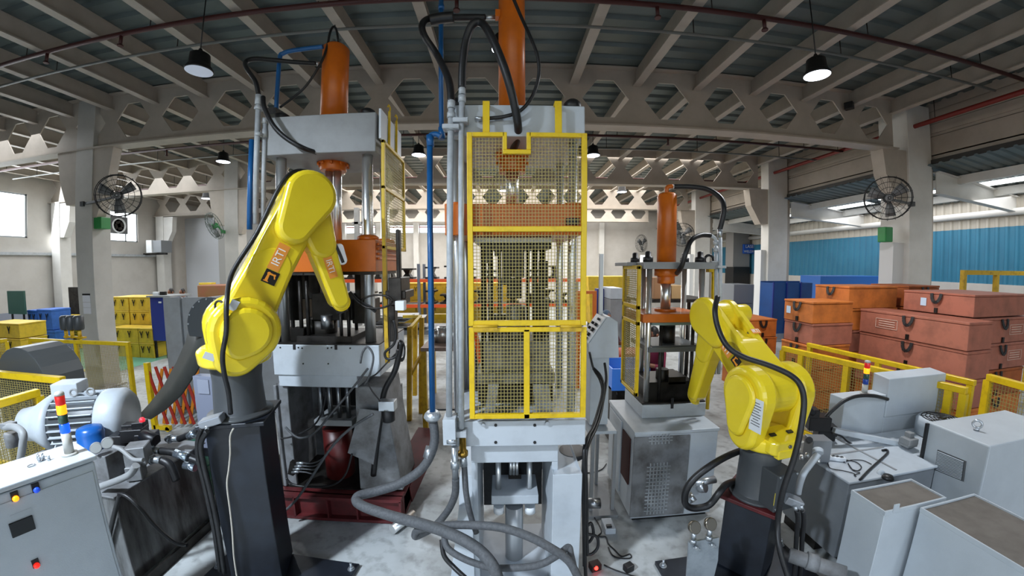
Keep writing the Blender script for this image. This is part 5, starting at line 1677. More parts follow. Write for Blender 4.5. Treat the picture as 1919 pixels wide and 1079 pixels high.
stack(5.9, 6.42, 3.45, 5.1, [1.83, 1.45, 1.06, 0.66, 0.22], [
    ('long faded red crate with pale stencil, upper of the long stack', c_pink, 'stencil'),
    ('long faded red crate second down in the long stack', c_pink, None),
    ('long faded red crate third down in the long stack behind the fence', c_pink, None),
    ('long orange crate at the bottom of the long stack behind the fence', c_orange, None)])
stack(6.53, 7.9, 3.74, 4.8, [1.82, 1.44, 1.05, 0.65, 0.2], [
    ('wide faded red crate directly under the red top crate at right', c_pink, 'stencil'),
    ('wide faded red crate with pale label second below the red top crate', c_pink, 'stencil'),
    ('wide faded red crate third below the red top crate', c_brown, None),
    ('wide orange crate at the bottom below the red top crate', c_orange, None)], '-y')
crate('faded red crate with strapped label topping the rightmost stack', 6.47, 7.8, 3.74, 4.8, 1.83, 2.155, c_pink, GR, '-x', 'label')
stack(4.78, 5.42, 6.5, 7.3, [1.47, 1.11, 0.75, 0.39, 0.0], [
    ('far orange crate topping the small stack behind the right robot', c_orange, None),
    ('far orange crate second down in the small stack behind the right robot', c_orange, None),
    ('far orange crate third down in the small stack behind the right robot', c_orange, None),
    ('far orange crate at the bottom of the small stack behind the right robot', c_orange, None)], '-y')
GP = 'wooden pallets under the crates'
for lab, x0, x1, y0, y1, z in (('pallet under the front left orange crate stack', 4.8, 5.64, 5.0, 5.62, 0.18), ('pallet under the long faded red crates', 5.88, 6.42, 3.45, 5.1, 0.21), ('pallet under the wide crates at right', 6.53, 7.9, 3.74, 4.8, 0.19)):
    t = thing('pallet', lab, 'pallet', ((x0 + x1) / 2, (y0 + y1) / 2, 0), GP)
    pw = mat('weathered pallet wood', '7A6048', 0.8, col2='5A4632', scale=8, amount=0.7)
    for k in range(5):
        xx = x0 + (x1 - x0) * (k + 0.1) / 5
        B().box(xx, xx + (x1 - x0) * 0.16, y0, y1, z - 0.03, z - 0.002).done('board', pw, t)
    for k in range(3):
        yy = y0 + (y1 - y0 - 0.08) * k / 2
        B().box(x0, x1, yy, yy + 0.08, 0, z - 0.03).done('bearer', pw, t)
# yellow crates on the left
GY_ = 'stacked yellow crates beyond the left column'
def ycr(lab, x0, x1, y0, y1, z0, z1, face='-y', m=c_yellow, g=GY_):
    return crate(lab, x0, x1, y0, y1, z0, z1, m, g, face, 'v', cover=0.10)
xa, xb, xc = P(206, 560, Y=9.6).x, P(240, 560, Y=9.6).x, P(277, 560, Y=9.6).x
for k, nm in enumerate(('topmost', 'second', 'third', 'lowest')):
    z1 = 1.70 - 0.425 * k
    ycr('%s yellow crate of the left half of the back stack beyond the column' % nm, xa, xb - 0.02, 9.6, 10.4, z1 - 0.425, z1)
    ycr('%s yellow crate of the right half of the back stack beyond the column' % nm, xb + 0.02, xc, 9.6, 10.4, z1 - 0.425, z1)
xa, xb, xc = P(207, 620, Y=9.0).x, P(258, 620, Y=9.0).x, P(284, 620, Y=9.0).x
for k, nm in enumerate(('upper', 'lower')):
    z1 = 0.86 - 0.43 * k
    ycr('%s yellow crate standing in front of the back stack at left' % nm, xa, xb - 0.02, 9.0, 9.5, z1 - 0.43, z1)
    ycr('%s yellow crate standing in front of the back stack at right' % nm, xb, xc, 9.0, 9.5, z1 - 0.43, z1)
B_ = B
for k, nm in enumerate(('topmost', 'second', 'third')):
    z1 = 1.2 - 0.4 * k
    ycr('%s yellow crate with painted V marks at the left edge' % nm, -13.9, -12.5, 7.2, 7.9, z1 - 0.39, z1, '-y')
for k, nm in enumerate(('upper', 'lower')):
    z1 = 1.05 - 0.52 * k
    ycr('%s yellow crate half hidden behind the fence post boxes' % nm, P(104, 620, Y=9.6).x, P(148, 620, Y=9.6).x, 9.6, 10.2, z1 - 0.51, z1)
for k, (nm, x0, x1, z0, z1) in enumerate((('upper left', 55, 72, .75, 1.35), ('upper right', 73, 99, .75, 1.38), ('lower', 60, 102, 0.0, 0.74))):
    ycr('%s blue crate beside the yellow crates at far left' % nm, P(x0, 620, Y=8.8).x, P(x1, 620, Y=8.8).x, 8.8, 9.4, z0, z1, '-y', c_blue, 'blue crates at far left')
ycr('yellow crate at the back beyond the seated workers', P(345, 540, Y=12).x, P(370, 540, Y=12).x, 12.7, 12.9, 1.2, 1.98, '-y')
bx = thing('crate', 'brown crate in clear wrapping beyond the seated workers', 'crate', (P(395, 540, Y=11.8).x, 12.1, 1.2))
B().box(P(369, 540, Y=11.6).x, P(424, 540, Y=11.6).x, 11.6, 12.5, 1.2, 1.93).done('body', mat('brown carton', '9A6248', 0.35, col2='8A7040', scale=2, amount=0.7), bx, bevel=0.02)
bt = thing('bench', 'plain steel bench under the far left crates and carton', 'bench', (-8, 12.2, 0))
B().box(P(340, 560, Y=11.5).x, P(426, 560, Y=11.5).x, 11.5, 12.9, 1.14, 1.2).done('top', 'dirty', bt)
for x in (345, 420):
    for yy in (11.6, 12.7):
        px_ = P(x, 560, Y=11.5).x
        B().box(px_, px_ + 0.07, yy, yy + 0.07, 0, 1.14).done('leg', 'dirty', bt)
bc = thing('blue_cabinet', 'deep blue steel cabinet with pale badge beyond the grey panels', 'cabinet', (P(292, 600, Y=9.0).x, 9.2, 0))
x0, x1 = P(280, 580, Y=9.0).x, P(306, 580, Y=9.0).x
B().box(x0, x1, 9.02, 9.6, 0.5, P(292, 557, Y=9.0).z).done('body', 'bluecab', bc, bevel=0.01)
B().box(x0 - 0.05, x1 + 0.3, 8.95, 9.7, P(292, 557, Y=9.0).z, P(292, 554, Y=9.0).z).done('top', 'press_dim', bc)
for x in (x0, x1 - 0.06):
    for yy in (9.04, 9.5):
        B().box(x, x + 0.06, yy, yy + 0.06, 0, 0.5).done('leg', 'dark', bc)
B().box(P(296, 566, Y=9.0).x, P(301, 566, Y=9.0).x, 9.0, 9.03, P(298, 568, Y=9).z, P(298, 565, Y=9).z).done('badge', 'white', bc)
zz = P(292, 554, Y=9.0).z
tg = thing('toolbox', 'small white box standing on the deep blue cabinet', 'box', (P(291, 550, Y=9.3).x, 9.3, zz))
B().box(P(285, 550, Y=9.2).x, P(296, 550, Y=9.2).x, 9.2, 9.28, zz, zz + 0.09).done('body', 'white', tg, bevel=0.01)
tg = thing('toolbox', 'dark box standing on the deep blue cabinet beside a white box', 'box', (P(302, 550, Y=9.3).x, 9.3, zz))
B().box(P(298, 550, Y=9.2).x, P(308, 550, Y=9.2).x, 9.2, 9.28, zz, zz + 0.1).done('body', 'dark', tg, bevel=0.01)
# grey sheet enclosure behind the left robot
ge = thing('sheet_enclosure', 'tall grey sheet steel enclosure with two doors behind the left robot', 'cabinet', (-5.4, 5.9, 0))
x0 = P(308, 600, Y=5.7).x
x1 = P(338, 600, Y=5.7).x
x2 = P(344, 600, Y=5.7).x
zt_ = P(325, 557, Y=5.7).z
B().box(x0, -3.75, 5.75, 5.95, 0.05, zt_ - 0.02).done('body', 'press_dim', ge)
B().box(x0 - 0.01, x1, 5.7, 5.75, 0.05, zt_).done('door', 'press_dim', ge, bevel=0.006)
B().box(x2, -3.75, 5.7, 5.75, 0.05, zt_).done('door', 'press_dim', ge, bevel=0.006)
B().box(x0, -3.75, 5.8, 5.95, 0, 0.05).done('plinth', 'dark', ge)
# curved black conveyor guard and belt
cg = thing('belt_conveyor', 'black curved belt sloping down from a round black guard beside the left robot', 'conveyor', (-3.4, 3.6, 0))
c = P(394, 612, Y=3.35)
b = B(); poly = []
for k in range(13):
    t = math.radians(60 + 140 * k / 12)
    poly.append((c.x + 0.28 * math.cos(t), 3.35, c.z + 0.30 * math.sin(t)))
poly += [(c.x + 0.1, 3.35, c.z - 0.12), (c.x + 0.2, 3.35, c.z + 0.1)]
b.prism(poly, (0, 0.3, 0))
b.done('drum_guard', mat('black sheet steel', '2A2D2E', 0.45), cg, bevel=0.005)
b = B()
for k in range(6):
    t = math.radians(75 + 100 * k / 5)
    b.bolt((c.x + 0.26 * math.cos(t), 3.35, c.z + 0.28 * math.sin(t)), (0, -1, 0), 0.01, 0.008)
b.done('guard_bolts', 'galv', cg)['kind'] = 'stuff'
L_, R_ = [], []
for (xl, yl), (xr, yr), Y in (((356, 606), (398, 612), 3.5), ((347, 640), (388, 652), 3.55), ((330, 678), (368, 694), 3.65), ((306, 722), (338, 740), 3.8), ((280, 755), (308, 768), 3.95), ((257, 780), (280, 786), 4.1)):
    L_.append(P(xl, yl, Y=Y)); R_.append(P(xr, yr, Y=Y - 0.25))
b = B()
rings = [[l, r, r + Vector((0.012, 0.012, 0.0)), l + Vector((0.012, 0.012, 0))] for l, r in zip(L_, R_)]
b.loft(rings)
b.done('belt', mat('dark rubber belt', '3A3C3A', 0.5, col2='2C2E2C', scale=4, amount=0.6), cg)
b = B().bar(L_[-1] + Vector((0.05, 0, -0.02)), (L_[-1].x + 0.05, L_[-1].y, 0), 0.05, 0.05).bar((c.x, 3.5, c.z - 0.1), (c.x, 3.5, 0), 0.06, 0.06)
b.done('stand', 'dark', cg)['kind'] = 'stuff'
# grey box with plug behind the left pedestal
gx = thing('wall_box', 'grey blue control box behind the left pedestal', 'box', (-3.6, 3.75, 0))
x0, x1 = P(366, 760, Y=3.2).x, P(428, 760, Y=3.2).x
B().box(x0, x1, 3.2, 3.3, 0.6, P(395, 706, Y=3.2).z).done('body', mat('grey blue panel', '7F8494', 0.45), gx, bevel=0.006)
B().box(P(371, 738, Y=3.19).x, P(392, 738, Y=3.19).x, 3.19, 3.2, P(380, 738, Y=3.19).z, P(380, 712, Y=3.19).z).done('plate', mat('pale plate', '8F94A2', 0.4), gx)
B().box(x0 + 0.05, x1 - 0.05, 3.22, 3.28, 0, 0.6).done('stand', 'dirty', gx)
for y in (751, 763):
    p = P(414, y, Y=3.2)
    B().lathe(p, (0, -1, 0), [(0, 0.028), (0.03, 0.026), (0.05, 0.015), (0.05, 0)], 14).done('socket', 'galv', gx)

# ================================================================ fences
def rail_fence(label, a, b_, h, posts, mesh=True, m='guard', n=(40, 24), rail=0.06):
    """post-and-rail guard fence from a to b_ on the floor"""
    a, b_ = Vector((a[0], a[1], 0)), Vector((b_[0], b_[1], 0))
    t = thing('guard_fence', label, 'fence', (a + b_) / 2)
    d = (b_ - a).normalized()
    zz = Vector((0, 0, h))
    B().bar(a + zz - Vector((0, 0, rail / 2)), b_ + zz - Vector((0, 0, rail / 2)), rail, rail).done('top_rail', m, t, bevel=0.004, seg=1)
    B().bar(a + Vector((0, 0, 0.12)), b_ + Vector((0, 0, 0.12)), rail * 0.8, rail * 0.8).done('bottom_rail', m, t)
    for f_ in posts:
        p = a.lerp(b_, f_)
        bb = B().bar(p, p + zz - Vector((0, 0, rail)), rail, rail, up=d)
        bb.obox(p + Vector((0, 0, 0.006)), (0.14, 0.14, 0.012))
        bb.done('post', m, t)
    if mesh:
        bb = B(); mesh_wires(bb, a + Vector((0, 0, 0.14)), b_ - a, Vector((0, 0, h - 0.2)), n[0], n[1], 0.005)
        bb.done('wire_mesh', 'wire', t)['kind'] = 'stuff'
    return t
hz = 1.33
a, b_ = P(56, 633, Z=hz), P(241, 641, Z=hz)
fe = rail_fence('dull yellow fence with fine mesh before the left column', a, b_, hz, (0.01, 0.5, 0.99), n=(70, 44))
a, b_ = P(-60, 688, Z=hz), P(117, 706, Z=hz)
rail_fence('yellow fence with bright top rail running behind the left motor', a, b_, hz, (0.02, 0.985), n=(40, 40), rail=0.075)
a, b_ = P(-50, 762, Z=hz), P(71, 728, Z=hz)
rail_fence('short yellow fence return slanting in at the left edge', a, b_, hz, (0.99,), n=(20, 40), rail=0.075)
a, b_ = P(-40, 640, Z=hz), P(14, 634, Z=hz)
rail_fence('yellow fence end post showing at the left edge', a, b_, hz, (0.98,), n=(12, 30))
h2 = 1.3
a, b_ = P(1467, 648, Z=h2), P(1813, 726, Z=h2)
rail_fence('yellow mesh fence with long top rail before the orange crates', a, b_, h2, (0.005, 0.14, 0.43, 0.93, 0.99), n=(70, 30), rail=0.07)
a2, b2 = P(1495, 648, Z=h2) + Vector((0.28, 0.1, 0)), P(1813, 722, Z=h2) + Vector((0.22, 0.05, 0))
rail_fence('second yellow fence rail running just behind the first at right', a2, b2, h2 + 0.02, (0.02, 0.5, 0.98), mesh=False, rail=0.06)
a, b_ = P(1852, 700, Z=h2), P(1935, 722, Z=h2)
rail_fence('short yellow fence panel at the right edge', a, b_, h2, (0.02,), n=(14, 26), rail=0.075)
# tall yellow frame by the blue wall
tf = thing('barrier_frame', 'tall yellow steel frame standing against the blue wall', 'frame', (9.2, 5.0, 0))
zt_ = P(1812, 506, Y=5.3).z
xa, xb = P(1807, 520, Y=5.3).x, P(1868, 520, Y=5.3).x
B().box(xa, xb + 1.6, 5.3, 5.38, zt_ - 0.09, zt_).done('top_rail', 'guard_old', tf)
for x in (xa, xb, xb + 1.5):
    B().box(x, x + 0.09, 5.3, 5.38, 0, zt_ - 0.09).done('post', 'guard_old', tf)
# expanding barrier
eb = thing('expanding_barrier', 'red and yellow expanding lattice barrier beside the left power unit', 'barrier', (-5.0, 4.6, 0))
p0, p1 = P(290, 800, Z=0.05), P(372, 800, Z=0.05)
hb = P(283, 680, Y=p0.y).z
b = B().box(p0.x - 0.04, p0.x + 0.04, p0.y - 0.03, p0.y + 0.03, 0.0, hb).box(p0.x, p0.x + 0.3, p0.y - 0.03, p0.y + 0.03, 0.02, 0.09).cyl((p0.x + 0.26, p0.y - 0.03, 0.04), (p0.x + 0.26, p0.y + 0.03, 0.04), 0.04, seg=12)
b.done('end_post', 'guard', eb)
dv = (p1 - p0); dv.z = 0
redp = mat('red lattice paint', '9C2A1C', 0.5)
for k in range(5):
    s0 = p0 + dv * (k / 5.0); s1 = p0 + dv * ((k + 1.6) / 5.0)
    B().bar((s0.x, s0.y - 0.012, hb - 0.06), (s1.x, s1.y - 0.012, 0.1), 0.015, 0.045, up=dv).done('slat', redp, eb)
    B().bar((s0.x, s0.y + 0.012, 0.1), (s1.x, s1.y + 0.012, hb - 0.1), 0.015, 0.045, up=dv).done('slat', mat('orange lattice paint', 'C87818', 0.5), eb)
# boxes on a post at the left fence
pb = thing('signal_posts', 'three grey control heads on a post behind the left fence', 'post', (P(138, 640, Z=hz).x, P(138, 640, Z=hz).y + 0.1, 0))
q = P(138, 610, Y=P(138, 640, Z=hz).y + 0.22)
for k, x in enumerate((122, 133, 147)):
    p = P(x, 605, Y=q.y)
    B().lathe((p.x, p.y, p.z - 0.12), (0, 0, 1), [(0, 0.07), (0.02, 0.085), (0.22, 0.085), (0.25, 0.06), (0.25, 0)], 14).done('head', 'robotgrey', pb)
    B().cyl((p.x, p.y, hz - 0.0), (p.x, p.y, p.z - 0.11), 0.03, seg=10).done('neck', 'guard_old', pb)
B().cyl((q.x, q.y, 0), (q.x, q.y, hz + 0.02), 0.025, seg=10).done('post', 'dark', pb)
B().obox((q.x, q.y, hz + 0.03), (0.5, 0.06, 0.03)).done('cross_arm', 'guard_old', pb)
# grey drum behind the left fence
dr = thing('guard_hood', 'rounded grey machine hood behind the left fence', 'hood', (-6.2, 4.2, 0))
p = P(40, 690, Y=3.4)
b = B(); poly = [(p.x - 0.55, 3.4, 0.02)]
for k in range(11):
    t = math.radians(180 - 165 * k / 10)
    poly.append((p.x - 0.05 + 0.5 * math.cos(t), 3.4, p.z - 0.22 + 0.48 * math.sin(t)))
poly += [(p.x + 0.5, 3.4, 0.02)]
b.prism(poly, (0.0, 0.5, 0))
b.done('shell', mat('dark grey hood', '4A4D4E', 0.4), dr, bevel=0.01)

# ================================================================ middle distance
# control desk on its stand beside the centre press
cd_ = thing('control_desk', 'grey sloped control desk on a stand right of the centre press', 'control desk', (1.05, 3.35, 0))
Yd = 3.3
b = B()
q = [P(1103, 672, Y=Yd), P(1160, 670, Y=Yd), P(1158, 603, Y=Yd), P(1145, 594, Y=Yd), P(1138, 594, Y=Yd), P(1103, 645, Y=Yd)]
b.prism(q, (0, 0.3, 0))
b.done('housing', 'press', cd_, bevel=0.005)
a_, c_ = P(1136, 596, Y=Yd), P(1103, 644, Y=Yd)
nd = (a_ - c_).cross(Vector((0, 1, 0))).normalized()
if nd.z < 0: nd = -nd
b = B().prism([a_ + nd * 0.001, c_ + nd * 0.001, c_ + nd * 0.012, a_ + nd * 0.012], (0, 0.3, 0))
pn = b.done('panel', mat('pale control panel', 'CFD6DB', 0.35), cd_)
for t, v, mm, r in ((0.15, 0.1, 'black', 0.012), (0.35, 0.08, 'black', 0.016), (0.35, 0.2, 'black', 0.014), (0.55, 0.08, 'black', 0.02), (0.55, 0.2, 'dark', 0.015), (0.75, 0.1, 'black', 0.018), (0.75, 0.22, 'black', 0.014), (0.9, 0.1, 'dark', 0.014)):
    p = a_.lerp(c_, t) + Vector((0, v, 0)) + nd * 0.012
    B().cyl(p, p + nd * 0.025, r, seg=12).done('push_button', mm, cd_)
b = B().box(P(1108, 760, Y=Yd).x, P(1143, 760, Y=Yd).x, Yd + 0.06, Yd + 0.24, P(1125, 800, Y=Yd).z, P(1125, 671, Y=Yd).z + 0.01)
b.done('column', 'press', cd_, bevel=0.004)
zs_ = P(1125, 803, Y=Yd).z
b = B().box(P(1100, 803, Y=Yd).x, P(1152, 803, Y=Yd).x, Yd - 0.05, Yd + 0.5, zs_ - 0.03, zs_)
b.done('shelf', 'press', cd_)
for x in (1107, 1138, 1148):
    b = B().box(P(x, 880, Y=Yd).x, P(x + 6, 880, Y=Yd).x, Yd if x != 1138 else Yd + 0.45, (Yd if x != 1138 else Yd + 0.45) + 0.04, 0.02, zs_ - 0.03)
    b.done('leg', 'press_dim', cd_)
b = B().box(P(1100, 930, Y=Yd).x, P(1155, 930, Y=Yd).x, Yd - 0.08, Yd + 0.5, 0.0, 0.025)
b.done('foot_plate', 'press_dim', cd_)
b = B().box(P(1135, 540, Y=Yd).x, P(1142, 540, Y=Yd).x, Yd + 0.2, Yd + 0.24, P(1138, 596, Y=Yd).z, P(1138, 474, Y=Yd).z)
b.done('slotted_mast', mat('slotted galvanised angle', 'C8CCCF', 0.4, 0.3), cd_)
# die rack along the back of the hall
org = mat('orange rack beam', 'E2561E', 0.5)
upr = mat('grey rack upright', '6E7480', 0.5)
rk = thing('die_rack', 'pallet rack with orange beams holding press dies along the back', 'rack', (-1.5, 13.2, 0))
rx = [-6.1, -3.1, -0.1, 2.9]
for x in rx:
    for yy in (12.9, 13.8):
        B().box(x - 0.05, x + 0.05, yy, yy + 0.08, 0, 2.05 if x != -3.1 else 2.6).done('upright', upr, rk)
for x0, x1 in zip(rx, rx[1:]):
    for z in (2.05, 1.12):
        for yy in (12.88, 13.8):
            B().box(x0 + 0.05, x1 - 0.05, yy, yy + 0.05, z - 0.12, z).done('beam', org, rk)
        B().box(x0 + 0.05, x1 - 0.05, 12.95, 13.8, z - 0.02, z).done('shelf_board', 'dirty', rk)
random.seed(3)
GD = 'press dies standing on the orange rack'
n_die = 0
for bay in range(3):
    for lev, z in enumerate((2.055, 1.125)):
        x = rx[bay] + 0.2
        i_d = -1
        while x < rx[bay + 1] - 0.55:
            w = random.uniform(0.32, 0.55)
            h = random.uniform(0.28, 0.5)
            i_d += 1
            t = thing('press_die', '%s press die from the left on the %s orange shelf, %s bay' % (('first', 'second', 'third', 'fourth', 'fifth', 'sixth', 'seventh')[i_d], ('upper', 'lower')[lev], ('left', 'middle', 'right')[bay]), 'die', (x + w / 2, 13.3, z), GD)
            B().box(x, x + w, 13.05, 13.6, z, z + 0.06).box(x + 0.0, x + w, 13.05, 13.6, z + h - 0.06, z + h).done('die_plates', 'dark', t)['kind'] = 'stuff'
            B().loft([[(x + w * .2, 13.12, z + .06), (x + w * .8, 13.12, z + .06), (x + w * .8, 13.5, z + .06), (x + w * .2, 13.5, z + .06)], [(x + w * .36, 13.2, z + h * .5), (x + w * .64, 13.2, z + h * .5), (x + w * .64, 13.45, z + h * .5), (x + w * .36, 13.45, z + h * .5)], [(x + w * .25, 13.12, z + h - .06), (x + w * .75, 13.12, z + h - .06), (x + w * .75, 13.5, z + h - .06), (x + w * .25, 13.5, z + h - .06)]], smooth=False).done('punch', die, t)
            x += w + random.uniform(0.06, 0.3)
# yellow crates on the rack floor behind
for k in range(4):
    x = -4.3 + 1.25 * k
    ycr('yellow crate at the back under the orange rack, %s from the left' % ('first', 'second', 'third', 'fourth')[k], x, x + 1.1, 14.2, 15.0, 1.15, 1.85, '-y', c_yellow, 'yellow crates behind the orange rack')
    ycr('lower yellow crate behind the orange rack, %s from the left' % ('first', 'second', 'third', 'fourth')[k], x, x + 1.1, 14.2, 15.0, 0.0, 1.14, '-y', c_yellow, 'yellow crates behind the orange rack')
# steel offcuts heap and machines between left press and centre press
hp = thing('machine_table', 'machine table piled with shiny steel sheets behind the left press', 'table', (-2.3, 8.4, 0))
B().box(-3.3, -1.2, 8.0, 9.0, 0.95, 1.05).done('top', 'dirty', hp)
for x in (-3.25, -1.3):
    for yy in (8.05, 8.9):
        B().box(x, x + 0.08, yy, yy + 0.08, 0, 0.95).done('leg', 'press_dim', hp)
random.seed(11)
for k in range(9):
    x = random.uniform(-3.0, -1.7); z = 1.09 + 0.035 * k
    tag(B().obox((x, 8.4 + random.uniform(-.2, .2), z), (random.uniform(.7, 1.1), .5, 0.02), Matrix.Rotation(random.uniform(-.3, .3), 3, 'Z') @ Matrix.Rotation(random.uniform(-.05, .05), 3, 'Y')).done('steel_sheet', 'steel', None), 'one of the loose steel sheets heaped on the table behind the left press', 'sheet', 'steel sheets heaped on the table')
# work table with shiny rings next to the blue pipe
wt = thing('work_table', 'yellow legged steel work table behind the blue pipe', 'table', (-0.95, 5.6, 0))
Yt = 5.1
xa, xb = P(788, 660, Y=Yt).x, P(862, 660, Y=Yt).x
zt_ = P(820, 652, Y=Yt).z
B().box(xa, xb + 0.1, Yt, Yt + 0.8, zt_ - 0.05, zt_).done('top', mat('rusty steel top', '8A7468', 0.5, 0.3), wt)
for x in (xa, xb):
    for yy in (Yt + 0.02, Yt + 0.7):
        B().box(x, x + 0.07, yy, yy + 0.07, 0, zt_ - 0.05).done('leg', 'guard_old', wt)
B().box(xa, xb + 0.1, Yt + 0.05, Yt + 0.75, 0.35, 0.38).done('shelf', 'dirty', wt)
for k, (x, r, h, nm) in enumerate(((815, .07, .2, 'left'), (830, .10, .24, 'middle'), (850, .12, .26, 'right'))):
    p = P(x, 640, Y=Yt + 0.4)
    b = B().lathe((p.x, Yt + 0.4, zt_), (0, 0, 1), [(0, r), (h, r), (h, r * 0.85), (h * 0.6, r * 0.85), (h * 0.6, 0)], 24)
    tag(b.done('steel_cup', 'chrome'), '%s shiny drawn steel cup of the three on the work table' % nm, 'cup', 'steel cups on the work table')
# yellow platform rails behind
yr = thing('platform_rail', 'yellow stair rail and platform frame between the left and centre presses', 'railing', (-1.6, 6.6, 0))
def yrail(Y, *q, w=0.05):
    pp = [P(x, y, Y=yy) for x, y, yy in q]
    b = B()
    for a, c in zip(pp, pp[1:]):
        b.bar(a, c, w, w)
    return b
yrail(6, (757, 593, 6.4), (788, 593, 6.0), (770, 614, 5.6)).done('hand_rail', 'guard', yr)
yrail(6, (814, 593, 6.2), (852, 593, 6.2), w=0.09).done('hand_rail', 'guard', yr)
for x, y0, y1, Y in ((778, 595, 740, 6.2), (790, 595, 830, 5.9), (768, 612, 810, 5.6)):
    yrail(6, (x, y0, Y), (x, y1, Y), w=0.07).done('post', 'guard_old', yr)
yrail(6, (768, 705, 5.6), (797, 650, 5.9), w=0.04).done('brace', 'guard_old', yr)
# side valve bracket of the left press: grey clamps, cable loop, cable pair and white box
sv = thing('clamp_unit', 'dark clamp unit with cable loop and white box on the right of the left press', 'clamp', (-0.95, 3.7, 1.6))
b = B(); fb(b, 728, 520, 752, 572, 3.2, 0.3); fb(b, 722, 545, 760, 560, 3.22, 0.3); fb(b, 728, 572, 740, 640, 3.25, .1); fb(b, 742, 430, 749, 530, 3.3, 0.06)
b.done('body', 'dark', sv, bevel=0.006, seg=1)
c = P(706, 565, Y=3.12)
b = B(); b.tube([c + Vector((0.14 * math.cos(t), 0.045 * math.sin(t), 0.055 * math.sin(t))) for t in [k * math.pi / 8 for k in range(17)]], 0.009, 8, sub=2)
b.done('cable_loop', 'dark', sv)  # closed ring standing for dark cable loops
b = B(); b.tube(pts(3.12, (655, 548), (672, 566), (695, 578), (704, 585)), 0.010, 8); b.tube(pts(3.13, (657, 546), (674, 563), (697, 575), (706, 583)), 0.007, 8)
b.done('cable_pair', 'black', sv)['kind'] = 'stuff'
b = B(); fb(b, 740, 564, 757, 582, 3.12, 0.08)
b.done('white_box', 'white', sv, bevel=0.006)
tag(B().tube(pts(3.3, (752, 640), (742, 690), (722, 730), (715, 770), (708, 820), (700, 890)), 0.028, 10).done('cable', 'black'), 'thick black cable running down the right leg of the left press', 'cable')
mt = thing('lubricator', 'black lubricator with clear bowl hung on the right leg of the left press', 'lubricator', tuple(P(728, 780, Y=3.25)))
b = B(); p = P(728, 775, Y=3.2)
b.lathe((p.x, p.y, p.z - 0.07), (0, 0, 1), [(0, 0.05), (0.01, 0.062), (0.11, 0.062), (0.12, 0.045)], 18)
b.done('bowl', 'black', mt)
B().obox((p.x, p.y, p.z + 0.09), (0.15, 0.1, 0.09)).cyl((p.x, p.y, p.z + 0.05), (p.x, p.y, p.z + 0.06), 0.055, seg=16).done('head', 'galv', mt, bevel=0.01)
tag(B().tube(pts(3.0, (700, 775), (660, 800), (620, 840), (560, 930), (530, 960)), 0.012, 8).done('cable', 'hose'), 'grey cable slanting down in front of the left press legs', 'cable')
tag(B().tube(pts(3.1, (690, 690), (655, 735), (625, 770), (590, 810), (560, 820), (535, 800)), 0.010, 8).done('cable', 'hose'), 'grey cable drooping below the bed of the left press', 'cable')
tag(B().tube(pts(3.1, (676, 680), (680, 660), (690, 650), (700, 668), (694, 700), (684, 720)), 0.010, 8).done('cable', 'hose'), 'short grey hose loop on the right corner of the left press bed', 'hose')
# machines to the right of the middle
gm = thing('machine_cabinet', 'plain grey machine cabinet beyond the right robot', 'cabinet', (6.3, 9.2, 0))
x0, x1 = P(1374, 560, Y=9).x, P(1412, 560, Y=9).x
B().box(x0, x1, 9, 9.7, 0, P(1390, 533, Y=9).z).done('body', mat('blue grey cabinet', '7E8288', 0.45), gm, bevel=0.01)
B().box(x0 + 0.06, x1 - 0.06, 8.995, 9.0, 1.5, 1.51).done('door_gap', 'dark', gm)
bb_ = thing('blue_bin', 'deep blue steel bin with open top beside the orange crates', 'bin', (8.0, 8.2, 0))
x0, x1 = P(1447, 550, Y=8).x, P(1522, 550, Y=8).x
zt_ = P(1480, 530, Y=8).z
B().box(x0, x1, 8, 8.03, 0.9, zt_).box(x0, x1, 8.42, 8.45, 0.9, zt_ + 0.03).box(x0, x0 + 0.03, 8.03, 8.42, 0.9, zt_).box(x1 - 0.03, x1, 8.03, 8.42, 0.9, zt_).box(x0, x1, 8, 8.45, 0.86, 0.9).done('shell', mat('blue bin paint', '154E92', 0.45, col2='103E78', scale=3, amount=0.6), bb_)
for x in (x0, x0 + (x1 - x0) * .33, x0 + (x1 - x0) * .68):
    B().box(x, x + 0.03, 7.97, 8.0, 0.9, zt_ + 0.02).done('rib', 'bluecab', bb_)
for x in (x0, x1 - 0.08):
    for yy in (8.0, 8.37):
        B().box(x, x + 0.08, yy, yy + 0.08, 0, 0.86).done('leg', 'dark', bb_)
bb2 = thing('blue_bin', 'far blue steel bin under the blue wall sheeting', 'bin', (10.3, 9.5, 0))
x0, x1 = P(1538, 525, Y=9.5).x, P(1655, 525, Y=9.5).x
B().box(x0, x1, 9.5, 10.3, 0, P(1580, 517, Y=9.5).z).done('shell', mat('bright blue bin paint', '2A66B4', 0.45), bb2, bevel=0.01)
dm = thing('dark_machine', 'dark recessed machine front beyond the white columns at right', 'machine', (11.5, 17.5, 0))
x0, x1 = P(1374, 500, Y=17.2).x, min(12.6, P(1428, 500, Y=17.2).x)
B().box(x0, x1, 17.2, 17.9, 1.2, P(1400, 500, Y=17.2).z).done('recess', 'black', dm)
B().box(x0, min(x1 + 1.2, 12.6), 17.25, 17.9, P(1400, 500, Y=17.2).z, 4.28).done('upper_housing', mat('grey housing', '8C8A88', 0.5), dm)
B().box(x0, x1, 17.2, 17.9, 0, 1.2).done('base', 'dirty', dm)
sg_ = thing('hanging_sign', 'blue sign with white words hung on the far right machine housing', 'sign', tuple(P(1409, 466, Y=17.1)))
q0, q1 = P(1394, 475, Y=17.1), P(1419, 458, Y=17.1)
B().box(q0.x, q1.x, 17.12, 17.24, q0.z, q1.z).done('plate', mat('blue sign', '1D55B4', 0.4), sg_)
cx_, cz_ = (q0.x + q1.x) / 2, (q0.z + q1.z) / 2
text('LASER', 0.22, ((cx_, 17.115, cz_ + 0.12), (1, 0, 0), (0, 0, 1)), white_print, sg_)
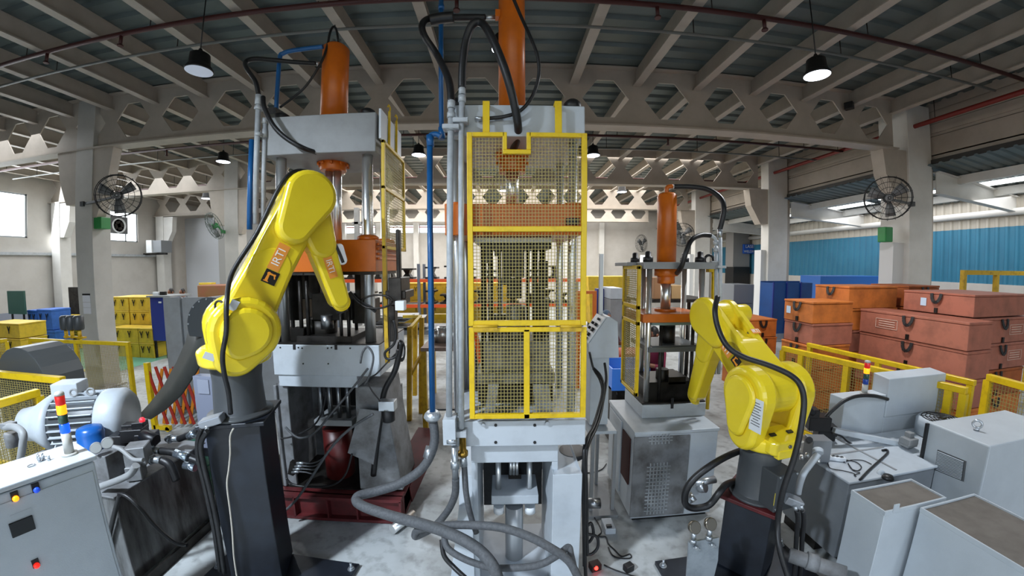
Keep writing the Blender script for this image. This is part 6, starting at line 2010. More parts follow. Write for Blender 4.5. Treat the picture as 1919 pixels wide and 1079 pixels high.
text('WELDING', 0.17, ((cx_, 17.115, cz_ - 0.13), (1, 0, 0), (0, 0, 1)), white_print, sg_)
# far cluster right of the centre press
yb_ = thing('yellow_skip', 'far yellow steel skip beyond the control desk', 'skip', (2.6, 12.0, 0))
x0, x1 = P(1103, 530, Y=12).x, P(1180, 530, Y=12).x
B().loft([[(x0 + .1, 12, .5), (x1 - .1, 12, .5), (x1 - .1, 12.8, .5), (x0 + .1, 12.8, .5)], [(x0, 12, P(1140, 518, Y=12).z), (x1, 12, P(1140, 518, Y=12).z), (x1, 12.9, P(1140, 518, Y=12).z), (x0, 12.9, P(1140, 518, Y=12).z)]], smooth=False).done('shell', c_yellow, yb_)
for x in (x0 + .15, x1 - .25):
    B().box(x, x + 0.1, 12.1, 12.7, 0, .5).done('skid', 'dark', yb_)
db = thing('blue_screen', 'deep blue steel screen beyond the control desk', 'screen', (2.0, 8, 0))
x0, x1 = P(1119, 590, Y=8).x, P(1136, 590, Y=8).x
B().box(x0, x1, 8, 8.2, 0, P(1125, 541, Y=8).z).done('panel', 'bluecab', db)
of_ = thing('orange_frame', 'orange door frame beyond the right edge of the centre guard', 'frame', (1.6, 7.0, 0))
q0, q1 = P(1100, 600, Y=7), P(1119, 545, Y=7)
B().box(q0.x - .2, q1.x, 7, 7.06, q1.z - 0.06, q1.z).done('head', 'orange', of_)
for x in (q0.x - .2, q1.x - 0.07):
    B().box(x, x + 0.07, 7, 7.06, 0, q1.z - 0.06).done('jamb', 'orange', of_)
wm = thing('washing_machine', 'pale grey two tone cabinet seen left of the small press guard', 'cabinet', (2.4, 7.5, 0))
q0, q1 = P(1144, 604, Y=7.5), P(1168, 540, Y=7.5)
B().box(q0.x, q1.x, 7.5, 8.2, 0, P(1150, 561, Y=7.5).z).done('lower_body', 'press_dim', wm)
B().box(q0.x, q1.x, 7.5, 8.2, P(1150, 561, Y=7.5).z + .01, q1.z).done('upper_body', 'press', wm)
wb = thing('bright_door', 'bright white roller panel far behind the small press', 'panel', (3.4, 13, 0))
q0, q1 = P(1200, 575, Y=12.5), P(1212, 478, Y=12.5)
B().box(q0.x, q1.x + 0.1, 12.5, 12.6, 0.0, q1.z).done('panel', mat('self lit white panel', 'F4F7FA', 0.4, emit='F4F7FA', estr=1.2), wb)  # daylight on the panel is put in as its own glow
bxs = thing('carton', 'brown cardboard carton behind the ram of the small press', 'carton', (3.3, 7.0, 0))
q0, q1 = P(1225, 560, Y=7), P(1250, 520, Y=7)
tb = thing('packing_table', 'dark steel packing table behind the small press', 'table', (3.6, 7.2, 0))
B().box(P(1200, 562, Y=7).x, P(1330, 562, Y=7).x, 6.9, 7.9, P(1240, 566, Y=7).z, P(1240, 560, Y=7).z).done('top', 'dark', tb)
for x in (1202, 1326):
    for yy in (6.95, 7.8):
        B().box(P(x, 562, Y=7).x, P(x, 562, Y=7).x + .06, yy, yy + .06, 0, P(1240, 566, Y=7).z).done('leg', 'dark', tb)
zt_ = P(1240, 560, Y=7).z
B().box(q0.x, q1.x, 7, 7.5, zt_, q1.z).done('body', mat('cardboard', 'A57A55', 0.7), bxs, bevel=0.01)
b2 = thing('carton', 'tan cardboard carton right of the ram of the small press', 'carton', (3.9, 7.2, zt_))
B().box(P(1258, 550, Y=7).x, P(1282, 550, Y=7).x, 7.0, 7.5, zt_, P(1270, 535, Y=7).z).done('body', mat('tan cardboard', 'BE9A6A', 0.7), b2, bevel=0.01)
gl = thing('blue_tray', 'bright blue plastic tray with white parts left of the small press base', 'tray', (1.6, 5.4, 0))
q0, q1 = P(1146, 732, Y=4.7), P(1205, 690, Y=4.7)
B().box(q0.x, q1.x + .1, 4.7, 4.72, q0.z, q1.z).box(q0.x, q1.x + .1, 4.72, 5.1, q0.z, q0.z + .03).box(q0.x, q0.x + .02, 4.72, 5.1, q0.z, q1.z).box(q0.x, q1.x + .1, 5.1, 5.12, q0.z, q1.z + .05).done('shell', mat('bright blue plastic', '3C7FE0', 0.35), gl)
for x in (q0.x + .02, q1.x):
    B().box(x, x + .06, 4.75, 5.05, 0, q0.z).done('support', 'dark', gl)
wp = thing('white_bag', 'crumpled white bag lying in the bright blue tray', 'bag', (q0.x + .25, 4.9, q0.z + .03))
b = B(); c = Vector((q0.x + .22, 4.9, q0.z + 0.10))
b.lathe(c, (0, 0, 1), [(-.07, 0.0), (-.06, .12), (0, .17), (.08, .13), (.14, .05), (.15, 0)], 9)
b.done('body', 'white', wp)
rt_ = thing('red_crate', 'long coral red plastic crate behind the small press guard', 'crate', (1.8, 6.0, 0))
q0, q1 = P(1148, 690, Y=5.9), P(1228, 662, Y=5.9)
B().box(q0.x, q1.x, 5.9, 6.4, q0.z, q1.z).box(q0.x, q1.x, 5.87, 5.9, q1.z - 0.05, q1.z + 0.01).done('shell', mat('coral plastic', 'C8604A', 0.45), rt_, bevel=0.01)
B().box(q0.x + .05, q1.x - .05, 5.95, 6.35, 0, q0.z).done('stand', 'dark', rt_)

# ================================================================ people
skin = mat('skin', '8A5A40', 0.55)
hair = mat('black hair', '15100D', 0.5)
def figure(label, loc, rz, joints, edges, cloth, group=None, hairm=hair, cap=None):
    """one skinned body; joints: name -> (x, y, z, radius, material index 0 cloth, 1 skin)"""
    root = thing('person', label, 'person', loc, group)
    rot = Matrix.Rotation(rz, 3, 'Z')
    names = list(joints)
    me = bpy.data.meshes.new('body')
    me.from_pydata([tuple(rot @ Vector(joints[n][:3])) for n in names], [(names.index(a), names.index(c)) for a, c in edges], [])
    o = bpy.data.objects.new('body', me)
    COL.objects.link(o)
    o.modifiers.new('skin', 'SKIN')
    o.modifiers['skin'].use_smooth_shade = True
    me.skin_vertices.new() if not me.skin_vertices else None
    for i, n in enumerate(names):
        sv_ = me.skin_vertices[0].data[i]
        sv_.radius = (joints[n][3], joints[n][3])
        sv_.use_root = (i == 0)
    o.modifiers.new('sub', 'SUBSURF').levels = 1
    dg = bpy.context.evaluated_depsgraph_get()
    m2 = bpy.data.meshes.new_from_object(o.evaluated_get(dg))
    bpy.data.objects.remove(o)
    m2.name = 'body'
    m2.materials.clear()
    for q in cloth:
        m2.materials.append(q)
    inv = rot.inverted()
    pts_ = [(Vector(joints[n][:3]), joints[n][4]) for n in names]
    for p in m2.polygons:
        c = inv @ p.center
        p.material_index = min(pts_, key=lambda q: (q[0] - c).length)[1]
        p.use_smooth = True
    ob = bpy.data.objects.new('body', m2)
    COL.objects.link(ob)
    ob.parent = root
    WORLD[ob.name] = Vector(loc)
    hd = Vector(joints['head'][:3])
    def hp_(v):
        return Vector(loc) + rot @ v
    b = B(); h0 = hd + Vector((0, 0, 0.0))
    rings = []
    for k in range(9):
        t = math.pi * k / 8
        rr = math.sin(t)
        ring = []
        for i in range(16):
            a = 2 * math.pi * i / 16
            w_ = 0.074 * (1.0 if k < 5 else 0.86)
            ring.append(hp_(h0 + Vector((w_ * rr * math.cos(a) + 1e-4 * math.cos(a), (0.092 * rr + 1e-4) * math.sin(a), 0.118 * math.cos(t)))))
        rings.append(ring)
    b.loft(rings)
    b.lathe(hp_(h0 + Vector((0, -0.088, -0.005))), rot @ Vector((0, -1, -0.4)), [(0, 0.016), (0.025, 0.012), (0.03, 0)], 8)
    for sx in (-1, 1):
        b.lathe(hp_(h0 + Vector((sx * 0.072, 0.005, -0.005))), rot @ Vector((sx, 0, 0)), [(0, 0.025), (0.014, 0.028), (0.018, 0)], 10)
    b.done('head', skin, root, smooth=True)
    b = B()
    for sx in (-1, 1):
        b.lathe(hp_(h0 + Vector((sx * 0.028, -0.080, 0.018))), rot @ Vector((0, -1, 0)), [(0, 0.011), (0.006, 0.008), (0.007, 0)], 10)
    b.bar(hp_(h0 + Vector((-0.022, -0.083, -0.05))), hp_(h0 + Vector((0.022, -0.083, -0.05))), 0.006, 0.008)
    b.done('face', mat('dark eyes and lips', '2A1712', 0.4), root)['kind'] = 'stuff'
    b = B(); rings = []
    for k in range(6):
        t = math.pi * (k / 8.5)
        rr = math.sin(t)
        rings.append([hp_(h0 + Vector(((0.083 * rr + 1e-4) * math.cos(2 * math.pi * i / 16), 0.014 + (0.098 * rr + 1e-4) * math.sin(2 * math.pi * i / 16), 0.012 + 0.125 * math.cos(t)))) for i in range(16)])
    b.loft(rings)
    b.done('cap' if cap else 'hair', cap or hairm, root, smooth=True)
    return root
def seated(lean=0.12, arm=0.0):
    """facing -y, hips at seat height 0.48"""
    J = dict(pelvis=(0, 0, .55, .13, 0), waist=(0, -.02, .72, .115, 0), chest=(0, -lean * .7, .95, .135, 0), collar=(0, -lean, 1.08, .09, 0), neck=(0, -lean - .02, 1.16, .05, 1), head=(0, -lean - .05, 1.28, .06, 1))
    E = [('pelvis', 'waist'), ('waist', 'chest'), ('chest', 'collar'), ('collar', 'neck'), ('neck', 'head')]
    for s_, n in ((-1, 'l'), (1, 'r')):
        J['sh' + n] = (s_ * .17, -lean, 1.05, .06, 0)
        J['elb' + n] = (s_ * .24, -lean - .1, .80, .045, 0)
        J['wri' + n] = (s_ * .14, -lean - .33, .86, .03, 1)
        J['palm' + n] = (s_ * .11, -lean - .41, .87, .03, 1)
        for q in range(4):
            J['f%s%d' % (n, q)] = (s_ * (.08 + .02 * q), -lean - .48 - (.01 if q in (1, 2) else 0), .865, .0085, 1)
            E.append(('palm' + n, 'f%s%d' % (n, q)))
        J['th' + n] = (s_ * .065, -lean - .43, .875, .0095, 1)
        J['hip' + n] = (s_ * .10, -.05, .53, .095, 2)
        J['kne' + n] = (s_ * .13, -.46, .52, .065, 2)
        J['ank' + n] = (s_ * .13, -.43, .09, .042, 2)
        J['toe' + n] = (s_ * .14, -.60, .04, .038, 2)
        E += [('chest', 'sh' + n), ('sh' + n, 'elb' + n), ('elb' + n, 'wri' + n), ('wri' + n, 'palm' + n), ('palm' + n, 'th' + n), ('pelvis', 'hip' + n), ('hip' + n, 'kne' + n), ('kne' + n, 'ank' + n), ('ank' + n, 'toe' + n)]
    return J, E
def stool(label, x, y, z=0.45, back=None, m='dark', group=None):
    t = thing('stool', label, 'stool', (x, y, 0), group)
    B().cyl((x, y, z - 0.04), (x, y, z), 0.19, seg=20).done('seat', m, t, bevel=0.01)
    for sx in (-1, 1):
        for sy in (-1, 1):
            B().bar((x + sx * .11, y + sy * .11, z - .04), (x + sx * .16, y + sy * .16, 0), 0.025, 0.025).done('leg', 'dark', t)
    return t
stripe = mat('white striped shirt', 'E4E6EA', 0.7, col2='8A9099', scale=12, amount=0.8, stretch=(1, 1, 8))
dk = mat('dark trousers', '23262E', 0.8)
J, E = seated()
yw = 10.6
for x, lab, cl_, dy in ((327, 'seated worker with black hair in a white striped shirt behind the grey enclosure', stripe, 0), (348, 'seated worker with black hair beside the one in a striped shirt', mat('grey blue shirt', '6C7280', 0.7), 0.75)):
    p = P(x, 545, Y=yw + dy)
    zoff = max(0.0, p.z - 1.31)
    stool('stool under the %s worker behind the grey enclosure' % ('left seated' if x == 327 else 'right seated'), p.x, yw + dy, 0.43 + zoff)
    figure(lab, (p.x, yw + dy, zoff), 0.0, J, E, [cl_, skin, dk])
maroon = mat('maroon clothing', '7E1F3E', 0.75)
p = P(1247, 672, Y=5.2)
ch = thing('chair', 'grey plastic chair under the worker in maroon', 'chair', (p.x, 5.3, 0))
figure('seated worker in maroon clothes behind the small press', (p.x + 0.05, 5.55, max(0, p.z - 0.95)), R(-62), J, E, [maroon, skin, maroon])
zo = max(0, p.z - 0.95)
B().box(p.x - .2, p.x + .25, 5.3, 5.75, .36 + zo, .445 + zo).done('seat', mat('grey chair plastic', '5E626C', 0.5), ch, bevel=0.015)
B().box(p.x - .25, p.x - .21, 5.3, 5.75, .36 + zo, .85 + zo).done('backrest', mat('grey chair plastic', '5E626C', 0.5), ch, bevel=0.015)
for sx in (-.2, .2):
    for yy in (5.32, 5.7):
        B().box(p.x + sx, p.x + sx + .03, yy, yy + .03, 0, .36 + zo).done('leg', 'steel', ch)
p = P(1131, 588, Y=6.3)
capm = mat('grey blue cap', '4A5A6C', 0.7)
J2, E2 = seated(0.05)
stool('stool behind the control desk', p.x, 6.3, 0.43 + max(0, p.z - 1.33))
figure('worker in a grey blue cap seated behind the control desk', (p.x, 6.3, max(0, p.z - 1.33)), R(20), J2, E2, [mat('dark red shirt', '4E2A34', 0.7), skin, dk], cap=capm)
# ================================================================ pipes and hoses of the centre press
Yp = 2.36
def vpipe(label, x0, y0, x1, y1, w, Y, m, cat='pipe', name='riser_pipe'):
    a, c = P(x0, y0, Y=Y), P(x1, y1, Y=Y)
    r = abs(P(x0 + w / 2, (y0 + y1) / 2, Y=Y).x - P(x0 - w / 2, (y0 + y1) / 2, Y=Y).x) / 2
    t = thing(name, label, cat, (c.x, Y, c.z))
    B().cyl(c, a, r, seg=18).done('tube', m, t)
    return t, r
t1, r1 = vpipe('left one of two pale grey hydraulic pipes beside the centre guard', 846, 205, 842, 800, 12, Yp, 'pipe')
b = B(); q = P(846, 200, Y=Yp)
for y0, y1, k in ((212, 222, 1.35), (240, 246, 1.5), (190, 204, 1.25)):
    B().cyl(P(846, y1, Y=Yp), P(846, y0, Y=Yp), r1 * k, seg=8).done('pipe_nut', 'pipe', t1)
B().obox(P(846, 240, Y=Yp), (0.11, 0.07, 0.03)).done('clamp', 'pipe', t1, bevel=0.003, seg=1)
b = B(); fb(b, 830, 786, 854, 834, Yp - 0.06, 0.12)
b.done('end_block', 'press', t1, bevel=0.004)
b = B(); b.cyl(P(856, 826, Y=Yp - .05), P(838, 826, Y=Yp - .05), 0.02, seg=8); b.cyl(P(852, 836, Y=Yp - .05), P(854, 900, Y=Yp - .05), 0.022, seg=14); b.cyl(P(853, 862, Y=Yp - .05), P(853.5, 876, Y=Yp - .05), 0.033, seg=6)
b.done('end_fitting', 'galv', t1)
t2, r2 = vpipe('right one of two pale grey hydraulic pipes beside the centre guard', 866, 180, 865, 802, 11, Yp, 'pipe')
b = B()
for y0, y1, k in ((180, 192, 1.3), (225, 231, 1.5), (164, 178, 1.2)):
    B().cyl(P(866, y1, Y=Yp), P(866, y0, Y=Yp), r2 * k, seg=8).done('pipe_nut', 'pipe', t2)
B().obox(P(864, 228, Y=Yp), (0.10, 0.07, 0.03)).done('clamp', 'pipe', t2, bevel=0.003, seg=1)
B().obox(P(863, 810, Y=Yp), (0.09, 0.07, 0.045)).done('clamp', 'pipe', t2, bevel=0.003, seg=1)
b = B(); b.lathe(P(868, 852, Y=Yp), (0, 0, 1), [(0, 0.035), (0.03, 0.035), (0.035, 0.024), (0.14, 0.022)], 14)
b.done('brass_coupling', 'brass', t2)
b = B(); fb(b, 847, 250, 852, 760, 2.9, 0.04); fb(b, 856, 250, 862, 760, 3.0, 0.04)
tag(b.done('slide_rail', 'steel'), 'dark steel slide rails seen between the two pale grey pipes', 'rail')
t3, r3 = vpipe('blue pipe standing left of the pale grey pipes', 806, 262, 811, 772, 11, 2.85, 'blue')
b = B().cyl(P(807, 275, Y=2.85), P(806, 254, Y=2.85), r3 * 1.25, seg=14)
b.tube(pts(2.85, (806, 262), (808, 254), (818, 252), (826, 256)), r3 * 0.9, 12)
b.done('elbow', 'blue', t3)
b = B().lathe(P(811, 786, Y=2.85), (0, 0, 1), [(0, 0.055), (0.03, 0.075), (0.06, 0.06), (0.075, 0.045)], 12)
b.done('foil_wrap', mat('crumpled foil', 'C4C9CC', 0.35, 0.6, bump=0.9, bscale=40), t3)
t4, r4 = vpipe('upper blue pipe rising to the roof left of the orange cylinder', 827, -20, 828, 262, 9, 2.95, 'blue')
B().cyl(P(828, 262, Y=2.95), P(828, 240, Y=2.95), r4 * 1.4, seg=12).done('coupling', 'blue', t4)
B().cyl(P(827, 18, Y=2.95), P(827, 10, Y=2.95), r4 * 1.3, seg=12).done('coupling', 'blue', t4)
def hose(label, q, r, m='hose', cat='hose', Y=2.6, ends=(), name='hydraulic_hose', sub=8):
    t = thing(name, label, cat, P(q[-1][0], q[-1][1], Y=q[-1][2] if len(q[-1]) > 2 else Y))
    B().tube(pts(Y, *q), r, 12, sub).done('rubber', m, t)
    for (x0, y0, Y0), (x1, y1, Y1), rr in ends:
        B().cyl(P(x0, y0, Y=Y0), P(x1, y1, Y=Y1), rr, seg=12).done('end_fitting', 'galv', t)
    return t
hose('black hose from the left grey pipe arching over to the top of the orange cylinder', [(846, 192, 2.36), (841, 150, 2.42), (820, 105, 2.6), (797, 70, 2.6), (791, 48, 2.62), (803, 36, 2.66), (830, 34, 2.7), (870, 33, 2.76), (909, 33, 2.8)], 0.026, 'black', ends=[((908, 33, 2.8), (928, 33, 2.8), 0.02)])
tag(B().tube(pts(2.64, (806, 38), (825, 34), (850, 32)), 0.04, 12).done('hose_sleeve', 'black'), 'thick black sleeve wrapped round the hose beside the upper blue pipe', 'sleeve')
hose('thick black hose arching from the right grey pipe down to the cylinder flange', [(866, 166, 2.36), (867, 125, 2.36), (873, 78, 2.36), (886, 46, 2.34), (903, 44, 2.34), (921, 70, 2.29), (944, 125, 2.26), (960, 180, 2.28), (970, 230, 2.36), (970, 258, 2.5), (962, 280, 2.66)], 0.027, 'black')
hose('thin black hose hanging from the roof and curving to the centre press crown', [(957, -15, 2.45), (975, 28, 2.45), (996, 75, 2.4), (1008, 110, 2.38), (1009, 145, 2.38), (997, 182, 2.38), (975, 208, 2.38), (945, 219, 2.38), (908, 223, 2.39)], 0.012, 'black', ends=[((908, 223, 2.39), (890, 222, 2.39), 0.012)])
hose('very thick grey hose bent sharply across the floor before the centre press', [(812, 790, 2.85), (815, 820, 2.8), (808, 850, 2.75), (788, 880, 2.7), (750, 905, 2.68), (705, 920, 2.66), (674, 928, 2.6), (668, 938, 2.55), (685, 950, 2.46), (740, 968, 2.34), (800, 984, 2.22), (850, 1002, 2.1), (895, 1028, 2.0), (925, 1062, 1.92), (940, 1110, 1.86)], 0.037, 'hose', ends=[((808, 836, 2.78), (802, 858, 2.74), 0.042)])
hose('grey hose dropping from the left grey pipe and doubling back on the floor', [(854, 895, 2.31), (853, 925, 2.33), (840, 955, 2.36), (815, 985, 2.34), (790, 1000, 2.32), (778, 1004, 2.3), (785, 992, 2.28), (830, 984, 2.2), (880, 983, 2.12), (935, 987, 2.05), (985, 1002, 2.0), (1030, 1025, 1.95), (1065, 1050, 1.92), (1085, 1085, 1.88)], 0.026, 'hose')
hose('black hose dropping from the right grey pipe to the floor', [(869, 852, 2.36), (871, 885, 2.35), (874, 925, 2.33), (882, 965, 2.3), (893, 998, 2.28)], 0.021, 'hose', ends=[((868, 852, 2.36), (869.5, 872, 2.355), 0.026)])
hose('grey hose looping along the floor at the foot of the centre press', [(833, 1000, 2.2), (838, 1025, 2.15), (868, 1046, 2.1), (915, 1062, 2.05), (960, 1064, 2.0), (1010, 1058, 2.0), (1045, 1040, 2.02), (1065, 1025, 2.06), (1070, 1040, 2.02), (1078, 1075, 1.95)], 0.022, 'hose')
hose('short black hose end lying at the bottom edge before the centre press', [(828, 1010, 2.2), (832, 1040, 2.14), (850, 1062, 2.1), (880, 1090, 2.0)], 0.016, 'black')
# small parts on the floor
tag(B().cyl(P(735, 992, Z=0.045), P(775, 962, Z=0.045), 0.045, seg=22).done('steel_bar', 'chrome'), 'bright steel bar offcut lying under the thick grey hose', 'bar')
tag(B().cyl(P(1098, 942, Y=2.75), P(1124, 942, Y=2.75), 0.042, seg=20).done('steel_sleeve', 'steel'), 'round steel sleeve poking out beside the right leg of the centre press', 'sleeve')
rb = thing('relay_box', 'small black box with a glowing red light on the floor', 'box', tuple(P(1114, 1062, Z=0.0)))
c = P(1115, 1060, Z=0.03)
B().obox(c, (0.09, 0.07, 0.06), Matrix.Rotation(0.3, 3, 'Z')).done('housing', mat('dark red brown box', '3A1A16', 0.5), rb, bevel=0.005)
B().lathe(c + Vector((0.0, -0.036, 0.012)), (0, -1, 0.6), [(0, 0.016), (0.008, 0.016), (0.012, 0.01), (0.013, 0)], 14).done('red_light', mat('glowing red lens', 'FF2A20', 0.3, emit='FF2A20', estr=7), rb)
# cable bundle down the right side of the centre press
for i, (q, r) in enumerate((([(1112, 690), (1125, 705), (1131, 730), (1122, 770), (1112, 800), (1100, 822), (1094, 850), (1096, 900), (1096, 960), (1096, 1030), (1098, 1085)], 0.015), ([(1133, 680), (1136, 710), (1131, 745), (1124, 780), (1115, 805), (1104, 828), (1098, 855), (1099, 920), (1100, 980), (1101, 1040)], 0.012), ([(1105, 660), (1112, 690), (1124, 712), (1128, 735), (1118, 775), (1108, 806), (1098, 835), (1092, 870), (1092, 930), (1093, 990), (1094, 1060)], 0.010))):
    tag(B().tube([P(x, y, Y=3.2 - 0.75 * min(1, max(0, (y - 690) / 150))) for x, y in q], r, 8).done('cable', 'black'), ('thickest', 'middle', 'thinnest')[i] + ' black cable of the bundle down the right side of the centre press', 'cable')
for i, q in enumerate(([(1100, 985), (1108, 980), (1112, 1000), (1104, 1015), (1096, 1010)], [(1098, 1000), (1118, 1005), (1120, 1025), (1108, 1038), (1096, 1036)])):
    tag(B().tube(pts(2.5, *q), 0.012, 8).done('cable', 'black'), ('smaller' if i == 0 else 'larger') + ' black cable loop beside the right leg of the centre press', 'cable')
def floor_cable(label, r, *xy):
    tag(B().tube([P(x, y, Z=r + 0.001) for x, y in xy], r, 6).done('cable', 'black'), label, 'cable')
floor_cable('thin black cable snaking over the floor from the press leg to the plug', 0.006, (1102, 955), (1118, 975), (1127, 995), (1120, 1004), (1135, 1005), (1140, 1018), (1152, 1030), (1165, 1042), (1180, 1038), (1182, 1045), (1165, 1046), (1148, 1040), (1140, 1025))
floor_cable('thin black cable running from the red light to the plug on the floor', 0.006, (1132, 1058), (1148, 1066), (1170, 1074), (1195, 1082))
floor_cable('thin black cable lying across the floor towards the control desk', 0.007, (1098, 885), (1112, 884), (1128, 878), (1136, 868))
pg = thing('plug', 'black plug lying at the end of the floor cable', 'plug', tuple(P(1178, 1066, Z=0)))
B().obox(P(1178, 1063, Z=0.03), (0.08, 0.06, 0.06), Matrix.Rotation(0.4, 3, 'Z')).done('housing', 'black', pg, bevel=0.008)
wbx = thing('concrete_block', 'small pale block with a black clip on the floor right of the centre press', 'block', tuple(P(1140, 975, Z=0)))
c = P(1140, 985, Z=0.03)
B().obox((c.x, c.y, 0.03), (0.10, 0.16, 0.06)).done('body', 'press', wbx, bevel=0.005)
B().obox((c.x - 0.01, c.y - 0.05, 0.07), (0.05, 0.03, 0.02)).done('clip', 'black', wbx)

# ================================================================ pipes and hoses of the left press
Yl = 3.3
t5, r5 = vpipe('nearer of two grey pipes at the left side of the left press', 485, 180, 480, 420, 9, 3.2, 'pipe')
b = B()
for y0, y1, k in ((178, 196, 1.3), (200, 206, 1.6), (248, 255, 1.4)):
    B().cyl(P(484, y1, Y=3.2), P(485, y0, Y=3.2), r5 * k, seg=8).done('pipe_nut', 'pipe', t5)
t6, r6 = vpipe('farther of two grey pipes at the left side of the left press', 497, 222, 494, 430, 8, 3.25, 'pipe')
b = B()
for y0, y1, k in ((222, 232, 1.3), (243, 258, 1.3)):
    B().cyl(P(496, y1, Y=3.25), P(496, y0, Y=3.25), r6 * k, seg=8).done('pipe_nut', 'pipe', t6)
t7, r7 = vpipe('dark blue pipe beside the grey pipes of the left press', 472, 262, 468, 430, 9, 3.35, 'blue')
hose('black hose from the nearer grey pipe looping to the top of the left orange cylinder', [(484, 176, 3.2), (478, 152, 3.2), (462, 128, 3.2), (460, 116, 3.25), (475, 110, 3.3), (510, 112, 3.4), (550, 116, 3.5), (592, 119, 3.6)], 0.022, 'black', ends=[((588, 119, 3.6), (600, 120, 3.62), 0.022)])
hose('black hose sweeping from the farther grey pipe to the left cylinder flange', [(493, 182, 3.2), (495, 200, 3.15), (510, 232, 3.1), (535, 258, 3.1), (570, 278, 3.15), (606, 290, 3.42)], 0.022, 'black')
bp = thing('blue_pipe', 'bent blue pipe rising beside the left orange cylinder', 'pipe', tuple(P(518, 215, Y=3.5)))
B().tube(pts(3.5, (517, 216), (520, 160), (524, 108), (530, 100), (545, 95), (580, 90), (605, 87)), 0.022, 12).done('tube', 'blue', bp)
B().box(P(505, 212, Y=3.5).x, P(522, 212, Y=3.5).x, 3.45, 3.6, P(515, 217, Y=3.5).z, P(515, 205, Y=3.5).z).done('foot', 'dark', bp)
hose('thin black hose drooping from the left cylinder top to the bent blue pipe', [(634, 78, 3.6), (630, 55, 3.6), (624, 50, 3.6), (618, 62, 3.55), (612, 90, 3.5), (600, 120, 3.45), (570, 165, 3.45), (525, 201, 3.5)], 0.012, 'black')

def lp_cable(label, r, Y, *q):
    tag(B().tube(pts(Y, *q), r, 8).done('cable', 'black'), label, 'cable')
lp_cable('black cable dropping from the clamp unit in a loop beside the left press bed', 0.012, 3.15, (738, 600), (742, 625), (738, 645), (722, 660), (726, 672), (742, 668), (745, 655))
lp_cable('thin black cable curving from the left press bed down to the lubricator', 0.007, 3.18, (744, 660), (725, 680), (706, 700), (690, 712), (700, 735), (722, 760))
lp_cable('thin black cable hanging straight from the clamp unit at the left press', 0.006, 3.2, (730, 590), (731, 630), (730, 662))
lp_cable('black cable draped across the dark opening of the left press', 0.009, 3.22, (526, 822), (556, 815), (590, 795), (606, 765), (612, 735))
lp_cable('black cable hanging in a bow in front of the oil tray of the left press', 0.010, 3.14, (536, 896), (550, 908), (585, 912), (625, 908), (648, 888), (660, 850))
cc_ = thing('cable_coil', 'coil of black cable hung at the right side of the left press', 'cable', tuple(P(750, 660, Y=3.3)))
for k in range(3):
    c = P(752, 655 + k, Y=3.3 + 0.01 * k)
    B().tube([c + Vector((0.035 * math.cos(t), 0.0, (0.085 + 0.008 * k) * math.sin(t))) for t in [q * math.pi / 8 for q in range(17)]], 0.007, 6, sub=2).done('loop', 'black', cc_)
mf = thing('hose_manifold', 'row of four small bright hose fittings beside the left leg of the left press', 'fitting', tuple(P(548, 880, Y=3.2)))
for k in range(4):
    y = 868 + k * 5.5
    x = 556 - k * 3
    B().cyl(P(x, y, Y=3.2), P(x + 13, y - 1, Y=3.2), 0.013, seg=10).done('coupling', 'galv', mf)
    B().tube(pts(3.2, (x + 13, y - 1), (x + 26, y), (x + 40, y - 4 + 2 * k), (x + 52, y - 12)), 0.007, 6).done('hose_tail', 'hose', mf)
B().obox(P(549, 876, Y=3.22), (0.06, 0.05, 0.14), Matrix.Rotation(0.3, 3, 'Y')).done('block', 'dark', mf)

# ================================================================ pipes and hoses of the right press
t8, r8 = vpipe('taller grey pipe behind the right robot', 1349, 430, 1346, 700, 6, 3.4, 'pipe')
t9, r9 = vpipe('shorter grey pipe with bent top behind the right robot', 1341, 458, 1338, 700, 6, 3.45, 'pipe')
b = B().tube(pts(3.45, (1341, 462), (1340, 448), (1330, 441)), r9, 10)
for y in (455, 468):
    b.cyl(P(1341, y + 4, Y=3.45), P(1341, y - 4, Y=3.45), r9 * 1.5, seg=8)
b.done('bent_top', 'pipe', t9)
B().obox(P(1339, 492, Y=3.45), (0.09, 0.05, 0.03)).done('clamp', 'pipe', t9)
B().obox(P(1350, 500, Y=3.4), (0.09, 0.05, 0.025)).done('clamp', 'pipe', t8)
hose('black hose from the small orange cylinder top curving down to the taller grey pipe', [(1262, 350, 3.68), (1290, 350, 3.65), (1325, 355, 3.55), (1350, 372, 3.45), (1356, 392, 3.4), (1352, 415, 3.4), (1348, 430, 3.4)], 0.026, 'black', ends=[((1348.5, 428, 3.4), (1348, 445, 3.4), 0.024)])
hose('black hose curving from the shorter grey pipe to the small cylinder flange', [(1330, 441, 3.45), (1312, 441, 3.4), (1295, 450, 3.35), (1284, 475, 3.32), (1276, 500, 3.36), (1268, 512, 3.5)], 0.024, 'black')
b = B()
for x, y0, y1 in ((1343, 520, 700), (1351, 510, 640)):
    vc(b, x, 4, y0, y1, 3.5, 8)

# ================================================================ overhead services
def run_pipe(label, q, r, m, name='sprinkler_pipe', drops=(), drop_len=0.16):
    t = thing(name, label, 'pipe', q[0])
    b = B()
    for a, c in zip(q, q[1:]):
        b.cyl(a, c, r, seg=10)
    b.done('tube', m, t)
    for k, f_ in enumerate(drops):
        a, c = Vector(q[0]), Vector(q[-1])
        p = a.lerp(c, f_)
        B().cyl(p, p + Vector((0, 0, -drop_len)), r * 0.7, seg=8).cyl(p + Vector((0, 0, -drop_len)), p + Vector((0, 0, -drop_len - 0.02)), r * 1.2, seg=8).done('sprinkler_head', m, t)
    b = B()
    a, c = Vector(q[0]), Vector(q[-1])
    n = max(2, int((c - a).length / 2.4))
    for k in range(n):
        p = a.lerp(c, (k + 0.5) / n)
        b.cyl(p, (p.x, p.y, ZR), 0.008, seg=6)
    b.done('hanger_rods', 'dark', t)['kind'] = 'stuff'
    return t
zr = 5.78
yA = P(640, 5, Z=zr).y
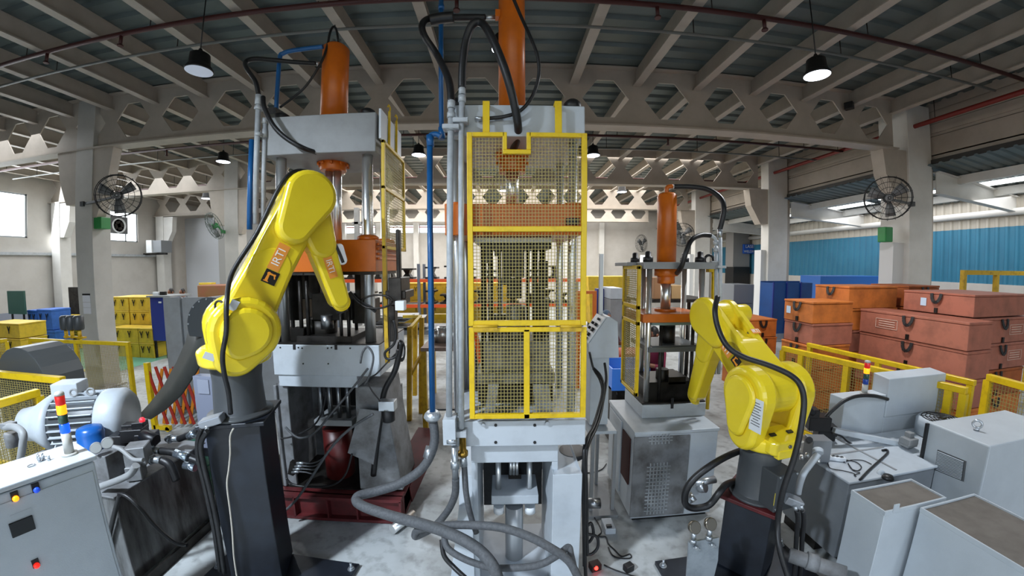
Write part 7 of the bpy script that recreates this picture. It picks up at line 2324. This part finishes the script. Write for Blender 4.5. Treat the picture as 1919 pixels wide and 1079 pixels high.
run_pipe('dark red fire pipe crossing the roof nearest the camera', [(-16, yA, zr), (8.9, yA, zr)], 0.035, 'redpipe', drops=(0.18, 0.28, 0.37, 0.43, 0.62, 0.72, 0.78))
yB = P(960, 46, Z=5.76).y
run_pipe('thin grey conduit crossing the roof behind the first red pipe', [(-16, yB, 5.76), (8.9, yB, 5.76)], 0.022, mat('dull conduit', '6E706C', 0.5), name='conduit')
q1_, q2_ = P(1919, 110, X=8.95), P(1640, 217, X=8.95)
run_pipe('dark red main pipe running along the right roof edge', [(8.95, -3, 5.6), (8.95, 20, 5.6)], 0.05, mat('brick red pipe', '7A241C', 0.45))
for k, (yy, z) in enumerate(((8.3, 5.55), (12.3, 5.55), (17.4, 5.5))):
    run_pipe('dark red fire pipe crossing the roof %s' % ('beyond the first girder', 'beyond the second girder', 'beyond the third girder')[k], [(-16, yy, z), (8.9, yy, z)], 0.03, 'redpipe', drops=(0.2, 0.3, 0.4, 0.6, 0.7, 0.8))
    run_pipe('thin grey conduit crossing the roof %s' % ('beyond the first girder', 'beyond the second girder', 'beyond the third girder')[k], [(-16, yy + 0.9, z), (8.9, yy + 0.9, z)], 0.018, mat('dull conduit', '6E706C', 0.5), name='conduit')
# high bay lamps
lampm = mat('lit lamp diffuser', 'EDF3FF', 0.4, emit='E8F0FF', estr=5.0)
lampoff = mat('unlit diffuser with faint glow', 'C9D2E4', 0.35, emit='C9D2E4', estr=0.25)  # lamp is off, yet its diffuser is given a faint glow
def bay_lamp(label, x, y, Z, s=1.0, lit=True, power=0):
    p = P(x, y, Z=Z)
    t = thing('high_bay_lamp', label, 'lamp', p, 'high bay lamps')
    b = B().lathe(p, (0, 0, 1), [(0, 0.17 * s), (0.02 * s, 0.172 * s), (0.07 * s, 0.14 * s), (0.09 * s, 0.13 * s), (0.22 * s, 0.12 * s), (0.24 * s, 0.09 * s), (0.27 * s, 0.03 * s), (0.30 * s, 0.02 * s)], 28)
    b.done('housing', mat('black lamp housing', '0F0F10', 0.5), t)
    B().lathe(p + Vector((0, 0, -0.004)), (0, 0, 1), [(0, 0.158 * s), (0.003, 0.165 * s)], 28).done('diffuser', lampm if lit else lampoff, t)
    B().cyl(p + Vector((0, 0, 0.29 * s)), (p.x, p.y, ZR), 0.008, seg=6).done('cord', 'black', t)
    if power:
        l = bpy.data.lights.new('lamp', 'AREA'); l.shape = 'DISK'; l.size = 0.3 * s; l.energy = power; l.color = (0.93, 0.96, 1)
        o = bpy.data.objects.new('lamp', l); COL.objects.link(o); o.location = p + Vector((0, 0, -0.02))
bay_lamp('unlit black high bay lamp under the roof at the upper left', 372, 133, 5.0, 1.0, lit=False)
bay_lamp('lit black high bay lamp under the roof at the upper right', 1532, 141, 5.0, 0.98, power=120)
bay_lamp('lit high bay lamp left of the left press beyond the girder', 418, 303, 5.25, 1.0, power=60)
bay_lamp('lit high bay lamp between the left and centre presses', 785, 291, 5.25, 1.0, power=60)
bay_lamp('lit high bay lamp just right of the centre guard', 1111, 292, 5.25, 1.0, power=60)
bay_lamp('small lit high bay lamp above the small right press', 1165, 360, 5.2, 1.05, power=60)
bay_lamp('small lit high bay lamp beyond the left column', 387, 372, 5.0, 1.05, power=60)
bay_lamp('lit high bay lamp seen through the upper mesh of the centre guard', 945, 357, 5.2, 1.05, power=60)
bay_lamp('lit high bay lamp half hidden behind the centre orange cylinder', 941, 93, 5.6, 0.9, lit=True)
# fans
def fan(label, c, d, r, m_ring, m_motor, wall_to, blades=3):
    c = Vector(c); d = Vector(d).normalized()
    t = thing('industrial_fan', label, 'fan', c)
    p, q, _ = basis(d)
    b = B()
    for k, (rr, off) in enumerate(((1.0, 0), (1.0, -0.09), (0.75, 0.05), (0.5, 0.075), (0.25, 0.085))):
        n = 28
        b.tube([c + d * off * r * 2 + (p * math.cos(2 * math.pi * i / n) + q * math.sin(2 * math.pi * i / n)) * r * rr for i in range(n + 1)], 0.009 if k < 2 else 0.005, 5, sub=1)
    for k in range(20):
        a = 2 * math.pi * k / 20
        o = p * math.cos(a) + q * math.sin(a)
        b.tube([c + d * 0.18 * r, c + d * 0.15 * r + o * r * .5, c + o * r, c - d * 0.18 * r + o * r, c - d * 0.3 * r + o * r * .4], 0.0035, 4, sub=2)
    b.done('cage', m_ring, t)['kind'] = 'stuff'
    for k in range(blades):
        a = 2 * math.pi * k / blades + 0.4
        o = p * math.cos(a) + q * math.sin(a)
        s_ = o.cross(d)
        b = B()
        b.loft([[c + o * r * f_ + s_ * r * w_ * sg + d * r * (0.07 * sg) + d * e_ for sg, e_ in ((-1, 0), (1, 0), (1, .004), (-1, .004))] for f_, w_ in ((0.12, .08), (0.5, .2), (0.86, .24))])
        b.done('blade', mat('grey fan blade', '6E7072', 0.45), t)
    B().lathe(c - d * 0.35 * r, d, [(0, r * .16), (0.02, r * .2), (r * .4, r * .2), (r * .42, r * .14), (r * .42, 0)], 18).done('motor', m_motor, t)
    B().lathe(c + d * 0.12 * r, d, [(0, r * .17), (0.015, r * .15), (0.03, 0)], 16).done('hub_cap', mat('pale hub', 'A8ABAE', 0.4), t)
    w = Vector(wall_to)
    B().bar(c - d * 0.3 * r, w, 0.045, 0.045).obox(w, (0.1, 0.1, 0.1)).done('bracket', m_motor, t)
    return t
greenp = mat('green fan paint', '2F8A46', 0.4)
blackw = mat('black wire', '1E1F20', 0.5, 0.3)
c = P(220, 366, Y=6.1)
fan('large black cage fan with green box on the left column', c, (0.55, -0.8, -0.05), 0.40, blackw, 'robotgrey', (-8.75, 6.39, c.z - 0.05))
q = P(193, 414, Y=6.25)
gbx = thing('regulator_box', 'green fan control box on the left column', 'box', q)
B().box(-8.51, -8.30, 6.42, 6.64, q.z - 0.12, q.z + 0.12).done('housing', greenp, gbx, bevel=0.01)
c = P(1666, 371, Y=6.0)
fan('large black cage fan with green box on the right column', c, (-0.6, -0.75, -0.1), 0.42, blackw, 'robotgrey', (8.75, 6.38, c.z))
q = P(1688, 416, Y=6.2)
gbx = thing('regulator_box', 'green fan control box on the right column', 'box', q)
B().box(q.x - 0.11, q.x + 0.11, 6.44, 6.64, 3.05, 3.37).done('housing', greenp, gbx, bevel=0.02)
c = P(399, 424, Y=10.6)
fan('tilted green cage fan on the second left column', c, (-0.35, -0.75, -0.35), 0.42, mat('grey green wire', '4A5A50', 0.5), greenp, (-9.0, 10.9, c.z - 0.15))
c = P(1279, 440, Y=15.2)
fan('black cage fan far behind the small orange cylinder', c, (-0.2, -1, -0.1), 0.5, blackw, 'robotgrey', (8.1, 15.9, c.z - 0.05))
c = P(1203, 456, Y=20.6)
fan('dark fan standing before the bright panel at the back', c, (0.5, -0.8, 0), 0.5, blackw, 'robotgrey', (c.x + .3, 21.4, c.z - 0.3))
# air conditioner and conduit on the left wall
ac = thing('air_conditioner', 'white air conditioner outdoor unit on the far left wall', 'air conditioner', tuple(P(287, 475, Y=15.0)))
q0, q1 = P(273, 474, Y=14.8), P(299, 449, Y=14.8)
B().box(q0.x, q0.x + 0.33, 14.8, 15.5, q0.z, q1.z).done('casing', mat('white enamel', 'DADCDD', 0.4), ac, bevel=0.02)
B().box(q0.x + 0.33, q1.x, 14.85, 15.45, q0.z + .02, q1.z - .02).done('coil_side', mat('grey coil', '7C8084', 0.5), ac)
B().box(LW, q1.x, 15.1, 15.2, q0.z - 0.08, q0.z).done('bracket', 'dark', ac)
cn = thing('wall_conduit', 'grey cable tray running along the left wall', 'conduit', (-16.8, 8, 3.1))
z = P(60, 474, X=-16.85).z
B().box(-16.9, -16.78, 0, 16.6, z - 0.08, z + 0.02).done('tray', 'pipe', cn)
ef = thing('exhaust_fan', 'round exhaust fan set in the far left window', 'fan', (-16.8, 13.7, 4.4))
B().box(-16.91, -16.8, 13.3, 14.25, 4.1, 4.85).done('panel', mat('grey window panel', '6E7072', 0.6), ef)
ce = Vector((-16.79, 13.8, 4.45))
B().lathe(ce, (1, 0, 0), [(0, .33), (.05, .33), (.05, .27), (0.0, .27)], 24).done('ring', 'white', ef)
for k in range(4):
    a = math.pi / 2 * k + 0.3
    B().obox(ce + Vector((.03, .14 * math.cos(a), .14 * math.sin(a))), (0.01, 0.12, 0.22), Matrix.Rotation(a, 3, 'X')).done('blade', 'dark', ef)
# small camera on the girder
sc_ = thing('security_camera', 'small dark camera fixed on the girder at the upper right', 'camera', tuple(P(1592, 198, Y=6.4)))
q = P(1592, 198, Y=6.38)
B().obox(q, (0.14, 0.16, 0.14), Matrix.Rotation(0.5, 3, 'Z')).cyl(q, (q.x, 6.48, q.z + 0.02), 0.02, seg=8).done('housing', 'black', sc_, bevel=0.01)
# far left machinery
gbd = thing('green_board', 'dark green board on a stand by the far left wall', 'board', (-14, 8.5, 0))
q0, q1 = P(17, 588, Y=8.6), P(44, 545, Y=8.6)
B().box(q0.x, q1.x, 8.6, 8.66, q0.z, q1.z).done('panel', mat('dark green panel', '1F4A40', 0.5), gbd)
for x in (q0.x + .1, q1.x - .15):
    B().box(x, x + 0.05, 8.62, 8.66, 0, q0.z).done('leg', 'dark', gbd)
dk_ = thing('notice_board', 'tall dark panel standing by the left wall column', 'panel', (-14.5, 11, 0))
q0, q1 = P(132, 600, Y=10.4), P(146, 538, Y=10.4)
B().box(q0.x, q1.x, 10.4, 10.5, 0.0, q1.z).done('board', 'dark', dk_)
nt = thing('notice_sheet', 'pale paper notices taped on the front of the left column', 'notice', tuple(P(173, 560, Y=6.36)))
for y0, y1 in ((553, 566), (567, 576), (577, 588)):
    q0, q1 = P(167, y1, Y=6.37), P(179, y0, Y=6.37)
    B().box(-8.86, -8.64, 6.372, 6.384, q0.z, q1.z).done('sheet', mat('paper notice', 'CFCFD4', 0.6), nt)
B().box(-8.86, -8.64, 6.37, 6.384, P(172, 552, Y=6.37).z - .015, P(172, 551, Y=6.37).z + .01).done('clip', 'black', nt)
# rear fixed press column machine behind the left press at centre back
bm = thing('column_frame', 'grey steel frame with tall posts far behind the left press', 'frame', (-3.4, 14.8, 0))
for x in (668, 682):
    q = P(x, 430, Y=15)
    B().box(q.x - .09, q.x + .09, 15, 15.2, 0, 5.0).done('post', 'press_dim', bm)
q0, q1 = P(660, 418, Y=15), P(690, 418, Y=15)
B().box(q0.x, q1.x, 15, 15.1, q0.z - .05, q0.z + .05).done('tie', 'press_dim', bm)
# second press between the left and centre machines, only parts in view
